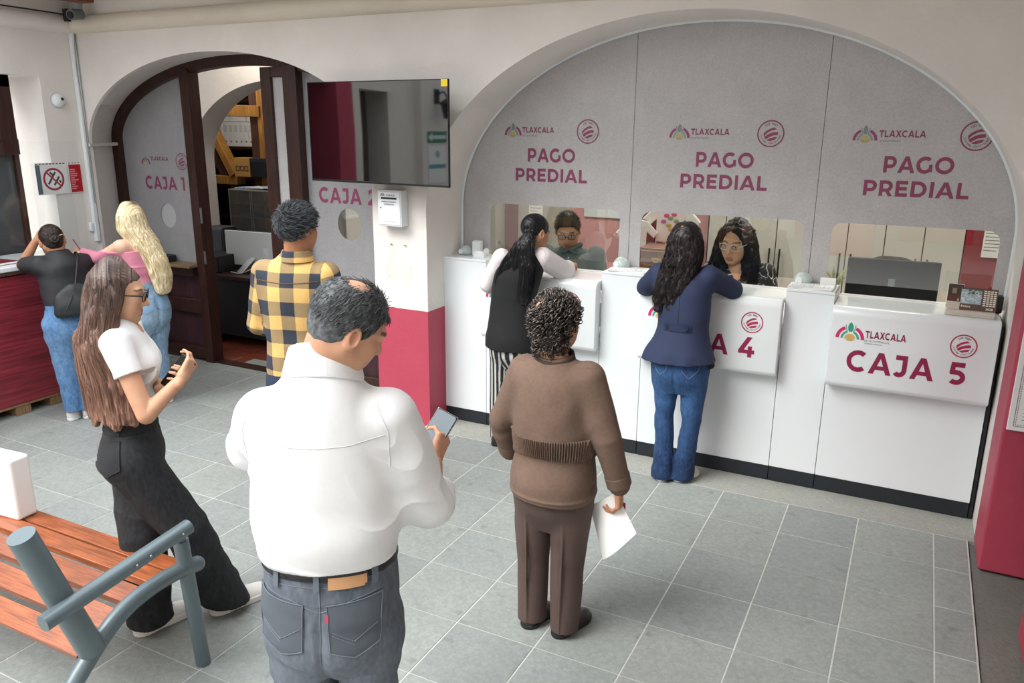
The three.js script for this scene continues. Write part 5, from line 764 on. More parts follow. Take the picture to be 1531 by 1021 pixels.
// shoe from heel to toe on the ground
function shoeField(heel, toe, w = 0.045, hgt = 0.075, cut = null) {
  const d = nrm3(sub3(toe, heel)), L = len3(sub3(toe, heel)), up = [0, 1, 0], R = nrm3(crs3(d, up)), at = (t, y, x = 0) => add3(add3(heel, mul3(d, t * L)), add3(mul3(up, y), mul3(R, x))), F = new Field();
  F.add(ell(at(0.16, hgt * 0.5), [w * 0.82, hgt * 0.62, L * 0.18], [R, up, d]), 0.03); F.add(ell(at(0.4, hgt * 0.42), [w * 0.84, hgt * 0.56, L * 0.3], [R, up, d]), 0.03); F.add(ell(at(0.72, hgt * 0.3), [w, hgt * 0.42, L * 0.28], [R, up, d]), 0.03);
  F.clip((x, y, z) => heel[1] + 0.004 - y); F.bx = [[Math.min(heel[0], toe[0]) - 0.09, heel[1] - 0.02, Math.min(heel[2], toe[2]) - 0.09], [Math.max(heel[0], toe[0]) + 0.09, heel[1] + 0.16, Math.max(heel[2], toe[2]) + 0.09]]; F.at3 = at; return F;
}
function addShoe(t, off, heel, toe, upper, sole, o = {}) {
  const F = shoeField(heel, toe, o.w, o.h), G = new Field(), s = obj('shoe', sculpt(F, ...F.bx, 0.005, { off }), upper, t);
  for (const u of F.u) G.add((x, y, z) => u.f(x, heel[1] + Math.max(0.02, y - heel[1]), z) - 0.004, u.k); G.clip((x, y, z) => y - heel[1] - (o.sole ?? 0.022)); G.clip((x, y, z) => heel[1] - y + 0.0005);
  obj('sole', sculpt(G, ...F.bx, 0.005, { off }), sole, s); return s;
}
// ---------------------------------------------------------------- people: shared pieces
const bounds = (pts, m) => [[0, 1, 2].map((k) => Math.min(...pts.map((p) => p[k])) - m), [0, 1, 2].map((k) => Math.max(...pts.map((p) => p[k])) + m)];
function person(label, base, group) { const t = thing('person', label, 'person', base, 0, group); t.userData.off = undefined; delete t.userData.off; return t; }
function garment(t, off, name, o) { // lofted trunk with limbs
  const F = new Field(), pts = [];
  if (o.sec) { if (/trousers|jeans/.test(name)) { const q = o.sec[0]; o.sec = [[q[0] - 0.1, q[1], q[2], q[3] * 0.84, q[4] * 0.7, q[5] * 0.56], ...o.sec]; } F.add(loft(o.sec, o.R, o.F, o.pw || 2.2), o.k0 ?? 0.04); for (const s of o.sec) for (const a of [-1, 1]) pts.push([s[1] + a * Math.max(s[3], s[4], s[5]), s[0], s[2] + a * Math.max(s[3], s[4], s[5])]); }
  for (const [p, r, k] of o.limbs || []) { F.add(chain(p, r), k ?? 0.045); p.forEach((q, i) => pts.push(add3(q, [r[i], r[i], r[i]]), sub3(q, [r[i], r[i], r[i]]))); }
  for (const [f, k] of o.more || []) F.add(f, k);
  if (o.disp) F.disp = (x, y, z) => o.disp([x, y, z]);
  for (const c of o.clips || []) F.clip(c);
  const b = o.box || bounds(pts, 0.03);
  const mesh = obj(name, sculpt(F, b[0], b[1], o.cell || 0.007, { off, col: o.col, uv: o.uv, eps: o.eps ?? 0.0016 }), o.mat, t);
  return { F, mesh, b };
}
const plane = (n, d) => (x, y, z) => n[0] * x + n[1] * y + n[2] * z - d; // keeps the side where the value is negative
// hair mask of a plain short cut, in head coordinates: above 0 where hair grows
const cutMask = (x, y, z) => y - (z > 0 ? 0.005 + 0.066 * sstep(0.012, 0.075, z) : 0.005 - 0.07 * sstep(0, -0.05, z));
function scalpPoint(h, i, n, thick = 0.004) { const y = 1 - 2 * (i + 0.5) / n, r = Math.sqrt(1 - y * y), a = i * 2.399963; return [Math.cos(a) * r * (0.078 + thick), 0.03 + y * (0.087 + thick), -0.016 + Math.sin(a) * r * (0.098 + thick)]; }
function shortHair(t, off, h, o) {
  const H = new Field(), th = o.th ?? 0.006; H.add(ell(h.to(0, 0.03, -0.016), [(0.077 + th) * h.s, (0.087 + th) * h.s, (0.098 + th) * h.s], h.ax)); H.add(ell(h.to(0, -0.025, -0.045), [0.064 * h.s, 0.055 * h.s, 0.056 * h.s], h.ax), 0.03);
  const mask = o.mask || cutMask; H.clip((x, y, z) => -mask(...h.inv([x, y, z])) * 0.7 * h.s);
  if (o.bald) H.clip((x, y, z) => { const q = h.inv([x, y, z]); return (o.bald(...q) - 0.45) * 0.03; });
  H.disp = (x, y, z) => { const q = h.inv([x, y, z]), f = o.flow(...q), s = crs3(f, nrm3([q[0], q[1] - 0.03, q[2] + 0.016])); const a = dot3(q, s); return (o.rough ?? 0.0018) * vn(a * 220, dot3(q, f) * 30, q[1] * 30); };
  const c0 = lin(o.dark), c1 = lin(o.light);
  const cap = obj('hair', sculpt(H, ...cube(h.c, 0.17 * h.s), 0.004, { off, eps: 0.001, col: (p) => mix3(c0, c1, clamp(0.25 + 0.35 * vn(p[0] * 160, p[1] * 160, p[2] * 160) + (o.grey ? o.grey(...h.inv(p)) : 0), 0, 1)) }), mHair, t);
  const lines = [];
  for (let i = 0; i < o.n; i++) {
    const q = scalpPoint(h, i, o.n, th - 0.003); q[0] += rr(-0.004, 0.004); q[1] += rr(-0.004, 0.004); if (mask(...q) < 0.002 || (o.bald && rnd() < o.bald(...q) * 1.05)) continue;
    const nr = nrm3([q[0] / 0.006, (q[1] - 0.03) / 0.0076, (q[2] + 0.016) / 0.0096]); let f = o.flow(...q); f = nrm3(add3(sub3(f, mul3(nr, dot3(f, nr))), [rr(-0.25, 0.25), rr(-0.25, 0.25), rr(-0.25, 0.25)]));
    const L = o.len * rr(0.6, 1.1), l = []; for (let j = 0; j < 5; j++) { const s = j / 4; l.push(h.to(...add3(add3(q, mul3(f, L * s)), mul3(nr, o.lift * (Math.sin(s * 2.2)) * rr(0.7, 1.2) + -0.002)))); } lines.push(l);
  }
  obj('hair_strands', strands(lines, 0.0011 * h.s * (o.sr ?? 1), 0.0006 * h.s * (o.sr ?? 1), off, (i) => mix3(c0, c1, clamp(((i * 7919) % 97) / 97 * (o.mix ?? 0.9) + (o.grey ? o.grey(...h.inv(lines[i][0])) : 0), 0, 1))), mHair, cap);
  return cap;
}
// hair that falls: guides are rows of [right, up, forward, radius] from the head's middle, upright axes R and F
function longHair(t, off, c, R, Fd, guides, o) {
  const W = (p) => add3(c, add3(add3(mul3(R, p[0]), [0, p[1], 0]), mul3(Fd, p[2]))), G = guides.map((g) => g.map((p) => ({ p: W(p), r: p[3] }))), H = new Field(), pts = [];
  for (const g of G) { H.add(chain(g.map((q) => q.p), g.map((q) => q.r)), o.k ?? 0.03); for (const q of g) pts.push(add3(q.p, [q.r, q.r, q.r]), sub3(q.p, [q.r, q.r, q.r])); }
  for (const [f, k] of o.more || []) H.add(f, k); pts.push(add3(c, [0.12, 0.15, 0.12]), add3(c, [-0.12, -0.05, -0.12]));
  for (const f of o.subs || []) H.sub(f, 0.01);
  H.disp = (x, y, z) => { const p = [x + 0.012 * vn(x * 9, y * 7, z * 9) * (o.wave ?? 1), y, z + 0.012 * vn(x * 9 + 5, y * 7, z * 9) * (o.wave ?? 1)]; const top = sstep(0.02, 0.085, y - c[1]), a = (x - c[0]) * R[0] + (z - c[2]) * R[2], b = (x - c[0]) * Fd[0] + (z - c[2]) * Fd[2]; return (1 - top) * (0.0032 * vn(p[0] * 110, y * 7, p[2] * 110) + 0.0016 * vn(p[0] * 320, y * 14, p[2] * 320)) + top * (0.0012 * vn(b * 240, a * 9, 3) + 0.0008 * vn(b * 420, a * 14, 9)) + (o.curl ? o.curl * vn(p[0] * 45, y * 38, p[2] * 45) : 0); };
  for (const q of o.clips || []) H.clip(q);
  const col = o.col, b = bounds(pts, 0.02);
  const base = obj('hair', sculpt(H, b[0], b[1], o.cell ?? 0.006, { off, eps: 0.0012, col: (p) => col(p, clamp(0.5 + 0.6 * (p[1] - c[1] > 0.05 ? vn(((p[0] - c[0]) * Fd[0] + (p[2] - c[2]) * Fd[2]) * 260, ((p[0] - c[0]) * R[0] + (p[2] - c[2]) * R[2]) * 9, 5) : vn(p[0] * 190, p[1] * 5, p[2] * 190)), 0, 1)) }), mHair, t);
  const curves = G.map((g) => ({ c: new THREE.CatmullRomCurve3(g.map((q) => V(...q.p))), r: g.map((q) => q.r) })), lines = [], tone = [];
  for (let i = 0; i < o.n; i++) {
    const g = curves[i % curves.length], a = rnd() * 6.2832, s0 = 0.15 + rnd() * (o.from ?? 0.25), s1 = rr(o.to ?? 0.85, 1), f = rr(0.9, 1.04), w = rr(-1, 1), l = [], m = o.seg ?? 10, ph = rnd() * 6;
    for (let j = 0; j <= m; j++) { const s = s0 + (s1 - s0) * j / m, q = g.c.getPoint(s), k = s * (g.r.length - 1), ri = Math.min(g.r.length - 2, Math.floor(k)), r = g.r[ri] + (g.r[ri + 1] - g.r[ri]) * (k - ri), aa = a + w * 0.5 * s + (o.curl ? 0.5 * Math.sin(j * 1.7 + ph) : 0), rad = r * f + (o.fly ?? 0.004) * s * s * Math.abs(w) + 0.001;
      const p = [q.x + (R[0] * Math.cos(aa) + Fd[0] * Math.sin(aa)) * rad, q.y + (s < 0.12 ? Math.max(0, Math.sin(aa)) * 0 : 0), q.z + (R[2] * Math.cos(aa) + Fd[2] * Math.sin(aa)) * rad]; const d = H.at(...p); if (d < -0.002) { const n = nrm3([q.x - p[0], 0, q.z - p[2]]); p[0] -= n[0] * (-d + 0.001); p[2] -= n[2] * (-d + 0.001); } l.push(p); }
    lines.push(l); tone.push(rnd());
  }
  obj('hair_strands', strands(lines, o.r0 ?? 0.0014, o.r1 ?? 0.0008, off, (i, e) => col(lines[i][e ? lines[i].length - 1 : 0], tone[i])), mHair, base);
  return base;
}
// one continuous body: head and neck fine, trunk and limbs coarse, hands fine
function body(t, off, o) {
  const list = [], h = o.h, Hf = headField(h, o.head || {}); Hf.add(cone(h.to(0, -0.055, -0.025), o.nb, 0.052 * h.s * (o.neck ?? 1), 0.06 * (o.neck ?? 1)), 0.03);
  const b = bounds([h.to(0.09, 0.13, 0.12), h.to(-0.09, -0.13, -0.13), h.to(0.09, -0.13, 0.12), h.to(-0.09, 0.13, -0.13), h.to(0.09, 0.13, -0.13), h.to(-0.09, -0.13, 0.12), o.nb], 0.045);
  list.push(sculpt(Hf, b[0], b[1], o.cell ?? 0.004, { off, eps: 0.0012, col: headColor(h, o.skin, o.head) }));
  const B = new Field(), pts = []; for (const [p, r, k] of o.limbs) { B.add(chain(p, r), k ?? 0.03); p.forEach((q, i) => pts.push(add3(q, [r[i], r[i], r[i]]), sub3(q, [r[i], r[i], r[i]]))); }
  const bb = bounds(pts, 0.02); list.push(sculpt(B, bb[0], bb[1], o.bcell ?? 0.01, { off, col: skinColor(o.skin) }));
  for (const H of o.hands || []) list.push(handMesh(H, o.skin, off, o.hcell ?? 0.0032));
  return obj('body', join(list), mSkin, t);
}
function glasses(t, h, off, col, lensCol, r = 0.0021, temple = 0.0024) {
  const m = M({ color: col, roughness: 0.25 }), parts = [], q = (x, y, z) => sub3(h.to(x, y, z), off);
  for (const s of [-1, 1]) { const ring = []; for (let i = 0; i < 20; i++) { const a = i / 20 * 6.2832; ring.push(q(s * 0.034 + Math.sign(Math.cos(a)) * 0.025 * Math.abs(Math.cos(a)) ** 0.7, 0.002 + Math.sign(Math.sin(a)) * 0.019 * Math.abs(Math.sin(a)) ** 0.7, 0.103 - Math.abs(s * 0.034 + 0.02 * Math.cos(a) - 0) * 0.12)); } parts.push(tube(ring, r, 40, 6, true)); parts.push(tube([q(s * 0.059, 0.01, 0.095), q(s * 0.075, 0.01, 0.06), q(s * 0.082, 0.006, 0.0), q(s * 0.082, -0.012, -0.025)], temple, 14, 6)); }
  parts.push(tube([q(-0.011, 0.007, 0.104), q(0, 0.01, 0.107), q(0.011, 0.007, 0.104)], r, 6, 6));
  const g = obj('glasses', parts, m, t);
  for (const s of [-1, 1]) { const c = new THREE.CircleGeometry(0.02, 20); c.scale(1.2, 0.92, 1); c.applyMatrix4(new THREE.Matrix4().makeBasis(V(...h.R), V(...h.U), V(...h.F)).setPosition(...q(s * 0.034, 0.002, 0.1))); obj('lens', c, M({ color: lensCol || 0xf2f4f4, roughness: 0.02, transmission: 1, thickness: 0, ior: 1.4 }), g); }
  return g;
}
// denim colour: worn paler on the thighs and seat, fine mottled weave
function denim(base, fade, worn) { const a = lin(base), b = lin(fade); return (p, n) => mix3(a, b, clamp(0.35 + 0.22 * vn(p[0] * 140, p[1] * 60, p[2] * 140) + 0.12 * vn(p[0] * 50, p[1] * 12, p[2] * 50) + (worn ? worn(p, n) : 0), 0, 1)); }
const flat = (hex, a = 0.06) => { const c = lin(hex); return (p) => mul3(c, 1 + a * vn(p[0] * 120, p[1] * 120, p[2] * 120) + a * vn(p[0] * 15, p[1] * 15, p[2] * 15)); };
// ---------------------------------------------------------------- woman in the brown cardigan, from behind
{
  const off = [-1.26, 0, 2.06], t = person('older woman with curly grey hair in brown knitted cardigan and brown trousers', off);
  const R = [0.998, 0, 0.06], F = [0.06, 0, -0.998], skin = '#b98a6c', h = frame([-1.277, 1.415, 2.035], [0.25, -0.16, -1], [0, 1, 0], 1.02);
  const shL = [-1.40, 1.195, 2.06], elL = [-1.522, 0.945, 2.035], wrL = [-1.527, 0.77, 1.95], shR = [-1.115, 1.205, 2.065], elR = [-1.022, 0.965, 2.07], wrR = [-0.977, 0.745, 2.02];
  const hand = handField([-0.976, 0.728, 2.018], [0.03, -1, -0.02], [-1, -0.1, 0.1], 1, [0.4, 0.5, 0.75, 0.9, 1.0], 0.94), handL = handField([-1.523, 0.76, 1.945], [0.25, -0.7, -0.7], [1, 0, -0.2], -1, [0.4, 0.7, 0.8, 0.9, 0.9], 0.9);
  body(t, off, { h, skin, nb: [-1.265, 1.27, 2.07], head: { scalp: null }, limbs: [[[shL, elL, wrL], [0.04, 0.035, 0.026]], [[shR, elR, wrR], [0.04, 0.035, 0.025]], [[[-1.262, 1.22, 2.07], [-1.262, 0.8, 2.06], [-1.262, 0.7, 2.06]], [0.07, 0.1, 0.1]], [[[-1.36, 0.72, 2.06], [-1.352, 0.3, 2.05], [-1.347, 0.06, 2.07]], [0.06, 0.045, 0.03]], [[[-1.165, 0.72, 2.06], [-1.19, 0.3, 2.06], [-1.19, 0.06, 2.07]], [0.06, 0.045, 0.03]]], hands: [hand, handL] });
  // trousers with a pressed crease
  const legs = [[[-1.352, 0.72, 2.06], [-1.357, 0.33, 2.05], [-1.345, 0.045, 2.075]], [[-1.172, 0.72, 2.065], [-1.185, 0.33, 2.06], [-1.182, 0.035, 2.085]]], cB = lin('#4b3b36');
  garment(t, off, 'trousers', { R, F, cell: 0.006, sec: [[0.6, -1.262, 2.06, 0.168, 0.11, 0.12], [0.7, -1.262, 2.06, 0.168, 0.12, 0.132], [0.8, -1.262, 2.06, 0.15, 0.12, 0.115]], limbs: [[legs[0], [0.1, 0.074, 0.066], 0.015], [legs[1], [0.1, 0.074, 0.066], 0.015]], more: legs.map((l) => [cone(add3(l[0], [0, -0.05, 0.084]), add3(l[2], [0, 0, 0.062]), 0.006, 0.006), 0.012]), clips: [(x, y) => 0.03 - y],
    disp: (p) => 0.004 * folds(p, [0.3, 0.95, 0.1], 9, 5, 3) * sstep(0.75, 0.3, p[1]) + 0.008 * folds(p, [0.5, 0.85, 0.1], 14, 6, 1) * Math.exp(-((p[1] - 0.6) ** 2) / 0.006) + 0.005 * Math.abs(vn(p[0] * 9, p[1] * 3, p[2] * 9 + 4)) * sstep(0.25, 0.05, p[1]), col: flat('#54433d', 0.07), mat: mFabric({ roughness: 0.75 }) });
  // cardigan
  const cK = flat('#6d584c', 0.1), knit = mFabric({ roughness: 0.95, sheen: 0.3, bumpScale: 0.0012, bumpMap: rep(T.fabric, 9) });
  const sec = [[0.66, -1.262, 2.06, 0.184, 0.16, 0.16], [0.705, -1.262, 2.06, 0.188, 0.165, 0.165], [0.76, -1.262, 2.06, 0.188, 0.165, 0.165], [0.84, -1.262, 2.06, 0.172, 0.16, 0.14], [0.885, -1.262, 2.06, 0.17, 0.16, 0.14], [0.95, -1.262, 2.062, 0.177, 0.17, 0.146], [1.03, -1.262, 2.063, 0.176, 0.175, 0.146], [1.12, -1.26, 2.063, 0.172, 0.165, 0.138], [1.2, -1.26, 2.068, 0.155, 0.13, 0.115], [1.255, -1.262, 2.07, 0.105, 0.085, 0.085], [1.285, -1.264, 2.07, 0.068, 0.06, 0.06]];
  const arms = [[[shL, elL, wrL], [0.073, 0.061, 0.05]], [[shR, elR, wrR], [0.073, 0.059, 0.046]]];
  const disp = (p) => 0.005 * folds(p, [0.4, 0.9, 0.1], 10, 5, 2) * Math.exp(-((p[1] - 0.82) ** 2) / 0.012) + 0.006 * folds(p, [0, 1, 0], 22, 7, 5) * (gauss(p, elL, 0.11) + gauss(p, elR, 0.11)) + 0.006 * folds(p, [0.8, 0.5, 0], 18, 6, 8) * (gauss(p, [-1.38, 1.1, 2.15], 0.09) + gauss(p, [-1.13, 1.1, 2.16], 0.09)) - 0.004 * Math.exp(-((p[1] - 0.69) ** 2) / 0.00005) + 0.002 * vn(p[0] * 12, p[1] * 12, p[2] * 12);
  const g = garment(t, off, 'cardigan', { R, F, sec, limbs: arms, cell: 0.006, disp, col: cK, mat: knit, clips: [(x, y, z) => 0.668 - 0.02 * (x + 1.262) - y] });
  // ribbed waistband standing slightly off the knit
  const rib = new Field(); rib.add((x, y, z) => g.F.at(x, y, z) - 0.004); rib.clip((x, y) => 0.862 + 0.01 * Math.sin(x * 9) - y); rib.clip((x, y) => y - 0.957 - 0.006 * Math.sin(x * 11 + 1)); rib.clip((x) => x + 1.074); rib.clip((x) => -1.449 - x);
  rib.disp = (x, y, z) => { const a = Math.atan2(x + 1.262, z - 2.06); return 0.005 * Math.cos(a * 96); };
  obj('ribbed_band', sculpt(rib, [-1.46, 0.84, 1.86], [-1.06, 0.98, 2.24], 0.0028, { off, col: cK, eps: 0.0008 }), knit, g.mesh);
  // folded cuffs, shoulder seams and collar line
  for (const [a, b, r] of [[add3(wrR, mul3(nrm3(sub3(elR, wrR)), 0.055)), wrR, 0.054], [add3(wrL, mul3(nrm3(sub3(elL, wrL)), 0.05)), wrL, 0.054]]) { const q = new Field(); q.add(cone(a, b, r, r * 0.98)); const d = nrm3(sub3(a, b)); q.clip(plane(d, dot3(d, a))); q.clip(plane(mul3(d, -1), -dot3(d, b))); obj('cuff', sculpt(q, ...bounds([a, b], 0.07), 0.005, { off, col: cK }), knit, g.mesh); }
  const col = new Field(); col.add((x, y, z) => Math.abs(loft([[1.24, -1.264, 2.072, 0.092, 0.085, 0.078], [1.3, -1.265, 2.066, 0.074, 0.075, 0.066]], R, F)(x, y, z)) - 0.005, 0.004); col.clip((x, y, z) => y - 1.295 - (2.06 - z) * 0.25); col.clip((x, y, z) => 1.245 - y); obj('collar', sculpt(col, [-1.4, 1.22, 1.94], [-1.12, 1.34, 2.2], 0.004, { off, col: flat('#3c2f28', 0.06) }), knit, g.mesh);
  // curls: short helices all over, thin on the crown
  const crown = [-0.04, 0.082, -0.092], thin = (x, y, z) => Math.exp(-((x - crown[0]) ** 2 + (y - crown[1]) ** 2 + (z - crown[2]) ** 2) / 0.0016);
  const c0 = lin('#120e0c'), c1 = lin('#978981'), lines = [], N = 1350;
  const cap = new Field(); cap.add(ell(h.to(0, 0.03, -0.016), [0.088, 0.094, 0.107], h.ax)); cap.add(ell(h.to(0, -0.05, -0.048), [0.082, 0.07, 0.066], h.ax), 0.03); const mask = (x, y, z) => y + 0.118 - (z > -0.01 ? 0.123 * sstep(-0.01, 0.02, z) + 0.075 * sstep(0.02, 0.08, z) : 0); cap.clip((x, y, z) => -mask(...h.inv([x, y, z])) * 0.7); cap.clip((x, y, z) => (thin(...h.inv([x, y, z])) - 0.5) * 0.03); cap.disp = (x, y, z) => 0.004 * vn(x * 130, y * 130, z * 130);
  const hb = obj('hair', sculpt(cap, ...cube(h.c, 0.17), 0.004, { off, eps: 0.001, col: (p) => mix3(c0, lin('#3a2f29'), clamp(0.3 + 0.5 * vn(p[0] * 90, p[1] * 90, p[2] * 90) + thin(...h.inv(p)), 0, 1)) }), mHair, t);
  for (let i = 0; i < N; i++) {
    const u = 1 - 2 * (i + 0.5) / N, r = Math.sqrt(1 - u * u), a = i * 2.399963; let q = [Math.cos(a) * r * 0.086, 0.03 + u * 0.092, -0.016 + Math.sin(a) * r * 0.105]; if (u < -0.25) { q = [Math.cos(a) * Math.max(r, 0.75) * 0.086, 0.007 + (u + 0.25) * 0.19, -0.022 + Math.sin(a) * Math.max(r, 0.75) * 0.1]; }
    if (mask(...q) < 0.004) continue; const tn_ = thin(...q), nr = nrm3([q[0] / 0.9, (q[1] - 0.02), q[2] + 0.016]); let f = nrm3(sub3(q, crown)); f = nrm3(add3(sub3(f, mul3(nr, dot3(f, nr))), [rr(-0.5, 0.5), rr(-0.7, 0.3), rr(-0.5, 0.5)])); const b = crs3(nr, f), l = [];
    if (tn_ > 0.35) { if (rnd() < 0.45) continue; for (let j = 0; j < 7; j++) { const s = j / 6 * 0.05; l.push(h.to(...add3(add3(mul3(q, 0.97), mul3(f, s)), mul3(nr, 0.004 * Math.sin(j * 0.5))))); } } else { const turns = rr(1.2, 2.1), rad = rr(0.006, 0.0105), L = rr(0.012, 0.03), ph = rnd() * 6; for (let j = 0; j < 16; j++) { const s = j / 15, w = ph + s * turns * 6.2832; l.push(h.to(...add3(add3(q, mul3(f, L * s + rad * Math.cos(w) * 0.6)), add3(mul3(nr, 0.006 + rad * Math.sin(w) + 0.006 * s), mul3(b, rad * Math.cos(w)))))); } }
    lines.push(l);
  }
  obj('curls', strands(lines, 0.0026, 0.0016, off, (i) => mix3(c0, c1, (((i * 7919) % 89) / 89) ** 3), 4), M({ vertexColors: true, roughness: 0.28, specularIntensity: 1 }), hb);  // grey curls; the few palest also paint glints into the hair colour
  addShoe(t, off, [-1.352, 0, 2.135], [-1.318, 0, 1.93], mBlackLeather(), mBlack, { w: 0.046 }); addShoe(t, off, [-1.205, 0, 2.135], [-1.14, 0, 1.9], mBlackLeather(), mBlack, { w: 0.046 });
}
function mBlackLeather() { return M({ color: 0x2a2422, roughness: 0.4 }); }
{ // sheet of paper in her hand
  const t = thing('paper_sheet', 'white sheet of paper hanging from the hand of the woman in brown', 'paper', [-1.0, 0.7, 2.0]);
  const c = [[-1.112, 0.611, 2.0], [-1.0, 0.695, 1.99], [-0.889, 0.546, 2.0], [-1.032, 0.383, 2.03]], g = new THREE.PlaneGeometry(1, 1, 16, 16), p = g.attributes.position;
  for (const s of [0, 1]) for (let i = 0; i < p.count; i++) { if (s) break; const u = p.getX(i) + 0.5, v = p.getY(i) + 0.5; const q = mix3(mix3(c[3], c[2], u), mix3(c[0], c[1], u), v); const b = 0.05 * Math.sin(u * 3.1416) * (1 - 0.5 * v) + 0.03 * u * (1 - v); p.setXYZ(i, q[0] + 1.0, q[1] - 0.7, q[2] - 2.0 + b); }
  g.computeVertexNormals(); const back = g.clone(); back.translate(0, 0, -0.0008); obj('sheet', [g, back], M({ color: 0xf6f6f5, roughness: 0.8 }), t);
  obj('printed_lines', [(() => { const q = back.clone(); q.translate(0, 0, -0.0006); return q; })()], M({ color: 0xe9e9ea, roughness: 0.8 }), t);
}
{ const t = thing('card_case', 'small dark red case held under the hand of the woman in brown', 'case', [-0.968, 0.625, 1.985]); obj('body', [new RoundedBoxGeometry(0.022, 0.05, 0.012, 2, 0.004)], M({ color: 0x9a1f38, roughness: 0.4 }), t); obj('clasp', [rod([0, 0.0, 0.006], [0, 0.0, 0.009], 0.004)], mSteel, t); }
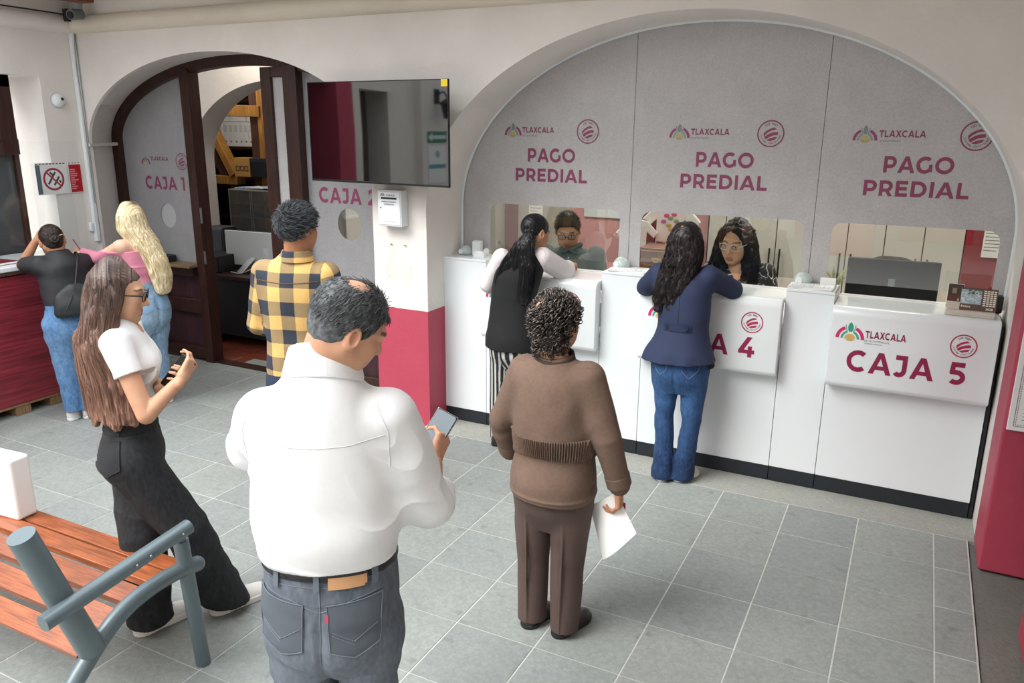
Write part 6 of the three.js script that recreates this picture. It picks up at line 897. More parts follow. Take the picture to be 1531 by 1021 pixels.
// ---------------------------------------------------------------- man in the white shirt, nearest, from behind
{
  const off = [-1.42, 0, 3.33], t = person('large man with greying hair in white shirt and grey jeans looking at phone', off);
  const R = [0.892, 0, -0.452], F = [-0.452, 0, -0.892], skin = '#c6957a', h = frame([-1.335, 1.672, 3.295], [0.5, -0.55, -0.78], [0.12, 1, 0.1], 1.04);
  const C = (x, y, z) => [-1.42 + R[0] * x + F[0] * z, y, 3.33 + R[2] * x + F[2] * z]; // body axes: right, height, forward
  const shL = [-1.57, 1.40, 3.40], elL = [-1.712, 1.255, 3.31], wrL = [-1.66, 1.1, 3.08], shR = [-1.255, 1.405, 3.25], elR = [-1.178, 1.115, 3.165], wrR = [-1.276, 1.165, 2.985];
  const hand = handField(wrR, [-0.05, 0.6, -0.72], [-0.95, 0.15, -0.2], -1, [0.5, 0.75, 0.8, 0.85, 0.9], 1.02, undefined, 0.55), handL = handField(wrL, [0.6, 0.3, -0.7], [0.6, 0, 0.4], -1, [0.5, 0.8, 0.8, 0.8, 0.8], 1);
  const bald = (x, y, z) => clamp(1.15 * Math.exp(-((x - 0.0) ** 2 * 0.8 + (z + 0.042) ** 2) / 0.0017) * sstep(0.06, 0.1, y) + 0.75 * sstep(0.028, 0.062, z) * sstep(0.05, 0.085, y), 0, 1);
  body(t, off, { h, skin, nb: C(0.005, 1.52, -0.02), neck: 1.22, cell: 0.0035, head: { jaw: 1.12, shave: 0.25, scalp: (c, x, y, z) => y > 0.02 && z < 0.06 ? mix3(c, lin('#5b4a42'), 0.3 * (1 - bald(x, y, z))) : c }, limbs: [[[shL, elL, wrL], [0.045, 0.04, 0.028]], [[shR, elR, wrR], [0.05, 0.043, 0.029]], [[C(0, 1.42, 0), C(0, 1.1, 0.02), C(0, 0.85, 0)], [0.11, 0.14, 0.13]], [[C(-0.1, 0.82, 0), C(-0.1, 0.45, 0), C(-0.1, 0.08, -0.02)], [0.085, 0.055, 0.035]], [[C(0.1, 0.82, 0), C(0.1, 0.45, 0), C(0.1, 0.08, -0.02)], [0.085, 0.055, 0.035]]], hands: [hand, handL] });
  // jeans
  const worn = (p) => 0.35 * gauss(p, C(-0.1, 0.62, -0.12), 0.16) + 0.25 * gauss(p, C(0.11, 0.6, -0.12), 0.16) + 0.2 * gauss(p, C(0, 0.8, -0.15), 0.14);
  const jeans = garment(t, off, 'jeans', { R, F, cell: 0.006, mat: mFabric({ roughness: 0.85, bumpMap: rep(T.fabric, 22), bumpScale: 0.0008 }),
    sec: [[0.72, ...[C(0, 0, 0)[0], C(0, 0, 0)[2]], 0.192, 0.14, 0.165], [0.82, C(0, 0, 0)[0], C(0, 0, 0)[2], 0.198, 0.15, 0.172], [0.92, C(0, 0, 0)[0], C(0, 0, 0)[2], 0.194, 0.16, 0.155], [1.0, C(0, 0, 0)[0], C(0, 0, 0)[2], 0.188, 0.165, 0.14]],
    limbs: [[[C(-0.1, 0.76, -0.01), C(-0.095, 0.46, 0.0), C(-0.1, 0.05, -0.02)], [0.108, 0.083, 0.072], 0.02], [[C(0.1, 0.76, -0.01), C(0.095, 0.46, 0.0), C(0.1, 0.05, -0.02)], [0.108, 0.083, 0.072], 0.02]],
    clips: [(x, y, z) => y - 1.008, (x, y) => 0.03 - y],
    disp: (p) => -0.006 * creases(p, nrm3([0.4, 0.9, 0.1]), 9, 3.5, 5) * sstep(0.86, 0.66, p[1]) + 0.007 * folds(p, [0.35, 0.93, 0.1], 13, 5, 3) * sstep(0.86, 0.6, p[1]) + 0.01 * folds(p, nrm3([0.7, 0.7, 0]), 12, 5, 8) * gauss(p, C(0, 0.72, -0.1), 0.16) + 0.004 * folds(p, [0, 1, 0], 24, 8, 4) + 0.009 * Math.exp(-(dot3(sub3(p, C(0, 0.82, 0)), R) ** 2) / 0.0002) * (p[1] < 0.9 && dot3(sub3(p, C(0, 0, 0)), F) < 0 ? sstep(0.93, 0.8, p[1]) : 0), col: denim('#3c434d', '#7b8490', worn) });
  const J = jeans.F, in_ = F, mStitch = M({ color: 0x68707a, roughness: 0.9 }), at = (x, y) => C(x, y, -0.35);
  const seam = (pts, r = 0.0016, n = 40) => { const g = sewn(J, pts, in_, r, off, n); if (g) obj('seam', g, mStitch, jeans.mesh); };
  for (const [cx, s, tilt] of [[0.095, 1, 0.02], [-0.118, -1, -0.02]]) {
    const out = [[-0.073, 0.072], [0.073, 0.084], [0.066, -0.06], [0.0, -0.09], [-0.066, -0.068]].map((q) => [q[0] * s, q[1]]);
    const g = patch(J, C(cx, 0.835, -0.4), R, [0, 1, 0], s < 0 ? [...out].reverse() : out, in_, 0.0035, off, 0.007); obj('pocket', g, mFabric({ vertexColors: false, color: 0x525962, roughness: 0.85 }), jeans.mesh);
    const P3 = out.map((q) => C(cx + q[0], 0.835 + q[1], -0.4)); const JJ = { at: (x, y, z) => J.at(x, y, z) - 0.0035 }; const ln = (a, r = 0.0014) => { const q = sewn(JJ, a, in_, r, off, 30); if (q) obj('pocket_seam', q, mStitch, jeans.mesh); };
    for (let i = 0; i < 5; i++) ln([P3[i], mix3(P3[i], P3[(i + 1) % 5], 0.5), P3[(i + 1) % 5]], 0.0018); const q1 = C(cx - 0.06, 0.83, -0.4), q2 = C(cx, 0.795, -0.4), q3 = C(cx + 0.06, 0.835, -0.4); ln([q1, mix3(q1, q2, 0.5), q2]); ln([q2, mix3(q2, q3, 0.5), q3]); ln([add3(q1, [0, -0.01, 0]), mix3(add3(q1, [0, -0.01, 0]), add3(q2, [0, -0.01, 0]), 0.5), add3(q2, [0, -0.01, 0])]);
    if (s > 0) { const tb = patch(JJ, C(cx - 0.078, 0.873, -0.4), R, [0, 1, 0], [[0, -0.012], [0.01, -0.012], [0.01, 0.012], [0, 0.012]], in_, 0.002, off, 0.003); obj('pocket_tab', tb, M({ color: 0xb0455c, roughness: 0.8 }), jeans.mesh); }
  }
  seam([at(-0.17, 0.93), at(-0.08, 0.915), at(0, 0.885), at(0.09, 0.915), at(0.17, 0.93)], 0.0018, 60); seam([at(0, 0.955), at(0.003, 0.9), at(0, 0.8), at(-0.004, 0.72)], 0.002); seam([at(-0.16, 0.957), at(0, 0.955), at(0.16, 0.957)], 0.0015, 60);
  { const q = patch(J, C(0.075, 0.967, -0.4), R, [0, 1, 0], [[-0.048, -0.013], [0.055, -0.01], [0.055, 0.02], [-0.048, 0.018]], in_, 0.008, off, 0.006); obj('leather_patch', q, M({ color: 0xb98c63, roughness: 0.6 }), jeans.mesh); }
  for (const x of [-0.125, -0.005, 0.15]) { const g = patch(J, C(x, 0.98, -0.4), R, [0, 1, 0], [[-0.008, -0.028], [0.008, -0.028], [0.008, 0.03], [-0.008, 0.03]], in_, 0.01, off, 0.004); obj('belt_loop', g, mFabric({ vertexColors: false, color: 0x5d656f }), jeans.mesh); }
  { const b = new Field(); b.add((x, y, z) => Math.abs(J.at(x, clamp(y, 0, 0.985), z) - 0.004) - 0.003, 0.001); b.clip((x, y) => 0.972 - y); b.clip((x, y) => y - 1.003); obj('belt', sculpt(b, ...bounds([C(-0.2, 0.98, 0), C(0.2, 1.0, 0), C(0, 0.98, -0.2), C(0, 0.98, 0.2)], 0.04), 0.005, { off }), M({ color: 0x17171a, roughness: 0.4 }), t); }
  // shirt
  const S2 = (y, hw, f, b, dx = 0, dz = 0) => [y, C(dx, 0, dz)[0], C(dx, 0, dz)[2], hw, f, b];
  const sec = [S2(0.985, 0.196, 0.175, 0.148), S2(1.03, 0.205, 0.19, 0.16), S2(1.1, 0.212, 0.205, 0.166, 0, 0.0), S2(1.2, 0.21, 0.2, 0.164), S2(1.3, 0.205, 0.18, 0.158), S2(1.38, 0.193, 0.15, 0.147, 0, -0.005), S2(1.44, 0.168, 0.12, 0.13, 0, -0.012), S2(1.5, 0.128, 0.095, 0.108, 0.005, -0.018), S2(1.545, 0.098, 0.082, 0.092, 0.01, -0.016), S2(1.575, 0.086, 0.08, 0.084, 0.012, -0.012)];
  const slR = add3(elR, mul3(nrm3(sub3(wrR, elR)), 0.02));
  const disp = (p) => 0.014 * folds(p, nrm3([0.2, 0.95, 0.1]), 11, 4, 3) * sstep(1.28, 1.05, p[1]) - 0.005 * creases(p, nrm3([0.25, 0.95, 0.1]), 11, 3, 11) * sstep(1.25, 1.03, p[1]) + 0.016 * folds(p, nrm3([0.5, 0.8, -0.2]), 17, 5, 6) * (gauss(p, elR, 0.15) + 0.8 * gauss(p, elL, 0.13)) - 0.013 * creases(p, nrm3([0.45, 0.85, -0.2]), 11, 4, 16) * (gauss(p, mix3(shR, elR, 0.75), 0.17) + gauss(p, elL, 0.12)) - 0.009 * creases(p, nrm3([0.75, 0.6, -0.3]), 13, 4, 9) * (gauss(p, C(0.205, 1.27, -0.1), 0.08) + gauss(p, C(-0.21, 1.28, -0.1), 0.08)) + 0.004 * vn(p[0] * 11, p[1] * 8, p[2] * 11);
  const shirt = garment(t, off, 'shirt', { R, F, sec, k0: 0.05, cell: 0.006, disp, limbs: [[[shL, elL, mix3(elL, wrL, 0.3)], [0.084, 0.07, 0.06], 0.05], [[shR, mix3(shR, elR, 0.55), slR], [0.086, 0.08, 0.07], 0.05]], clips: [(x, y, z) => 0.995 - y], col: flat('#e7e8eb', 0.015), mat: mFabric({ roughness: 0.85, bumpMap: rep(T.fabric, 30), bumpScale: 0.0003 }) });
  // rolled cuffs
  const roll = (c, ax, r0, name) => { const d = nrm3(ax), a = nrm3(crs3(d, [0, 1, 0])), b = crs3(d, a), g = []; for (let k = 0; k < 2; k++) { const pts = []; for (let i = 0; i < 26; i++) { const w = i / 26 * 6.2832; const rr_ = r0 * (1 + 0.06 * Math.sin(w * 3 + k * 2) - k * 0.06); pts.push(sub3(add3(add3(c, mul3(d, k * 0.022)), add3(mul3(a, Math.cos(w) * rr_), mul3(b, Math.sin(w) * rr_))), off)); } g.push(tube(pts, 0.0145 - 0.002 * k, 60, 8, true)); } obj(name, g, M({ color: 0xf1f1f2, roughness: 0.85 }), shirt.mesh); };
  roll(add3(elR, mul3(nrm3(sub3(wrR, elR)), 0.045)), sub3(wrR, elR), 0.063, 'cuff'); roll(mix3(elL, wrL, 0.3), sub3(wrL, elL), 0.06, 'cuff');
  // collar
  const nb = C(0.014, 1.57, -0.004), col = new Field(), lf = loft([[1.52, C(0.01, 0, -0.012)[0], C(0.01, 0, -0.012)[2], 0.108, 0.105, 0.1], [1.6, C(0.014, 0, -0.006)[0], C(0.014, 0, -0.006)[2], 0.09, 0.1, 0.085], [1.64, C(0.018, 0, 0.004)[0], C(0.018, 0, 0.004)[2], 0.079, 0.085, 0.075]], R, F);
  col.add((x, y, z) => Math.abs(lf(x, y, z)) - 0.005, 0.004); const ca = (x, y, z) => dot3(sub3([x, y, z], nb), F); col.clip((x, y, z) => y - 1.606 + ca(x, y, z) * 0.55); col.clip((x, y, z) => 1.505 - y - ca(x, y, z) * 0.5); obj('collar', sculpt(col, ...cube(nb, 0.16), 0.004, { off, col: flat('#e7e8eb', 0.015) }), mFabric({ roughness: 0.85 }), shirt.mesh);
  const sm = (pts, r = 0.0011) => { const g = sewn(shirt.F, pts, in_, r, off, 50); if (g) obj('seam', g, M({ color: 0xcfd0d5, roughness: 0.9 }), shirt.mesh); };
  sm([C(-0.19, 1.39, -0.4), C(-0.1, 1.375, -0.4), C(0, 1.372, -0.4), C(0.1, 1.375, -0.4), C(0.19, 1.39, -0.4)]); sm([C(0.168, 1.47, -0.4), C(0.198, 1.4, -0.4), C(0.2, 1.3, -0.4)]); sm([C(-0.168, 1.47, -0.4), C(-0.2, 1.4, -0.4), C(-0.2, 1.3, -0.4)]);
  // hair: short, combed back and down, greying at the sides, thin on top
  shortHair(t, off, h, { n: 9000, len: 0.023, lift: 0.0035, th: 0.007, dark: '#15171a', light: '#787c80', rough: 0.003, mask: (x, y, z) => y - (z > 0 ? 0.0 + 0.06 * sstep(0.02, 0.06, z) : 0.0 - 0.088 * sstep(0, -0.045, z)), bald, grey: (x, y, z) => 0.25 * sstep(0.06, -0.05, y) + 0.1, flow: (x, y, z) => nrm3([Math.sign(x) * 0.15, -0.75 - (z < -0.03 ? 0.3 : 0), -0.65]), mix: 0.75 });
  addShoe(t, off, C(-0.11, 0, -0.09), C(-0.13, 0, 0.18), mBlackLeather(), mBlack); addShoe(t, off, C(0.11, 0, -0.09), C(0.13, 0, 0.18), mBlackLeather(), mBlack);
}
{ // phone in his hand
  const p = [-1.301, 1.238, 2.925], t = thing('mobile_phone', 'white and black mobile phone in the hand of the man in the white shirt', 'phone', p);
  const f = nrm3([0.2, 0.72, -0.66]), r = nrm3([0.86, -0.3, -0.2]), up = nrm3(crs3(r, f)), rx = crs3(f, up); t.quaternion.setFromRotationMatrix(new THREE.Matrix4().makeBasis(V(...rx), V(...f), V(...up)));
  obj('case', [new RoundedBoxGeometry(0.074, 0.152, 0.011, 3, 0.005)], M({ color: 0x202226, roughness: 0.4 }), t); obj('rim', [new RoundedBoxGeometry(0.0755, 0.1535, 0.006, 3, 0.003)], M({ color: 0xc9ccd0, roughness: 0.3, metalness: 0.5 }), t); obj('screen', [extrude(rrect(-0.034, -0.072, 0.034, 0.072, 0.007), 0.0006).translate(0, 0, 0.0055)], M({ color: 0x4c555c, roughness: 0.04, ior: 1.8, emissive: 0xb9c6cc, emissiveIntensity: 0.25 }), t);
}
// ---------------------------------------------------------------- young woman with very long hair, walking
{
  const off = [-2.74, 0, 2.78], t = person('walking young woman with very long brown hair, white cropped top and wide black jeans', off);
  const F = nrm3([0.68, 0, -0.73]), R = [0.732, 0, 0.682], skin = '#c79a7d', c0 = [-2.872, 0, 2.868];
  const C = (x, y, z) => [c0[0] + R[0] * x + F[0] * z, y, c0[2] + R[2] * x + F[2] * z];
  const h = frame([-2.855, 1.528, 2.852], nrm3([0.74, -0.16, -0.64]), [0, 1, 0], 0.98);
  const shR = C(0.145, 1.355, 0.0), elR = [-2.637, 1.075, 2.965], wrR = [-2.572, 1.2, 2.832], shL = C(-0.145, 1.355, 0.02), elL = C(-0.19, 1.1, 0.06), wrL = [-2.695, 1.14, 2.82];
  const hR = handField(wrR, [-0.05, 0.62, -0.72], [-0.85, 0.1, 0.1], -1, [0.9, 1.0, 1.0, 0.7, 0.5], 0.92), hL = handField(wrL, [0.7, 0.3, -0.2], [0.0, 0.75, 0.35], -1, [0.5, 0.85, 0.9, 0.95, 1.0], 0.9);
  body(t, off, { h, skin, nb: C(0, 1.395, -0.005), neck: 0.86, cell: 0.0034, head: { jaw: 0.94, lip: '#a65c58', ears: false }, limbs: [[[shR, elR, wrR], [0.043, 0.037, 0.023], 0.025], [[shL, elL, wrL], [0.042, 0.036, 0.023]], [[C(0, 1.33, 0), C(0, 1.1, 0.0), C(0, 0.98, 0), C(0, 0.88, 0)], [0.1, 0.09, 0.104, 0.11]], [[C(-0.08, 0.86, 0), [-2.84, 0.46, 2.9], [-2.842, 0.09, 2.93]], [0.085, 0.05, 0.035]], [[C(0.08, 0.86, 0), [-2.665, 0.5, 2.8], [-2.668, 0.09, 2.655]], [0.085, 0.05, 0.035]]], hands: [hR, hL] });
  // cropped top
  const S2 = (y, hw, f, b, dz = 0) => [y, C(0, 0, dz)[0], C(0, 0, dz)[2], hw, f, b];
  const top = garment(t, off, 'top', { R, F, cell: 0.005, k0: 0.03, sec: [S2(1.005, 0.128, 0.098, 0.098), S2(1.07, 0.126, 0.1, 0.096), S2(1.14, 0.132, 0.112, 0.1), S2(1.2, 0.142, 0.135, 0.104), S2(1.26, 0.146, 0.138, 0.106), S2(1.32, 0.148, 0.112, 0.104), S2(1.375, 0.132, 0.085, 0.09), S2(1.415, 0.085, 0.062, 0.068), S2(1.43, 0.06, 0.055, 0.056)],
    limbs: [[[shR, mix3(shR, elR, 0.42)], [0.056, 0.054], 0.04], [[shL, mix3(shL, elL, 0.42)], [0.056, 0.054], 0.04]], more: [-1, 1].map((s) => [ell(C(s * 0.062, 1.225, 0.085), [0.055, 0.06, 0.055], [R, [0, 1, 0], F]), 0.04]),
    clips: [(x, y, z) => 1.018 - y + 0.02 * dot3([x - c0[0], 0, z - c0[2]], F), (x, y, z) => { const d = dot3(sub3([x, y, z], shR), nrm3(sub3(elR, shR))); return dot3(sub3([x, y, z], c0), R) > 0.1 ? d - 0.135 : -1; }, (x, y, z) => { const d = dot3(sub3([x, y, z], shL), nrm3(sub3(elL, shL))); return dot3(sub3([x, y, z], c0), R) < -0.1 ? d - 0.135 : -1; }],
    disp: (p) => -0.004 * creases(p, nrm3([0.3, 0.9, 0.2]), 12, 4, 5) + 0.005 * folds(p, nrm3([0.1, 0.95, 0.2]), 20, 6, 3) * sstep(1.2, 1.04, p[1]) + 0.005 * folds(p, nrm3([0.6, 0.7, 0.3]), 22, 7, 6) * (gauss(p, C(0.14, 1.29, 0.03), 0.08)) + 0.002 * vn(p[0] * 20, p[1] * 20, p[2] * 20), col: flat('#e4e4e5', 0.015), mat: mFabric({ roughness: 0.85, bumpScale: 0.0003 }) });
  // wide jeans
  const knR = [-2.668, 0.5, 2.815], knL = [-2.842, 0.46, 2.905], anR = [-2.662, 0.03, 2.64], anL = [-2.85, 0.02, 2.905];
  const worn = (p) => -0.2 + 0.2 * gauss(p, C(0.1, 0.88, -0.12), 0.13);
  const jeans = garment(t, off, 'jeans', { R, F, cell: 0.0065, mat: mFabric({ roughness: 0.85, bumpMap: rep(T.fabric, 22), bumpScale: 0.0008 }), sec: [[0.8, C(0.0, 0, 0)[0], C(0, 0, 0)[2], 0.17, 0.115, 0.135], [0.86, C(0, 0, 0)[0], C(0, 0, 0)[2], 0.166, 0.118, 0.135], [0.93, C(0, 0, 0)[0], C(0, 0, 0)[2], 0.146, 0.112, 0.112], [1.0, C(0, 0, 0)[0], C(0, 0, 0)[2], 0.127, 0.102, 0.096], [1.02, C(0, 0, 0)[0], C(0, 0, 0)[2], 0.126, 0.1, 0.095]],
    limbs: [[[C(0.085, 0.82, 0.0), knR, mix3(knR, anR, 0.75), anR], [0.108, 0.092, 0.098, 0.108], 0.03], [[C(-0.085, 0.82, 0.0), knL, mix3(knL, anL, 0.75), anL], [0.108, 0.09, 0.096, 0.105], 0.03]], clips: [(x, y, z) => y - 1.005, (x, y, z) => { const l = [x, y, z], d = dot3(sub3(l, anR), R); return d > -0.06 && z < 2.83 ? 0.055 - y - 0.25 * dot3(sub3(l, anR), F) * (dot3(sub3(l, anR), F) < 0 ? 0.4 : 0.4) : 0.045 - y; }],
    disp: (p) => -0.007 * creases(p, nrm3([0.6, 0.75, -0.1]), 8, 3, 5) * sstep(0.9, 0.75, p[1]) + 0.008 * folds(p, nrm3([0.4, 0.85, -0.2]), 11, 4, 3) * sstep(0.85, 0.6, p[1]) + 0.009 * folds(p, nrm3([0.75, 0.6, 0.1]), 10, 4, 9) * (gauss(p, knR, 0.2) + gauss(p, C(0.02, 0.75, 0.05), 0.15)) + 0.006 * folds(p, [0, 1, 0], 17, 6, 5) * sstep(0.3, 0.1, p[1]) + 0.002 * vn(p[0] * 25, p[1] * 20, p[2] * 25), col: denim('#121316', '#3a3e45', worn) });
  const J = jeans.F, view = nrm3([-0.66, -0.18, -0.73]), mS = M({ color: 0x2b2d31, roughness: 0.9 }), from = mul3(view, -0.35);
  const Q = (x, y, z) => add3(C(x, y, z), from), pk = (x, y) => add3(mul3(nrm3(sub3(mul3(R, 0.6), mul3(F, -0.8))), 0), add3(Q(0.085, 0.865, -0.1), add3(mul3(nrm3([0.78, 0, -0.62]), x), [0, y, 0])));
  const U = nrm3([0.78, 0, -0.62]); { const g = patch(J, Q(0.1, 0.868, -0.09), U, [0, 1, 0], [[-0.06, 0.062], [0.062, 0.07], [0.06, -0.05], [0.005, -0.078], [-0.055, -0.055]], view, 0.0035, off, 0.006); obj('pocket', g, mFabric({ vertexColors: false, color: 0x1d1e22, roughness: 0.85 }), jeans.mesh); }
  const JJ = { at: (x, y, z) => J.at(x, y, z) - 0.0035 }, sl = (f, pts, r) => { const g = sewn(f, pts, view, r, off, 40); if (g) obj('seam', g, mS, jeans.mesh); }, K = (x, y) => add3(Q(0.1, 0.868, -0.09), add3(mul3(U, x), [0, y, 0]));
  const ring = [[-0.06, 0.062], [0.062, 0.07], [0.06, -0.05], [0.005, -0.078], [-0.055, -0.055]]; for (let i = 0; i < 5; i++) { const a = ring[i], b = ring[(i + 1) % 5]; sl(JJ, [K(...a), K((a[0] + b[0]) / 2, (a[1] + b[1]) / 2), K(...b)], 0.0016); }
  sl(J, [K(-0.1, 0.09), K(0, 0.085), K(0.1, 0.095)], 0.0016); sl(J, [K(-0.08, 0.12), K(-0.085, 0.03), K(-0.075, -0.1)], 0.0018); { const w = new Field(); w.add((x, y, z) => J.at(x, clamp(y, 0.962, 0.99), z) - 0.003); w.clip((x, y) => 0.958 - y); w.clip((x, y) => y - 1.006); obj('waistband', sculpt(w, ...bounds([C(0.16, 0.98, 0), C(-0.16, 0.98, 0), C(0, 0.98, 0.14), C(0, 1, -0.14)], 0.04), 0.005, { off, col: flat('#17181b', 0.1) }), mFabric(), jeans.mesh); }
  for (const x of [-0.05, 0.08]) { const g = patch({ at: (a, b, c) => J.at(a, clamp(b, 0.962, 0.99), c) }, add3(Q(x, 0.985, -0.03), [0, 0, 0]), U, [0, 1, 0], [[-0.006, -0.032], [0.006, -0.032], [0.006, 0.024], [-0.006, 0.024]], view, 0.007, off, 0.004); obj('belt_loop', g, mFabric({ vertexColors: false, color: 0x1b1c20 }), jeans.mesh); }
  // shoes: white chunky trainers
  const mTrain = M({ color: 0xe6e3dc, roughness: 0.6 }), mSole = M({ color: 0xefede8, roughness: 0.7 });
  addShoe(t, off, [-2.858, 0, 2.985], [-2.805, 0, 2.715], mTrain, mSole, { w: 0.05, h: 0.09, sole: 0.032 }); addShoe(t, off, [-2.682, 0, 2.715], [-2.598, 0, 2.435], mTrain, mSole, { w: 0.05, h: 0.09, sole: 0.032 });
  // hair: parted, falling straight to the waist behind
  const top_ = [0, 0.108, -0.01], A = [], N = 13;
  for (let i = 0; i < N; i++) { const u = i / (N - 1), a = -0.35 + u * 3.84, s = Math.cos(a), b = Math.sin(a); // from the right temple round the back to the left temple
    const lx = 0.15 * Math.cos(u * 3.0) + 0.005, lz = 0.02 - 0.2 * Math.sin(Math.min(u * 2.3, 1.57)) + 0.02 * u, mx = 0.125 * Math.cos(u * 3.0), mz = -0.045 - 0.12 * Math.sin(Math.min(u * 2.3, 1.57)), len = -0.515 + 0.02 * Math.sin(i * 2.1);
    A.push([[s * 0.03, 0.1, -0.012 - 0.02 * b, 0.022], [s * 0.06, 0.06, -0.02 - 0.055 * b, 0.026], [s * 0.076, 0.0, -0.03 - 0.07 * b, 0.026], [s * 0.086, -0.09, -0.055 - 0.06 * b, 0.026], [mx, -0.2, mz, 0.026], [lx * 0.98, -0.34, lz, 0.028], [lx, len, lz - 0.005, 0.012]]); }
  const k0 = lin('#2a1d18'), k1 = lin('#705c55'), k2 = lin('#573c32'), k3 = lin('#a27a66'), hd = h.c;
  longHair(t, off, hd, R, F, A, { n: 4200, cell: 0.0055, k: 0.045, more: [[ell(h.to(0, 0.032, -0.018), [0.083 * h.s, 0.091 * h.s, 0.1 * h.s], h.ax), 0.02]], subs: [ell(h.to(0.0, -0.032, 0.085), [0.061, 0.102, 0.072], h.ax), ell(h.to(0.042, -0.035, 0.06), [0.05, 0.095, 0.056], h.ax)], wave: 0.7, fly: 0.012, r0: 0.0012, r1: 0.0007, from: 0.1, seg: 12, col: (p, k) => { const s = sstep(hd[1] - 0.02, hd[1] - 0.28, p[1]); return mix3(mix3(k0, k1, k), mix3(k2, k3, k), s); } });
  glasses(t, h, off, 0x111113, 0xe9edee, 0.0024, 0.0034);
}
{ // phone in her hands
  const t = thing('mobile_phone', 'dark mobile phone held low by the young woman in a white top', 'phone', [-2.628, 1.205, 2.8]); t.rotation.set(-0.35, 0.35, -0.6, 'YXZ');
  obj('case', [new RoundedBoxGeometry(0.075, 0.155, 0.011, 3, 0.005)], mBlack, t); obj('screen', [extrude(rrect(-0.034, -0.073, 0.034, 0.073, 0.007), 0.0006).translate(0, 0, 0.0055)], M({ color: 0x0c0d10, roughness: 0.05 }), t); obj('camera_ring', [new THREE.TorusGeometry(0.011, 0.002, 8, 20).translate(0.016, 0.05, -0.006)], mSteel, t);
}
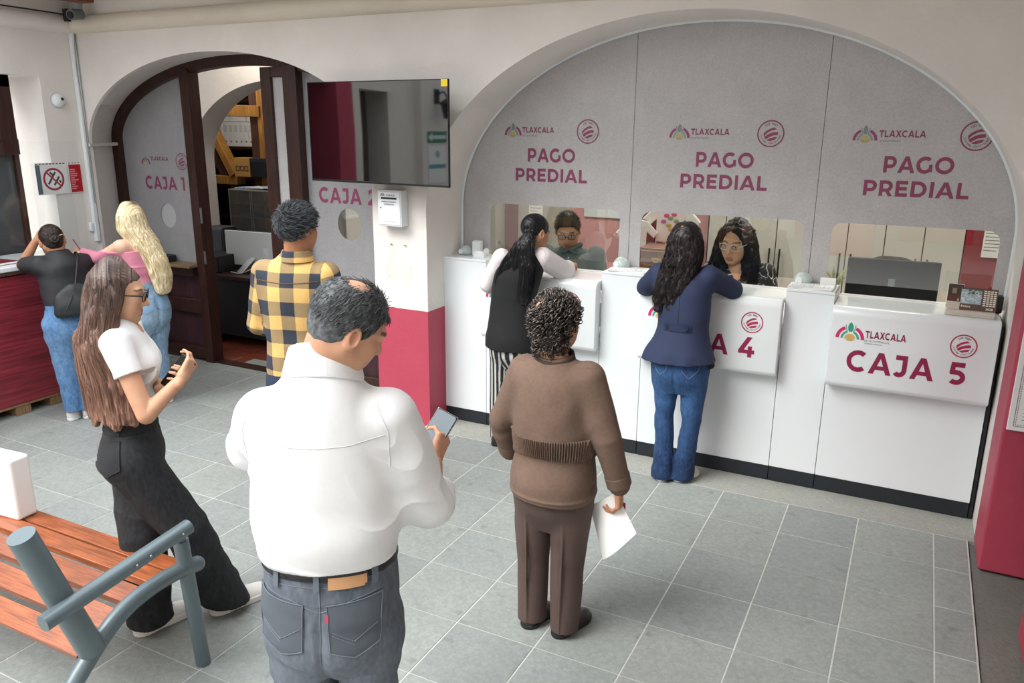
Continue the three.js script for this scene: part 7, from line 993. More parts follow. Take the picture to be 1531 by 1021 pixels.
// ---------------------------------------------------------------- woman in the blue blazer at the counter
const axes = (c0, F) => { const R = nrm3([-F[2], 0, F[0]]); return { R, F, C: (x, y, z) => [c0[0] + R[0] * x + F[0] * z, y, c0[2] + R[2] * x + F[2] * z], S: (y, hw, f, b, dx = 0, dz = 0) => [y, c0[0] + R[0] * dx + F[0] * dz, c0[2] + R[2] * dx + F[2] * dz, hw, f, b] }; };
{
  const off = [-1.2, 0, 0.27], t = person('woman in a navy blue blazer and blue jeans leaning on the CAJA 4 counter', off), { R, F, C, S } = axes([-1.2, 0, 0.27], [0, 0, -1]), skin = '#b98a6c';
  const h = frame([-1.222, 1.52, 0.225], [0.12, -0.2, -1], [0.05, 1, 0], 1.0);
  const shL = [-1.372, 1.325, 0.24], elL = [-1.505, 1.2, 0.09], wrL = [-1.36, 1.235, -0.03], shR = [-1.072, 1.335, 0.24], elR = [-0.962, 1.235, 0.06], wrR = [-1.13, 1.245, -0.06];
  body(t, off, { h, skin, nb: [-1.215, 1.37, 0.25], cell: 0.0045, limbs: [[[shL, elL, wrL], [0.04, 0.034, 0.025]], [[shR, elR, wrR], [0.04, 0.034, 0.025]], [[C(0, 1.3, 0.01), C(0, 1.05, 0), C(0, 0.82, 0)], [0.08, 0.09, 0.1]], [[C(-0.09, 0.8, 0), [-1.285, 0.4, 0.27], [-1.262, 0.07, 0.29]], [0.07, 0.045, 0.03]], [[C(0.09, 0.8, 0), [-1.105, 0.4, 0.27], [-1.155, 0.07, 0.24]], [0.07, 0.045, 0.03]]], hands: [handField([-1.36, 1.228, -0.035], [0.9, 0, -0.4], [0, -1, 0], 1, [0.4, 0.3, 0.3, 0.3, 0.3], 0.85), handField([-1.135, 1.228, -0.06], [-0.9, 0, -0.4], [0, -1, 0], -1, [0.4, 0.3, 0.3, 0.3, 0.3], 0.85)], hcell: 0.004 });
  const worn = (p) => 0.3 * gauss(p, C(-0.09, 0.6, -0.08), 0.16) + 0.3 * gauss(p, C(0.09, 0.6, -0.08), 0.16) - 0.3 * sstep(0.3, 0.05, p[1]) - 0.05;
  const jeans = garment(t, off, 'jeans', { R, F, cell: 0.006, mat: mFabric({ bumpMap: rep(T.fabric, 22), bumpScale: 0.0006 }), sec: [[0.7, -1.2, 0.275, 0.168, 0.1, 0.135], [0.8, -1.2, 0.275, 0.17, 0.11, 0.14], [0.88, -1.2, 0.272, 0.152, 0.11, 0.115], [0.96, -1.2, 0.27, 0.135, 0.1, 0.1]], limbs: [[[C(-0.085, 0.77, 0), [-1.282, 0.42, 0.268], [-1.268, 0.2, 0.278], [-1.262, 0.02, 0.285]], [0.098, 0.058, 0.06, 0.08], 0.02], [[C(0.085, 0.77, 0), [-1.106, 0.42, 0.268], [-1.13, 0.2, 0.26], [-1.15, 0.04, 0.245]], [0.098, 0.058, 0.06, 0.08], 0.02]], clips: [(x, y) => 0.018 - y],
    disp: (p) => 0.006 * folds(p, nrm3([0.2, 0.95, 0]), 20, 6, 3) * (sstep(0.85, 0.6, p[1])) + 0.006 * folds(p, nrm3([0.5, 0.8, 0]), 22, 7, 8) * gauss(p, C(0, 0.62, -0.08), 0.2) + 0.007 * Math.exp(-((p[0] + 1.2) ** 2) / 0.0002) * (p[2] > 0.3 ? 1 : 0) * sstep(0.9, 0.75, p[1]), col: denim('#132a4e', '#3d679a', worn) });
  const mS = M({ color: 0x6d86a6, roughness: 0.9 }), line = (pts) => { const g = sewn(jeans.F, pts, F, 0.0016, off, 30); if (g) obj('seam', g, mS, jeans.mesh); };
  for (const s of [-1, 1]) { line([C(s * 0.035, 0.86, -0.4), C(s * 0.09, 0.85, -0.4), C(s * 0.14, 0.86, -0.4)]); line([C(s * 0.035, 0.86, -0.4), C(s * 0.05, 0.77, -0.4), C(s * 0.09, 0.73, -0.4)]); line([C(s * 0.14, 0.86, -0.4), C(s * 0.138, 0.78, -0.4), C(s * 0.09, 0.73, -0.4)]); line([C(s * 0.06, 0.82, -0.4), C(s * 0.09, 0.805, -0.4), C(s * 0.12, 0.822, -0.4)]); }
  const blz = garment(t, off, 'blazer', { R, F, cell: 0.006, k0: 0.04, sec: [S(0.79, 0.232, 0.15, 0.178, -0.012, 0), S(0.86, 0.208, 0.15, 0.165, -0.01, 0), S(0.95, 0.17, 0.14, 0.138, -0.005, 0), S(1.02, 0.155, 0.135, 0.122), S(1.1, 0.158, 0.14, 0.122), S(1.2, 0.17, 0.15, 0.125, -0.015, 0.005), S(1.28, 0.172, 0.125, 0.118, -0.02, 0.015), S(1.34, 0.14, 0.09, 0.1, -0.02, 0.025), S(1.375, 0.08, 0.07, 0.075, -0.018, 0.025)], limbs: [[[shL, elL, wrL], [0.068, 0.06, 0.045], 0.04], [[shR, elR, wrR], [0.068, 0.062, 0.045], 0.04]], clips: [(x, y, z) => 0.81 - y + 0.12 * (x + 1.2) * 0.3 - (z > 0.2 ? 0 : 0.03)],
    disp: (p) => 0.004 * folds(p, nrm3([0.9, 0.3, 0]), 14, 4, 3) * sstep(1.05, 0.85, p[1]) + 0.007 * folds(p, nrm3([0.4, 0.85, 0.2]), 17, 5, 6) * (gauss(p, elL, 0.12) + gauss(p, elR, 0.12)) + 0.005 * folds(p, nrm3([0.7, 0.7, 0]), 16, 5, 9) * gauss(p, C(0.1, 1.12, -0.1), 0.14) + 0.004 * Math.cos((p[0] + 1.2) * 42) * sstep(0.97, 0.82, p[1]) * (p[2] > 0.3 ? 1 : 0.4), col: flat('#26304f', 0.08), mat: mFabric({ roughness: 0.8, bumpMap: rep(T.fabric, 24), bumpScale: 0.0004 }) });
  { const mBz = mFabric({ vertexColors: false, color: 0x232c4a }); obj('half_belt', patch(blz.F, C(-0.005, 1.035, -0.4), R, [0, 1, 0], [[-0.085, -0.022], [0.085, -0.022], [0.085, 0.022], [-0.085, 0.022]], F, 0.005, off, 0.006), mBz, blz.mesh); for (const x of [-0.066, 0.056]) { const q = onto(blz.F, C(x, 1.036, -0.4), F, 0.006); if (q) obj('button', [rod(sub3(q, off), sub3(add3(q, [0, 0, 0.006]), off), 0.013, 18)], M({ color: 0x1a2036, roughness: 0.35 }), blz.mesh); } const g = sewn(blz.F, [C(0, 1.33, -0.4), C(0, 1.2, -0.4), C(0, 1.06, -0.4)], F, 0.0014, off); if (g) obj('seam', g, mBz, blz.mesh); }
  // shirt tail below the blazer
  garment(t, off, 'shirt', { R, F, cell: 0.008, sec: [S(0.775, 0.205, 0.13, 0.12, 0, 0.03), S(0.86, 0.18, 0.12, 0.11, 0, 0.02)], col: flat('#121317', 0.05), mat: mFabric() });
  // half-up wavy hair with a small clip
  const hc = h.c, A = []; for (let i = 0; i < 8; i++) { const a = -0.2 + i / 7 * 3.54, s = Math.cos(a), b = Math.sin(a); A.push([[s * 0.04, 0.085, -0.03 - 0.03 * b, 0.028], [s * 0.075, 0.02, -0.03 - 0.06 * b, 0.03], [s * 0.085, -0.07, -0.04 - 0.065 * b, 0.028], [s * 0.085 - 0.02, -0.17, -0.075 - 0.045 * b, 0.028], [s * 0.07 - 0.05, -0.27, -0.12 - 0.02 * b, 0.026], [s * 0.05 - 0.075, -0.37 + 0.03 * Math.sin(i * 2), -0.135, 0.018]]); }
  const k0 = lin('#0d0b0c'), k1 = lin('#3d3034'); longHair(t, off, hc, R, F, A, { n: 1300, cell: 0.006, wave: 1.6, curl: 0.006, fly: 0.014, more: [[ell(h.to(0, 0.035, -0.02), [0.087, 0.092, 0.104], h.ax), 0.02]], subs: [ell(h.to(0, -0.03, 0.09), [0.055, 0.1, 0.07], h.ax)], r0: 0.0016, col: (p, k) => mix3(k0, k1, k * k) });
  const cl = sub3(h.to(0.0, 0.085, -0.098), off); obj('hair_clip', [bx(cl[0] - 0.012, cl[1] - 0.018, cl[2] - 0.004, cl[0] + 0.004, cl[1] + 0.012, cl[2] + 0.012, 0.003)], M({ color: 0xb08a4a, roughness: 0.3, metalness: 0.7 }), t);
  addShoe(t, off, [-1.262, 0, 0.345], [-1.262, 0, 0.12], M({ color: 0xd8cfc0, roughness: 0.6 }), mWhite, { w: 0.042, h: 0.07 }); addShoe(t, off, [-1.178, 0, 0.3], [-1.088, 0, 0.1], M({ color: 0xd8cfc0, roughness: 0.6 }), mWhite, { w: 0.042, h: 0.07 });
}
// ---------------------------------------------------------------- woman in the black vest at the first window
{
  const off = [-2.4, 0, 0.26], t = person('woman with long black hair in a black vest and striped trousers at the first window', off), { R, F, C, S } = axes([-2.38, 0, 0.25], nrm3([0.12, 0, -1])), skin = '#b98a6c';
  const h = frame([-2.255, 1.512, 0.17], [0.42, -0.3, -0.9], [0.03, 1, 0], 1.0);
  const shL = [-2.47, 1.335, 0.24], elL = [-2.595, 1.135, 0.2], wrL = [-2.56, 1.05, 0.02], shR = [-2.19, 1.35, 0.2], elR = [-2.105, 1.235, 0.0], wrR = [-2.14, 1.24, -0.17];
  body(t, off, { h, skin, nb: [-2.29, 1.37, 0.21], cell: 0.0045, head: { ears: true }, limbs: [[[shL, elL, wrL], [0.04, 0.034, 0.025]], [[shR, elR, wrR], [0.04, 0.034, 0.026]], [[[-2.33, 1.3, 0.23], C(0, 1.05, 0), C(0, 0.8, 0)], [0.08, 0.09, 0.1]], [[C(-0.085, 0.8, 0), [-2.48, 0.4, 0.25], [-2.483, 0.08, 0.25]], [0.07, 0.045, 0.03]], [[C(0.085, 0.8, 0), [-2.34, 0.4, 0.25], [-2.33, 0.08, 0.25]], [0.07, 0.045, 0.03]]], hands: [handField([-2.143, 1.245, -0.165], [-0.15, 0.05, -1], [0, -1, 0], 1, [0.4, 0.7, 0.7, 0.7, 0.7], 0.9), handField([-2.565, 1.055, 0.03], [0.1, -0.3, -1], [0.6, -0.4, 0], -1, [0.4, 0.6, 0.6, 0.6, 0.6], 0.9)], hcell: 0.004 });
  const stripe = (p) => { const u = Math.hypot(p[0] + (p[0] < -2.41 ? 2.482 : 2.335), p[2] - 0.25), a = Math.atan2(p[0] + (p[0] < -2.41 ? 2.482 : 2.335), p[2] - 0.25), s = Math.sin(a * 15) > 0.35 - 0.1 * vn(p[1] * 30, a * 3); return s ? [0.62, 0.62, 0.61] : [0.016, 0.016, 0.018]; };
  garment(t, off, 'trousers', { R, F, cell: 0.0042, sec: [S(0.68, 0.165, 0.11, 0.13), S(0.8, 0.165, 0.11, 0.13), S(0.92, 0.135, 0.1, 0.1)], limbs: [[[C(-0.08, 0.75, 0), [-2.482, 0.4, 0.25], [-2.483, 0.06, 0.26]], [0.092, 0.068, 0.06], 0.02], [[C(0.08, 0.75, 0), [-2.335, 0.4, 0.25], [-2.33, 0.06, 0.26]], [0.092, 0.068, 0.06], 0.02]], clips: [(x, y) => 0.05 - y], disp: (p) => 0.004 * folds(p, [0.2, 0.95, 0], 9, 5, 3), col: stripe, mat: mFabric({ roughness: 0.8 }) });
  const slv = flat('#ece4e4', 0.05); garment(t, off, 'blouse', { R, F, cell: 0.006, sec: [[1.22, -2.33, 0.235, 0.14, 0.1, 0.09], [1.33, -2.31, 0.225, 0.12, 0.08, 0.08], [1.37, -2.29, 0.215, 0.07, 0.06, 0.06]], limbs: [[[shL, elL, wrL], [0.063, 0.06, 0.05], 0.03], [[shR, elR, add3(wrR, [0, 0, 0.05])], [0.074, 0.066, 0.052], 0.03]], disp: (p) => 0.006 * folds(p, nrm3([0.4, 0.8, 0.4]), 18, 6, 4) * (gauss(p, elR, 0.16) + gauss(p, elL, 0.16)), col: slv, mat: mFabric({ bumpMap: rep(T.fabric, 5), bumpScale: 0.003 }) });
  garment(t, off, 'vest', { R, F, cell: 0.006, sec: [S(0.71, 0.195, 0.14, 0.155), S(0.8, 0.19, 0.14, 0.155), S(0.92, 0.172, 0.135, 0.13), S(1.04, 0.158, 0.135, 0.118), S(1.15, 0.165, 0.145, 0.12, 0.015, 0.005), S(1.24, 0.168, 0.13, 0.12, 0.04, 0.01), S(1.31, 0.148, 0.105, 0.108, 0.065, 0.02), S(1.36, 0.115, 0.085, 0.09, 0.08, 0.03), S(1.39, 0.07, 0.06, 0.065, 0.088, 0.035)], clips: [(x, y) => 0.725 - y], disp: (p) => 0.005 * folds(p, nrm3([0.95, 0.2, 0]), 12, 4, 3) * sstep(1.0, 0.75, p[1]) + 0.002 * vn(p[0] * 20, p[1] * 20, p[2] * 20), col: flat('#131416', 0.1), mat: mFabric({ roughness: 0.85 }) });
  const A = []; for (let i = 0; i < 7; i++) { const a = i / 6 * 3.1416, s = Math.cos(a), b = Math.sin(a); A.push([[0.02 + s * 0.015, -0.02, -0.1 - 0.01 * b, 0.024], [s * 0.04 - 0.01, -0.09, -0.125 - 0.015 * b, 0.03], [s * 0.095 - 0.035, -0.2, -0.15 - 0.01 * b, 0.03], [s * 0.115 - 0.06, -0.33, -0.16, 0.028], [s * 0.09 - 0.075, -0.45 + 0.04 * Math.sin(i * 2.3), -0.16, 0.02]]); }
  const k0 = lin('#060607'), k1 = lin('#26262a'); longHair(t, off, h.c, R, F, A, { n: 900, cell: 0.006, wave: 0.8, fly: 0.016, more: [[ell(h.to(0, 0.032, -0.018), [0.083, 0.09, 0.102], h.ax), 0.02]], subs: [ell(h.to(0, -0.035, 0.085), [0.066, 0.105, 0.07], h.ax), ell(h.to(0.075, -0.045, 0.01), [0.03, 0.05, 0.045], h.ax)], col: (p, k) => mix3(k0, k1, k * k) });
  { const q = []; for (let i = 0; i < 20; i++) { const a = i / 20 * 6.2832, c = add3(h.c, add3(add3(mul3(R, 0.02 + 0.045 * Math.cos(a)), [0, -0.035, 0]), mul3(F, -0.11 + 0.032 * Math.sin(a)))); q.push(sub3(c, off)); } obj('hair_band', [tube(q, 0.007, 50, 6, true)], mBlack, t); }
  for (const [a, b] of [[[-2.475, 0, 0.335], [-2.478, 0, 0.13]], [[-2.335, 0, 0.33], [-2.325, 0, 0.12]]]) { const s = addShoe(t, off, a, b, mBlackLeather(), mBlack, { w: 0.04, h: 0.085 }); obj('heel', [rod(sub3(add3(a, [0, 0, -0.035]), off), sub3(add3(a, [0, 0.06, -0.03]), off), 0.028)], mBlack, s); }
}
// ---------------------------------------------------------------- man in the plaid shirt
{
  const off = [-3.03, 0, 1.64], t = person('man with short black hair in a yellow and navy checked shirt near the television', off), { R, F, C, S } = axes([-3.03, 0, 1.645], nrm3([-0.3, 0, -0.95])), skin = '#b07c5e';
  const h = frame([-2.982, 1.655, 1.635], [0.22, -0.1, -0.97], [0, 1, 0], 1.04);
  const shL = [-3.185, 1.40, 1.70], elL = [-3.262, 1.1, 1.7], wrL = [-3.2, 1.0, 1.48], shR = [-2.855, 1.4, 1.58], elR = [-2.8, 1.1, 1.52], wrR = [-2.92, 1.0, 1.4];
  body(t, off, { h, skin, nb: [-3.0, 1.49, 1.645], neck: 1.08, cell: 0.0045, limbs: [[[shL, elL, wrL], [0.045, 0.04, 0.028]], [[shR, elR, wrR], [0.045, 0.04, 0.028]], [[C(0, 1.38, 0), C(0, 1.1, 0), C(0, 0.85, 0)], [0.09, 0.1, 0.11]], [[C(-0.09, 0.85, 0), C(-0.1, 0.45, 0), C(-0.1, 0.08, 0)], [0.08, 0.05, 0.035]], [[C(0.09, 0.85, 0), C(0.1, 0.45, 0), C(0.1, 0.08, 0)], [0.08, 0.05, 0.035]]], hands: [handField(wrL, [0.4, -0.2, -0.8], [0.6, 0, 0.2], -1, [0.5, 0.6, 0.7, 0.7, 0.7], 1), handField(wrR, [-0.5, -0.1, -0.8], [-0.6, 0, 0.2], 1, [0.5, 0.6, 0.7, 0.7, 0.7], 1)], hcell: 0.005 });
  // checked cloth: even bands of navy, both ways, woven over yellow
  const plaid = (() => { const c = document.createElement('canvas'); c.width = c.height = 512; const g = c.getContext('2d'), d = g.createImageData(512, 512), Y = [228, 184, 112], N = [48, 55, 68]; for (let y = 0; y < 512; y++) for (let x = 0; x < 512; x++) { const u = x < 256, v = y < 256, w = (x + y) % 6 < 3, o = (y * 512 + x) * 4, tw = 0.5 + 0.5 * tn(x / 3, y / 40, 170, 2); const col = u && v ? N : !u && !v ? Y : (w ? N : Y).map((q, i) => q * 0.45 + (i === 0 ? 165 : i === 1 ? 138 : 98) * 0.55); for (let k = 0; k < 3; k++) d.data[o + k] = clamp(col[k] * (0.92 + 0.12 * tw), 0, 255); d.data[o + 3] = 255; } g.putImageData(d, 0, 0); const x = new THREE.CanvasTexture(c); x.colorSpace = THREE.SRGBColorSpace; x.wrapS = x.wrapT = THREE.RepeatWrapping; x.magFilter = THREE.LinearFilter; return x; })();
  const mP = M({ map: plaid, roughness: 0.9, bumpMap: rep(T.fabric, 3), bumpScale: 0.0006 }), k = 1 / 0.158;
  const uvT = (p) => { const d = sub3(p, [-3.03, 0, 1.645]), x = dot3(d, R); const arm = (sh, el, s) => { const a = nrm3(sub3(el, sh)), q = sub3(p, sh), tt = dot3(q, a), r = sub3(q, mul3(a, tt)); return { l: len3(r), uv: [(Math.atan2(dot3(r, R) * s, -dot3(r, F)) * 0.062 + 0.1) * k, tt * -k] }; }; const a = x < -0.16 ? arm(shL, elL, 1) : x > 0.17 ? arm(shR, elR, 1) : null; return a && (x < -0.195 || a.l < 0.09) && Math.abs(x) > 0.185 ? a.uv : [(x + 0.03) * k, (p[1] + 0.05 * vn(p[0] * 6, p[1] * 6, p[2] * 6) * 0.3) * k]; };
  const shirt = garment(t, off, 'shirt', { R, F, cell: 0.0055, mat: mP, uv: uvT, sec: [S(0.8, 0.19, 0.13, 0.13), S(0.9, 0.185, 0.13, 0.125), S(1.0, 0.178, 0.13, 0.12), S(1.15, 0.182, 0.135, 0.125), S(1.28, 0.192, 0.135, 0.13), S(1.37, 0.19, 0.115, 0.12), S(1.44, 0.155, 0.09, 0.1), S(1.49, 0.09, 0.07, 0.08), S(1.51, 0.07, 0.065, 0.07)], limbs: [[[shL, elL, wrL], [0.076, 0.064, 0.05], 0.04], [[shR, elR, wrR], [0.076, 0.064, 0.05], 0.04]], clips: [(x, y) => 0.83 - y], disp: (p) => 0.008 * folds(p, nrm3([0.2, 0.95, 0.1]), 13, 5, 3) * sstep(1.25, 1.0, p[1]) + 0.008 * folds(p, nrm3([0.4, 0.8, 0.1]), 18, 6, 7) * (gauss(p, elL, 0.13) + gauss(p, elR, 0.13)) + 0.003 * vn(p[0] * 12, p[1] * 12, p[2] * 12) });
  { const col = new Field(), lf = loft([[1.47, -3.003, 1.646, 0.095, 0.085, 0.085], [1.53, -2.998, 1.646, 0.074, 0.08, 0.072]], R, F); col.add((x, y, z) => Math.abs(lf(x, y, z)) - 0.005, 0.004); col.clip((x, y, z) => y - 1.535 + 0.3 * dot3(sub3([x, y, z], [-3, 0, 1.645]), F)); col.clip((x, y) => 1.475 - y); obj('collar', sculpt(col, [-3.16, 1.44, 1.5], [-2.85, 1.6, 1.8], 0.0045, { off, uv: uvT }), mP, shirt.mesh); }
  const l = sewn(shirt.F, [C(-0.17, 1.375, -0.35), C(0, 1.365, -0.35), C(0.17, 1.375, -0.35)], F, 0.0025, off, 40); if (l) obj('yoke_seam', l, M({ color: 0x6d5532, roughness: 0.9 }), shirt.mesh);
  garment(t, off, 'trousers', { R, F, cell: 0.01, sec: [S(0.72, 0.178, 0.12, 0.13), S(0.82, 0.178, 0.12, 0.13), S(0.9, 0.165, 0.115, 0.11)], limbs: [[[C(-0.09, 0.78, 0), C(-0.1, 0.45, 0), C(-0.1, 0.05, 0)], [0.1, 0.08, 0.07]], [[C(0.09, 0.78, 0), C(0.1, 0.45, 0), C(0.1, 0.05, 0)], [0.1, 0.08, 0.07]]], clips: [(x, y) => 0.03 - y], col: denim('#1b2233', '#3a4866'), mat: mFabric() });
  const whorl = [-0.012, 0.075, -0.098]; shortHair(t, off, h, { n: 4200, len: 0.036, lift: 0.02, th: 0.009, dark: '#08090b', light: '#70767d', rough: 0.004, mix: 0.8, sr: 1.4, mask: (x, y, z) => y - (z > 0 ? 0.0 + 0.065 * sstep(0.02, 0.07, z) : 0.0 - 0.085 * sstep(0, -0.05, z)), flow: (x, y, z) => { const d = [x - whorl[0], y - whorl[1], z - whorl[2]], r = nrm3(d); return nrm3(add3(r, mul3(crs3(r, [0, 0.3, -1]), 0.6))); } });  // pale strands put the highlights of the black hair into its colour
  addShoe(t, off, C(-0.1, 0, -0.08), C(-0.12, 0, 0.18), mBlackLeather(), mBlack); addShoe(t, off, C(0.1, 0, -0.08), C(0.12, 0, 0.18), mBlackLeather(), mBlack);
}
// ---------------------------------------------------------------- blonde woman in pink reaching to the service desk
{
  const off = [-5.31, 0, 0.83], t = person('blonde woman in a pink off shoulder top and pale jeans reaching to the service desk', off), { R, F, C, S } = axes([-5.31, 0, 0.83], nrm3([-1, 0, -0.08])), skin = '#d8b29a';
  const h = frame([-5.375, 1.478, 0.835], nrm3([-0.98, -0.12, 0.14]), [0, 1, 0], 1.0);
  const shL = C(-0.14, 1.285, 0.03), elL = [-5.57, 1.185, 0.99], wrL = [-5.785, 1.21, 0.955], shR = C(0.14, 1.28, 0.02), elR = [-5.44, 1.05, 0.65], wrR = [-5.62, 1.1, 0.72];
  body(t, off, { h, skin, nb: C(0, 1.335, 0.02), cell: 0.0045, head: { brow: '#5b452e' }, limbs: [[[shL, elL, wrL], [0.05, 0.04, 0.028]], [[shR, elR, wrR], [0.05, 0.04, 0.028]], [[C(0, 1.27, 0), C(0, 1.1, 0), C(0, 0.85, 0)], [0.095, 0.1, 0.1]], [[C(0.0, 1.285, 0), C(-0.12, 1.285, 0.01)], [0.058, 0.058]], [[C(0.0, 1.285, 0), C(0.12, 1.285, 0.01)], [0.058, 0.058]], [[C(-0.085, 0.82, 0), C(-0.08, 0.45, 0), C(-0.08, 0.08, 0)], [0.07, 0.05, 0.03]], [[C(0.085, 0.82, 0), C(0.08, 0.45, 0), C(0.08, 0.08, 0)], [0.07, 0.05, 0.03]]], hands: [handField(wrL, [-0.95, -0.05, -0.1], [0.1, -1, 0], -1, [0.6, 0.6, 0.7, 0.8, 0.8], 0.92), handField(wrR, [-0.9, 0.1, 0.1], [0, -1, 0.2], 1, [0.5, 0.6, 0.6, 0.6, 0.6], 0.9)], hcell: 0.0045 });
  const top = garment(t, off, 'top', { R, F, cell: 0.0055, sec: [S(0.985, 0.128, 0.105, 0.11), S(1.06, 0.13, 0.11, 0.108), S(1.14, 0.142, 0.135, 0.108), S(1.2, 0.15, 0.14, 0.108), S(1.255, 0.152, 0.115, 0.105)], limbs: [[[mix3(shL, elL, 0.12), elL, wrL], [0.062, 0.05, 0.038], 0.03], [[mix3(shR, elR, 0.12), elR, wrR], [0.06, 0.05, 0.038], 0.03]], clips: [(x, y) => 0.995 - y, (x, y, z) => y - 1.262 + 0.05 * Math.abs(dot3(sub3([x, y, z], off), R))], disp: (p) => 0.004 * folds(p, nrm3([0.1, 0.95, 0.1]), 22, 6, 3) + 0.002 * vn(p[0] * 18, p[1] * 18, p[2] * 18) - 0.004 * Math.exp(-((p[1] - 1.135) ** 2) / 0.00008), col: flat('#cf8198', 0.06), mat: mFabric({ roughness: 0.85 }) });
  const worn = (p) => 0.25 * gauss(p, C(-0.05, 0.8, -0.1), 0.13) + 0.2 * gauss(p, C(-0.08, 0.6, 0), 0.15) + 0.1;
  const jeans = garment(t, off, 'jeans', { R, F, cell: 0.006, sec: [S(0.7, 0.172, 0.1, 0.16), S(0.8, 0.178, 0.11, 0.172), S(0.88, 0.165, 0.115, 0.145), S(0.95, 0.14, 0.11, 0.118), S(1.01, 0.128, 0.105, 0.11)], limbs: [[[C(-0.085, 0.76, -0.01), C(-0.08, 0.45, 0.0), C(-0.08, 0.05, -0.02)], [0.108, 0.075, 0.06], 0.02], [[C(0.085, 0.76, -0.01), C(0.08, 0.45, 0.02), C(0.08, 0.05, 0)], [0.108, 0.075, 0.06], 0.02]], clips: [(x, y) => y - 1.012, (x, y) => 0.04 - y], disp: (p) => 0.006 * folds(p, nrm3([0.2, 0.95, 0]), 20, 6, 3) * sstep(0.85, 0.6, p[1]) + 0.005 * folds(p, nrm3([0.5, 0.8, 0]), 24, 7, 8) * gauss(p, C(0, 0.66, -0.08), 0.18) + 0.008 * Math.exp(-(dot3(sub3(p, C(0, 0, 0)), R) ** 2) / 0.0003) * (dot3(sub3(p, C(0, 0, 0)), F) < -0.05 ? sstep(0.95, 0.8, p[1]) : 0), col: denim('#4f7497', '#a9c5da', worn), mat: mFabric({ bumpMap: rep(T.fabric, 22), bumpScale: 0.0006 }) });
  const vw = nrm3([-0.75, -0.2, -0.65]), fr = mul3(vw, -0.3), mS = M({ color: 0x6f8faa, roughness: 0.9 }), U = nrm3([0.65, 0, -0.75]);
  for (const s of [-1, 1]) { const cp = add3(C(s * 0.075, 0.84, -0.12), fr), o = [[-0.06, 0.055], [0.06, 0.055], [0.052, -0.04], [0, -0.07], [-0.052, -0.04]]; obj('pocket', patch(jeans.F, cp, U, [0, 1, 0], o, vw, 0.003, off, 0.006), mFabric({ vertexColors: false, color: 0x7fa0bd }), jeans.mesh); for (let i = 0; i < 5; i++) { const a = add3(cp, add3(mul3(U, o[i][0]), [0, o[i][1], 0])), b = add3(cp, add3(mul3(U, o[(i + 1) % 5][0]), [0, o[(i + 1) % 5][1], 0])); const g = sewn({ at: (x, y, z) => jeans.F.at(x, y, z) - 0.003 }, [a, mix3(a, b, 0.5), b], vw, 0.0016, off, 24); if (g) obj('pocket_seam', g, mS, jeans.mesh); } }
  const A = []; for (let i = 0; i < 12; i++) { const a = -0.3 + i / 11 * 3.75, s = Math.cos(a), b = Math.sin(a); A.push([[s * 0.03, 0.095, -0.015 - 0.02 * b, 0.024], [s * 0.07, 0.03, -0.02 - 0.06 * b, 0.028], [s * 0.08, -0.06, -0.03 - 0.075 * b, 0.028], [s * 0.075 + 0.03, -0.17, -0.1 - 0.06 * b, 0.028], [s * 0.055 + 0.065, -0.3, -0.165 - 0.045 * b, 0.027], [s * 0.045 + 0.08, -0.42, -0.2 - 0.03 * b, 0.025], [s * 0.035 + 0.08, -0.52 + 0.03 * Math.sin(i * 2), -0.215, 0.016]]); }
  const k0 = lin('#c0a274'), k1 = lin('#f7edcb'), d0 = lin('#2b2420'); const hd = h.c;
  longHair(t, off, hd, R, F, A, { n: 1500, cell: 0.006, k: 0.04, wave: 1.2, fly: 0.012, more: [[ell(h.to(0, 0.034, -0.02), [0.083, 0.09, 0.102], h.ax), 0.02]], subs: [ell(h.to(0, -0.03, 0.085), [0.062, 0.105, 0.072], h.ax), ell(h.to(-0.05, -0.035, 0.055), [0.045, 0.09, 0.05], h.ax)], r0: 0.0016, col: (p, k) => { const q = h.inv(p), rt = Math.exp(-(q[0] * q[0]) / 0.0009) * sstep(0.085, 0.12, q[1]); return mix3(mix3(k0, k1, k), d0, 0.85 * rt); } });
  addShoe(t, off, C(-0.085, 0, -0.09), C(-0.09, 0, 0.16), M({ color: 0xdedbd6 }), mWhite, { w: 0.042 }); addShoe(t, off, C(0.085, 0, -0.07), C(0.09, 0, 0.18), M({ color: 0xdedbd6 }), mWhite, { w: 0.042 });
  const pen = thing('pen', 'dark red pen in the hand of the blonde woman', 'pen', [-5.86, 1.215, 0.93]); obj('barrel', [rod([0, 0, 0], [-0.05, 0.09, 0.02], 0.005)], M({ color: 0x8a3040 }), pen); obj('tip', [rod([0, 0, 0], [0.008, -0.015, -0.003], 0.004, 10, 0.001)], mSteel, pen);
}
{ const t = thing('form_sheet', 'white form lying on the service desk in front of the woman with a bun', 'paper', [-6.02, 1.1535, 0.98], 0.3); obj('sheet', [bx(-0.11, 0, -0.14, 0.11, 0.002, 0.14)], mPaper, t); const q = new THREE.PlaneGeometry(0.2, 0.26); q.rotateX(-Math.PI / 2); q.translate(0, 0.0026, 0); obj('print', q, M({ color: 0xe7e8ea, roughness: 0.8 }), t); }
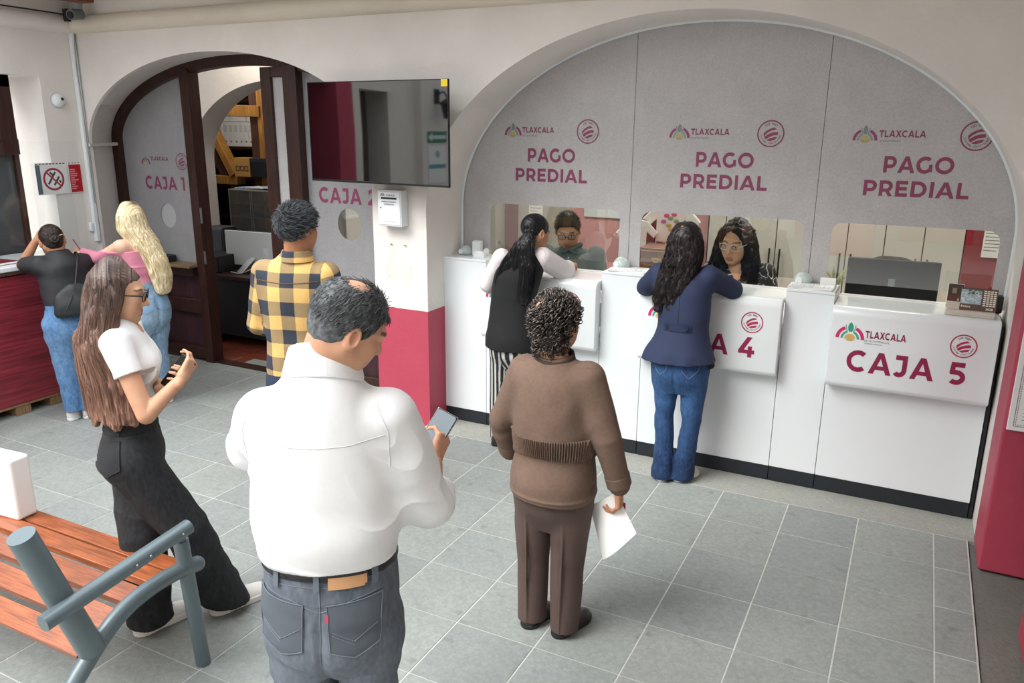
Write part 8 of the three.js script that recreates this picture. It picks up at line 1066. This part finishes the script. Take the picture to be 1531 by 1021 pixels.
// ---------------------------------------------------------------- woman with a bun leaning on the service desk
{
  const off = [-5.52, 0, 1.3], t = person('woman with a dark hair bun in black shirt and jeans leaning on the service desk', off), { R, F, C, S } = axes([-5.56, 0, 1.3], nrm3([-1, 0, -0.12])), skin = '#b58667';
  const h = frame([-5.705, 1.345, 1.255], nrm3([-0.86, -0.34, -0.38]), [0, 1, 0.12], 1.0);
  const shL = [-5.66, 1.185, 1.395], elL = [-5.87, 1.17, 1.40], wrL = [-5.785, 1.335, 1.335], shR = [-5.63, 1.165, 1.1], elR = [-5.74, 1.12, 0.93], wrR = [-5.93, 1.2, 0.9];
  body(t, off, { h, skin, nb: [-5.64, 1.22, 1.255], cell: 0.0045, limbs: [[[shL, elL, wrL], [0.048, 0.04, 0.028]], [[shR, elR, wrR], [0.045, 0.038, 0.028]], [[[-5.6, 1.16, 1.26], C(0, 0.98, 0), C(0, 0.8, 0)], [0.09, 0.1, 0.1]], [[C(-0.085, 0.8, 0), [-5.57, 0.43, 1.37], [-5.55, 0.1, 1.37]], [0.07, 0.05, 0.035]], [[C(0.085, 0.8, 0), [-5.56, 0.43, 1.25], [-5.52, 0.1, 1.29]], [0.07, 0.05, 0.035]]], hands: [handField(wrL, [0.35, 0.85, -0.3], [0.35, 0.1, -0.6], -1, [0.4, 0.35, 0.35, 0.4, 0.4], 0.95), handField(wrR, [-0.9, -0.1, 0.1], [0, -1, 0], 1, [0.5, 0.5, 0.6, 0.7, 0.7], 0.92)], hcell: 0.0045 });
  const shirt = garment(t, off, 'shirt', { R, F, cell: 0.006, sec: [S(0.85, 0.16, 0.115, 0.125, 0, 0.0), S(0.93, 0.155, 0.12, 0.12, 0, 0.01), S(1.02, 0.16, 0.135, 0.12, 0.01, 0.025), S(1.1, 0.168, 0.135, 0.12, 0.02, 0.045), S(1.17, 0.16, 0.11, 0.125, 0.03, 0.06), S(1.22, 0.12, 0.085, 0.115, 0.035, 0.075), S(1.25, 0.088, 0.07, 0.095, 0.035, 0.08), S(1.285, 0.066, 0.06, 0.068, 0.035, 0.085)], limbs: [[[shL, mix3(shL, elL, 0.75)], [0.074, 0.062], 0.05], [[shR, elR, mix3(elR, wrR, 0.7)], [0.074, 0.06, 0.048], 0.05]], clips: [(x, y) => 0.86 - y], disp: (p) => 0.007 * folds(p, nrm3([0.3, 0.9, 0.2]), 16, 5, 3) + 0.006 * folds(p, nrm3([0.6, 0.6, 0.4]), 18, 6, 6) * (gauss(p, shL, 0.14) + gauss(p, shR, 0.14)), col: flat('#232427', 0.1), mat: mFabric({ roughness: 0.7 }) });
  garment(t, off, 'jeans', { R, F, cell: 0.0065, sec: [S(0.68, 0.172, 0.11, 0.15), S(0.77, 0.178, 0.115, 0.158), S(0.85, 0.165, 0.115, 0.13), S(0.92, 0.15, 0.11, 0.115)], limbs: [[[C(-0.085, 0.74, 0), [-5.575, 0.43, 1.365], [-5.555, 0.09, 1.37]], [0.112, 0.085, 0.06], 0.02], [[C(0.085, 0.74, 0), [-5.565, 0.43, 1.245], [-5.525, 0.09, 1.295]], [0.112, 0.085, 0.06], 0.02]], clips: [(x, y) => 0.075 - y], disp: (p) => 0.006 * folds(p, nrm3([0.2, 0.95, 0]), 18, 6, 3), col: denim('#2f5f95', '#86add2', (p) => 0.2 * gauss(p, C(-0.08, 0.55, 0), 0.2)), mat: mFabric({ bumpMap: rep(T.fabric, 22), bumpScale: 0.0006 }) });
  const bun = new Field(); bun.add(ell(h.to(0, 0.03, -0.018), [0.081, 0.089, 0.1], h.ax)); bun.add(ell(h.to(0, -0.035, -0.06), [0.055, 0.045, 0.05], h.ax), 0.03); bun.add(ell(h.to(0.0, -0.02, -0.125), [0.042, 0.038, 0.035], h.ax), 0.012); bun.clip((x, y, z) => -cutMask(...h.inv([x, y, z])) * 0.7 - 0.012); bun.disp = (x, y, z) => { const q = h.inv([x, y, z]), a = Math.atan2(q[1] + 0.02, q[0]); return 0.0025 * vn(a * 14, q[2] * 20, 1) + (q[2] < -0.1 ? 0.003 * Math.sin(Math.atan2(q[1] + 0.02, q[0]) * 2 + Math.hypot(q[0], q[1] + 0.02) * 300) : 0); };
  const k0 = lin('#0f0c0b'), k1 = lin('#4a3934'); const hm = obj('hair', sculpt(bun, ...cube(h.c, 0.2), 0.0045, { off, eps: 0.001, col: (p) => mix3(k0, k1, clamp(0.3 + 0.5 * vn(p[0] * 120, p[1] * 30, p[2] * 120), 0, 1)) }), mHair, t);
  const lines = []; for (let i = 0; i < 500; i++) { const q = scalpPoint(h, i, 500, 0.005), l = []; if (cutMask(...q) < 0.004) continue; for (let j = 0; j < 8; j++) { const s = j / 7, m = mix3(q, [q[0] * 0.35, -0.012 + q[1] * 0.2, -0.118], s * 0.95); const d = ell([0, 0.03, -0.018], [0.0825, 0.0905, 0.1015])(...m); const n = nrm3([m[0], m[1] - 0.03, m[2] + 0.018]); l.push(h.to(...(d < 0 ? add3(m, mul3(n, -d * 1.0)) : m))); } lines.push(l); } obj('hair_strands', strands(lines, 0.0012, 0.0009, off, (i) => mix3(k0, k1, ((i * 7919) % 83) / 83)), mHair, hm);
  { const c = sub3(h.to(0.03, 0.0, -0.115), off); obj('hair_clip', [tube([[c[0], c[1], c[2]], [c[0] + 0.01, c[1] + 0.012, c[2] - 0.02], [c[0] + 0.006, c[1] - 0.005, c[2] - 0.045]], 0.004, 10, 6)], M({ color: 0xb98d70, roughness: 0.3 }), t); }
  addShoe(t, off, [-5.555, 0, 1.41], [-5.66, 0, 1.22], M({ color: 0xe4e2de, roughness: 0.6 }), mWhite, { w: 0.045, h: 0.085 }); addShoe(t, off, [-5.49, 0, 1.325], [-5.6, 0, 1.13], M({ color: 0xe4e2de, roughness: 0.6 }), mWhite, { w: 0.045, h: 0.085 });
  // tote bag on her back
  const b = thing('tote_bag', 'soft black drawstring bag hanging on the back of the woman with a bun', 'bag', [-5.395, 0.93, 1.335], 0), G = new Field(), B0 = [-5.395, 0.93, 1.335], bR = nrm3([0.42, 0, -0.9]);
  const bF = nrm3([0.9, 0, 0.42]); G.add(loft([[0.83, -5.4, 1.335, 0.135, 0.05, 0.05], [0.86, -5.398, 1.335, 0.15, 0.065, 0.06], [0.95, -5.4, 1.33, 0.145, 0.06, 0.06], [1.02, -5.41, 1.325, 0.1, 0.045, 0.045], [1.06, -5.42, 1.32, 0.045, 0.03, 0.03]], bR, bF)); G.disp = (x, y, z) => 0.009 * folds([x, y, z], nrm3([0.5, 0.3, -0.7]), 16, 5, 4) * sstep(0.86, 1.02, y) + 0.006 * folds([x, y, z], [0, 1, 0], 14, 6, 2);
  const bg = obj('body', sculpt(G, [-5.62, 0.78, 1.12], [-5.2, 1.1, 1.55], 0.006, { off: B0, col: flat('#23272a', 0.1) }), mFabric({ roughness: 0.6 }), b);
  const q = (p) => sub3(p, B0); obj('strap', [tube([q([-5.415, 1.05, 1.315]), q([-5.45, 1.13, 1.27]), q([-5.52, 1.22, 1.2]), q([-5.6, 1.255, 1.15]), q([-5.69, 1.2, 1.13])], 0.007, 30, 8)], M({ color: 0x1a1c1f, roughness: 0.6 }), b); obj('cord', [tube([q([-5.41, 1.05, 1.32]), q([-5.37, 0.98, 1.38]), q([-5.35, 0.9, 1.45])], 0.004, 16, 6), tube([q([-5.41, 1.05, 1.32]), q([-5.36, 1.0, 1.27]), q([-5.36, 0.93, 1.22])], 0.004, 16, 6)], M({ color: 0x15171a, roughness: 0.6 }), b);
}
// ---------------------------------------------------------------- cashier at the first window
{
  const off = [-2.33, 0, -0.62], t = person('cashier in a grey polo shirt and black glasses looking down behind the first window', off), { R, F, C, S } = axes([-2.33, 0, -0.63], nrm3([0.25, 0, 1])), skin = '#bd8a69';
  const h = frame([-2.335, 1.44, -0.57], nrm3([0.3, -0.42, 0.86]), [0, 1, 0.1], 1.06);
  const shL = C(-0.19, 1.24, 0), shR = C(0.19, 1.24, 0), elL = C(-0.24, 1.03, 0.04), wrL = [-2.07, 1.11, -0.44], elR = C(0.24, 1.03, 0.05), wrR = [-2.33, 1.06, -0.4];
  body(t, off, { h, skin, nb: C(0, 1.3, 0), neck: 1.05, cell: 0.004, head: { jaw: 1.05, shave: 0.2 }, limbs: [[[shL, elL, wrL], [0.045, 0.04, 0.028]], [[shR, elR, wrR], [0.045, 0.04, 0.028]], [[C(0, 1.22, 0), C(0, 0.95, 0), C(0, 0.8, 0)], [0.09, 0.1, 0.11]], [[C(-0.09, 0.8, 0), C(-0.09, 0.4, 0), C(-0.09, 0.06, 0)], [0.07, 0.05, 0.035]], [[C(0.09, 0.8, 0), C(0.09, 0.4, 0), C(0.09, 0.06, 0)], [0.07, 0.05, 0.035]]], hands: [handField([-2.08, 1.13, -0.42], [-0.35, 0.3, 0.6], [-0.4, -0.5, 0], 1, [0.5, 0.6, 0.6, 0.6, 0.6], 0.98), handField(wrR, [0.4, 0.1, 0.6], [0, -1, 0], -1, [0.4, 0.5, 0.5, 0.5, 0.5], 0.95)], hcell: 0.0045 });
  const sh = garment(t, off, 'polo_shirt', { R, F, cell: 0.006, sec: [S(0.78, 0.17, 0.13, 0.12), S(0.95, 0.175, 0.14, 0.12), S(1.1, 0.185, 0.14, 0.125), S(1.2, 0.185, 0.12, 0.115), S(1.27, 0.145, 0.09, 0.1), S(1.315, 0.075, 0.07, 0.07)], limbs: [[[shL, mix3(shL, elL, 0.8)], [0.078, 0.07], 0.04], [[shR, mix3(shR, elR, 0.8)], [0.078, 0.07], 0.04]], disp: (p) => 0.006 * folds(p, nrm3([0.4, 0.8, 0]), 14, 5, 3), col: flat('#5f6a6a', 0.06), mat: mFabric() });
  const cl = new Field(); cl.add(cone(C(-0.012, 1.3, 0.095), C(-0.075, 1.33, 0.02), 0.016, 0.018)); cl.add(cone(C(0.012, 1.3, 0.095), C(0.075, 1.33, 0.02), 0.016, 0.018), 0.004); cl.add(cone(C(-0.02, 1.285, 0.1), C(-0.06, 1.27, 0.09), 0.01, 0.006), 0.01); cl.add(cone(C(0.02, 1.285, 0.1), C(0.06, 1.27, 0.09), 0.01, 0.006), 0.01); obj('collar', sculpt(cl, ...cube(C(0, 1.3, 0.04), 0.15), 0.005, { off, col: flat('#566161', 0.06) }), mFabric(), sh.mesh); for (const y of [1.24, 1.19]) { const q = onto(sh.F, C(0, y, 0.4), mul3(F, -1), 0.002); if (q) obj('button', [rod(sub3(q, off), sub3(add3(q, [0, 0, 0.004]), off), 0.006, 12)], mWhite, sh.mesh); }
  garment(t, off, 'trousers', { R, F, cell: 0.012, sec: [S(0.72, 0.165, 0.12, 0.125), S(0.84, 0.16, 0.115, 0.11)], limbs: [[[C(-0.09, 0.78, 0), C(-0.09, 0.4, 0), C(-0.09, 0.04, 0)], [0.095, 0.075, 0.065]], [[C(0.09, 0.78, 0), C(0.09, 0.4, 0), C(0.09, 0.04, 0)], [0.095, 0.075, 0.065]]], clips: [(x, y) => 0.012 - y], col: flat('#22242a'), mat: mFabric() });
  shortHair(t, off, h, { n: 2200, len: 0.03, lift: 0.01, th: 0.009, dark: '#0a0a0a', light: '#2a2624', flow: (x, y, z) => nrm3([0.5 + x * 4, 0.1 - 0.5 * (z < 0 ? 1 : 0), z > 0.02 ? -0.6 : -0.4]) }); glasses(t, h, off, 0x101012, 0xeef1f2, 0.0026, 0.003);
  addShoe(t, off, C(-0.09, 0, -0.07), C(-0.1, 0, 0.18), mBlackLeather(), mBlack); addShoe(t, off, C(0.09, 0, -0.07), C(0.1, 0, 0.18), mBlackLeather(), mBlack);
}
// ---------------------------------------------------------------- woman seated behind the middle window
{
  const off = [-1.06, 0, -0.62], t = person('smiling woman with long curly dark hair and clear glasses behind the middle window', off), { R, F, C, S } = axes([-1.06, 0, -0.62], nrm3([0.05, 0, 1])), skin = '#d4a283';
  const h = frame([-1.088, 1.435, -0.575], nrm3([-0.2, -0.2, 0.95]), [0.05, 1, 0.05], 1.14);
  const shL = C(0.17, 1.225, 0), shR = C(-0.17, 1.225, 0), elL = C(0.225, 1.03, 0.05), wrL = [-0.99, 1.13, -0.36], elR = C(-0.22, 1.03, 0.05), wrR = [-1.12, 1.08, -0.38];
  body(t, off, { h, skin, nb: C(-0.01, 1.29, 0), cell: 0.0042, head: { lip: '#a8544e', jaw: 1.02 }, limbs: [[[shL, elL, wrL], [0.052, 0.043, 0.028]], [[shR, elR, wrR], [0.052, 0.043, 0.028]], [[C(0, 1.24, 0.0), C(0, 0.95, 0), C(0, 0.6, 0)], [0.085, 0.1, 0.12]], [[C(0, 1.255, 0.02), C(0, 1.17, 0.075)], [0.065, 0.05]], [[C(-0.08, 0.58, 0), C(-0.1, 0.56, -0.02), C(-0.1, 0.1, 0.0)], [0.07, 0.06, 0.04]], [[C(0.08, 0.58, 0), C(0.1, 0.56, -0.02), C(0.1, 0.1, 0)], [0.07, 0.06, 0.04]]], hands: [handField(wrL, [-0.75, 0.35, 0.35], [-0.2, -0.6, 0.5], -1, [0.7, 0.9, 0.9, 0.9, 0.9], 1.0), handField(wrR, [0.4, 0.1, 0.7], [0, -1, 0], 1, [0.5, 0.6, 0.6, 0.6, 0.6], 0.9)], hcell: 0.004 });
  const pr = (p) => { const a = Math.abs(vn(p[0] * 26 + 3, p[1] * 20, p[2] * 26)) < 0.035, b = Math.abs(vn(p[0] * 18, p[1] * 26 + 9, p[2] * 18)) < 0.03 && p[1] < 1.24; return a && p[1] > 1.08 ? [0.75, 0.75, 0.73] : b ? [0.6, 0.6, 0.58] : [0.012, 0.012, 0.014]; };
  const bl = garment(t, off, 'blouse', { R, F, cell: 0.004, sec: [S(0.5, 0.18, 0.14, 0.13), S(0.85, 0.175, 0.14, 0.13), S(1.05, 0.175, 0.145, 0.12), S(1.15, 0.172, 0.135, 0.115), S(1.22, 0.15, 0.1, 0.1), S(1.265, 0.1, 0.06, 0.075)], limbs: [[[shL, mix3(shL, elL, 0.7)], [0.078, 0.074], 0.04], [[shR, mix3(shR, elR, 0.7)], [0.078, 0.074], 0.04]], disp: (p) => 0.004 * folds(p, nrm3([0.5, 0.7, 0]), 15, 5, 3), col: pr, mat: mFabric({ roughness: 0.7 }) });
  { const e = []; for (let i = 0; i < 24; i++) { const a = -0.2 + i / 23 * 3.5, q = onto(bl.F, C(0.07 * Math.cos(a), 1.2 - 0.075 * Math.abs(Math.sin(a)), 0.4), mul3(F, -1), 0.003); if (q) e.push(sub3(q, off)); } if (e.length > 4) obj('neck_trim', [tube(e, 0.006, 40, 6)], M({ color: 0x7d8f5d, roughness: 0.7 }), bl.mesh); }
  obj('bracelet', [(() => { const g = new THREE.TorusGeometry(0.034, 0.006, 8, 24); g.rotateY(1.2); const c = sub3(add3(wrL, [0.02, -0.01, 0]), off); g.translate(...c); return g; })()], M({ color: 0x3aa6b8, roughness: 0.4 }), t);
  const A = []; for (let i = 0; i < 11; i++) { const a = -0.7 + i / 10 * 4.54, s = Math.cos(a), b = Math.sin(a), sv = Math.abs(s); A.push([[s * 0.03, 0.125, -0.02 - 0.03 * b, 0.026], [s * 0.088, 0.06, -0.02 - 0.06 * b, 0.03], [s * 0.108, -0.04, -0.02 - 0.06 * b, 0.036], [s * 0.125, -0.15, -0.01 - 0.05 * b, 0.042], [s * 0.135, -0.27, 0.0 - 0.05 * b, 0.044], [s * 0.13, -0.38 - 0.03 * Math.sin(i * 2), 0.02 - 0.05 * b, 0.03]]); }
  const k0 = lin('#070606'), k1 = lin('#2c2422'); longHair(t, off, h.c, mul3(R, 1), F, A, { n: 1600, cell: 0.006, k: 0.03, wave: 2.2, curl: 0.012, fly: 0.02, more: [[ell(h.to(0, 0.036, -0.022), [0.088 * h.s, 0.092 * h.s, 0.102 * h.s], h.ax), 0.02]], subs: [ell(h.to(0, -0.02, 0.1), [0.072 * h.s, 0.112 * h.s, 0.098], h.ax), cone(C(0, 1.34, 0.16), C(0, 1.14, 0.2), 0.075, 0.06)], r0: 0.0018, col: (p, k) => mix3(k0, k1, k * k) });
  glasses(t, h, off, 0xc9c4c0, 0xf0f2f2, 0.0024, 0.0024);
  garment(t, off, 'skirt', { R, F, cell: 0.012, sec: [S(0.12, 0.2, 0.15, 0.15), S(0.4, 0.19, 0.15, 0.14), S(0.62, 0.18, 0.14, 0.13)], col: flat('#17181c'), mat: mFabric() });
  addShoe(t, off, C(-0.09, 0, -0.06), C(-0.1, 0, 0.15), mBlackLeather(), mBlack); addShoe(t, off, C(0.09, 0, -0.06), C(0.1, 0, 0.15), mBlackLeather(), mBlack);
}
scene.traverse((o) => { if (o.isMesh) { o.castShadow = true; o.receiveShadow = true; } });
renderer.render(scene, camera);
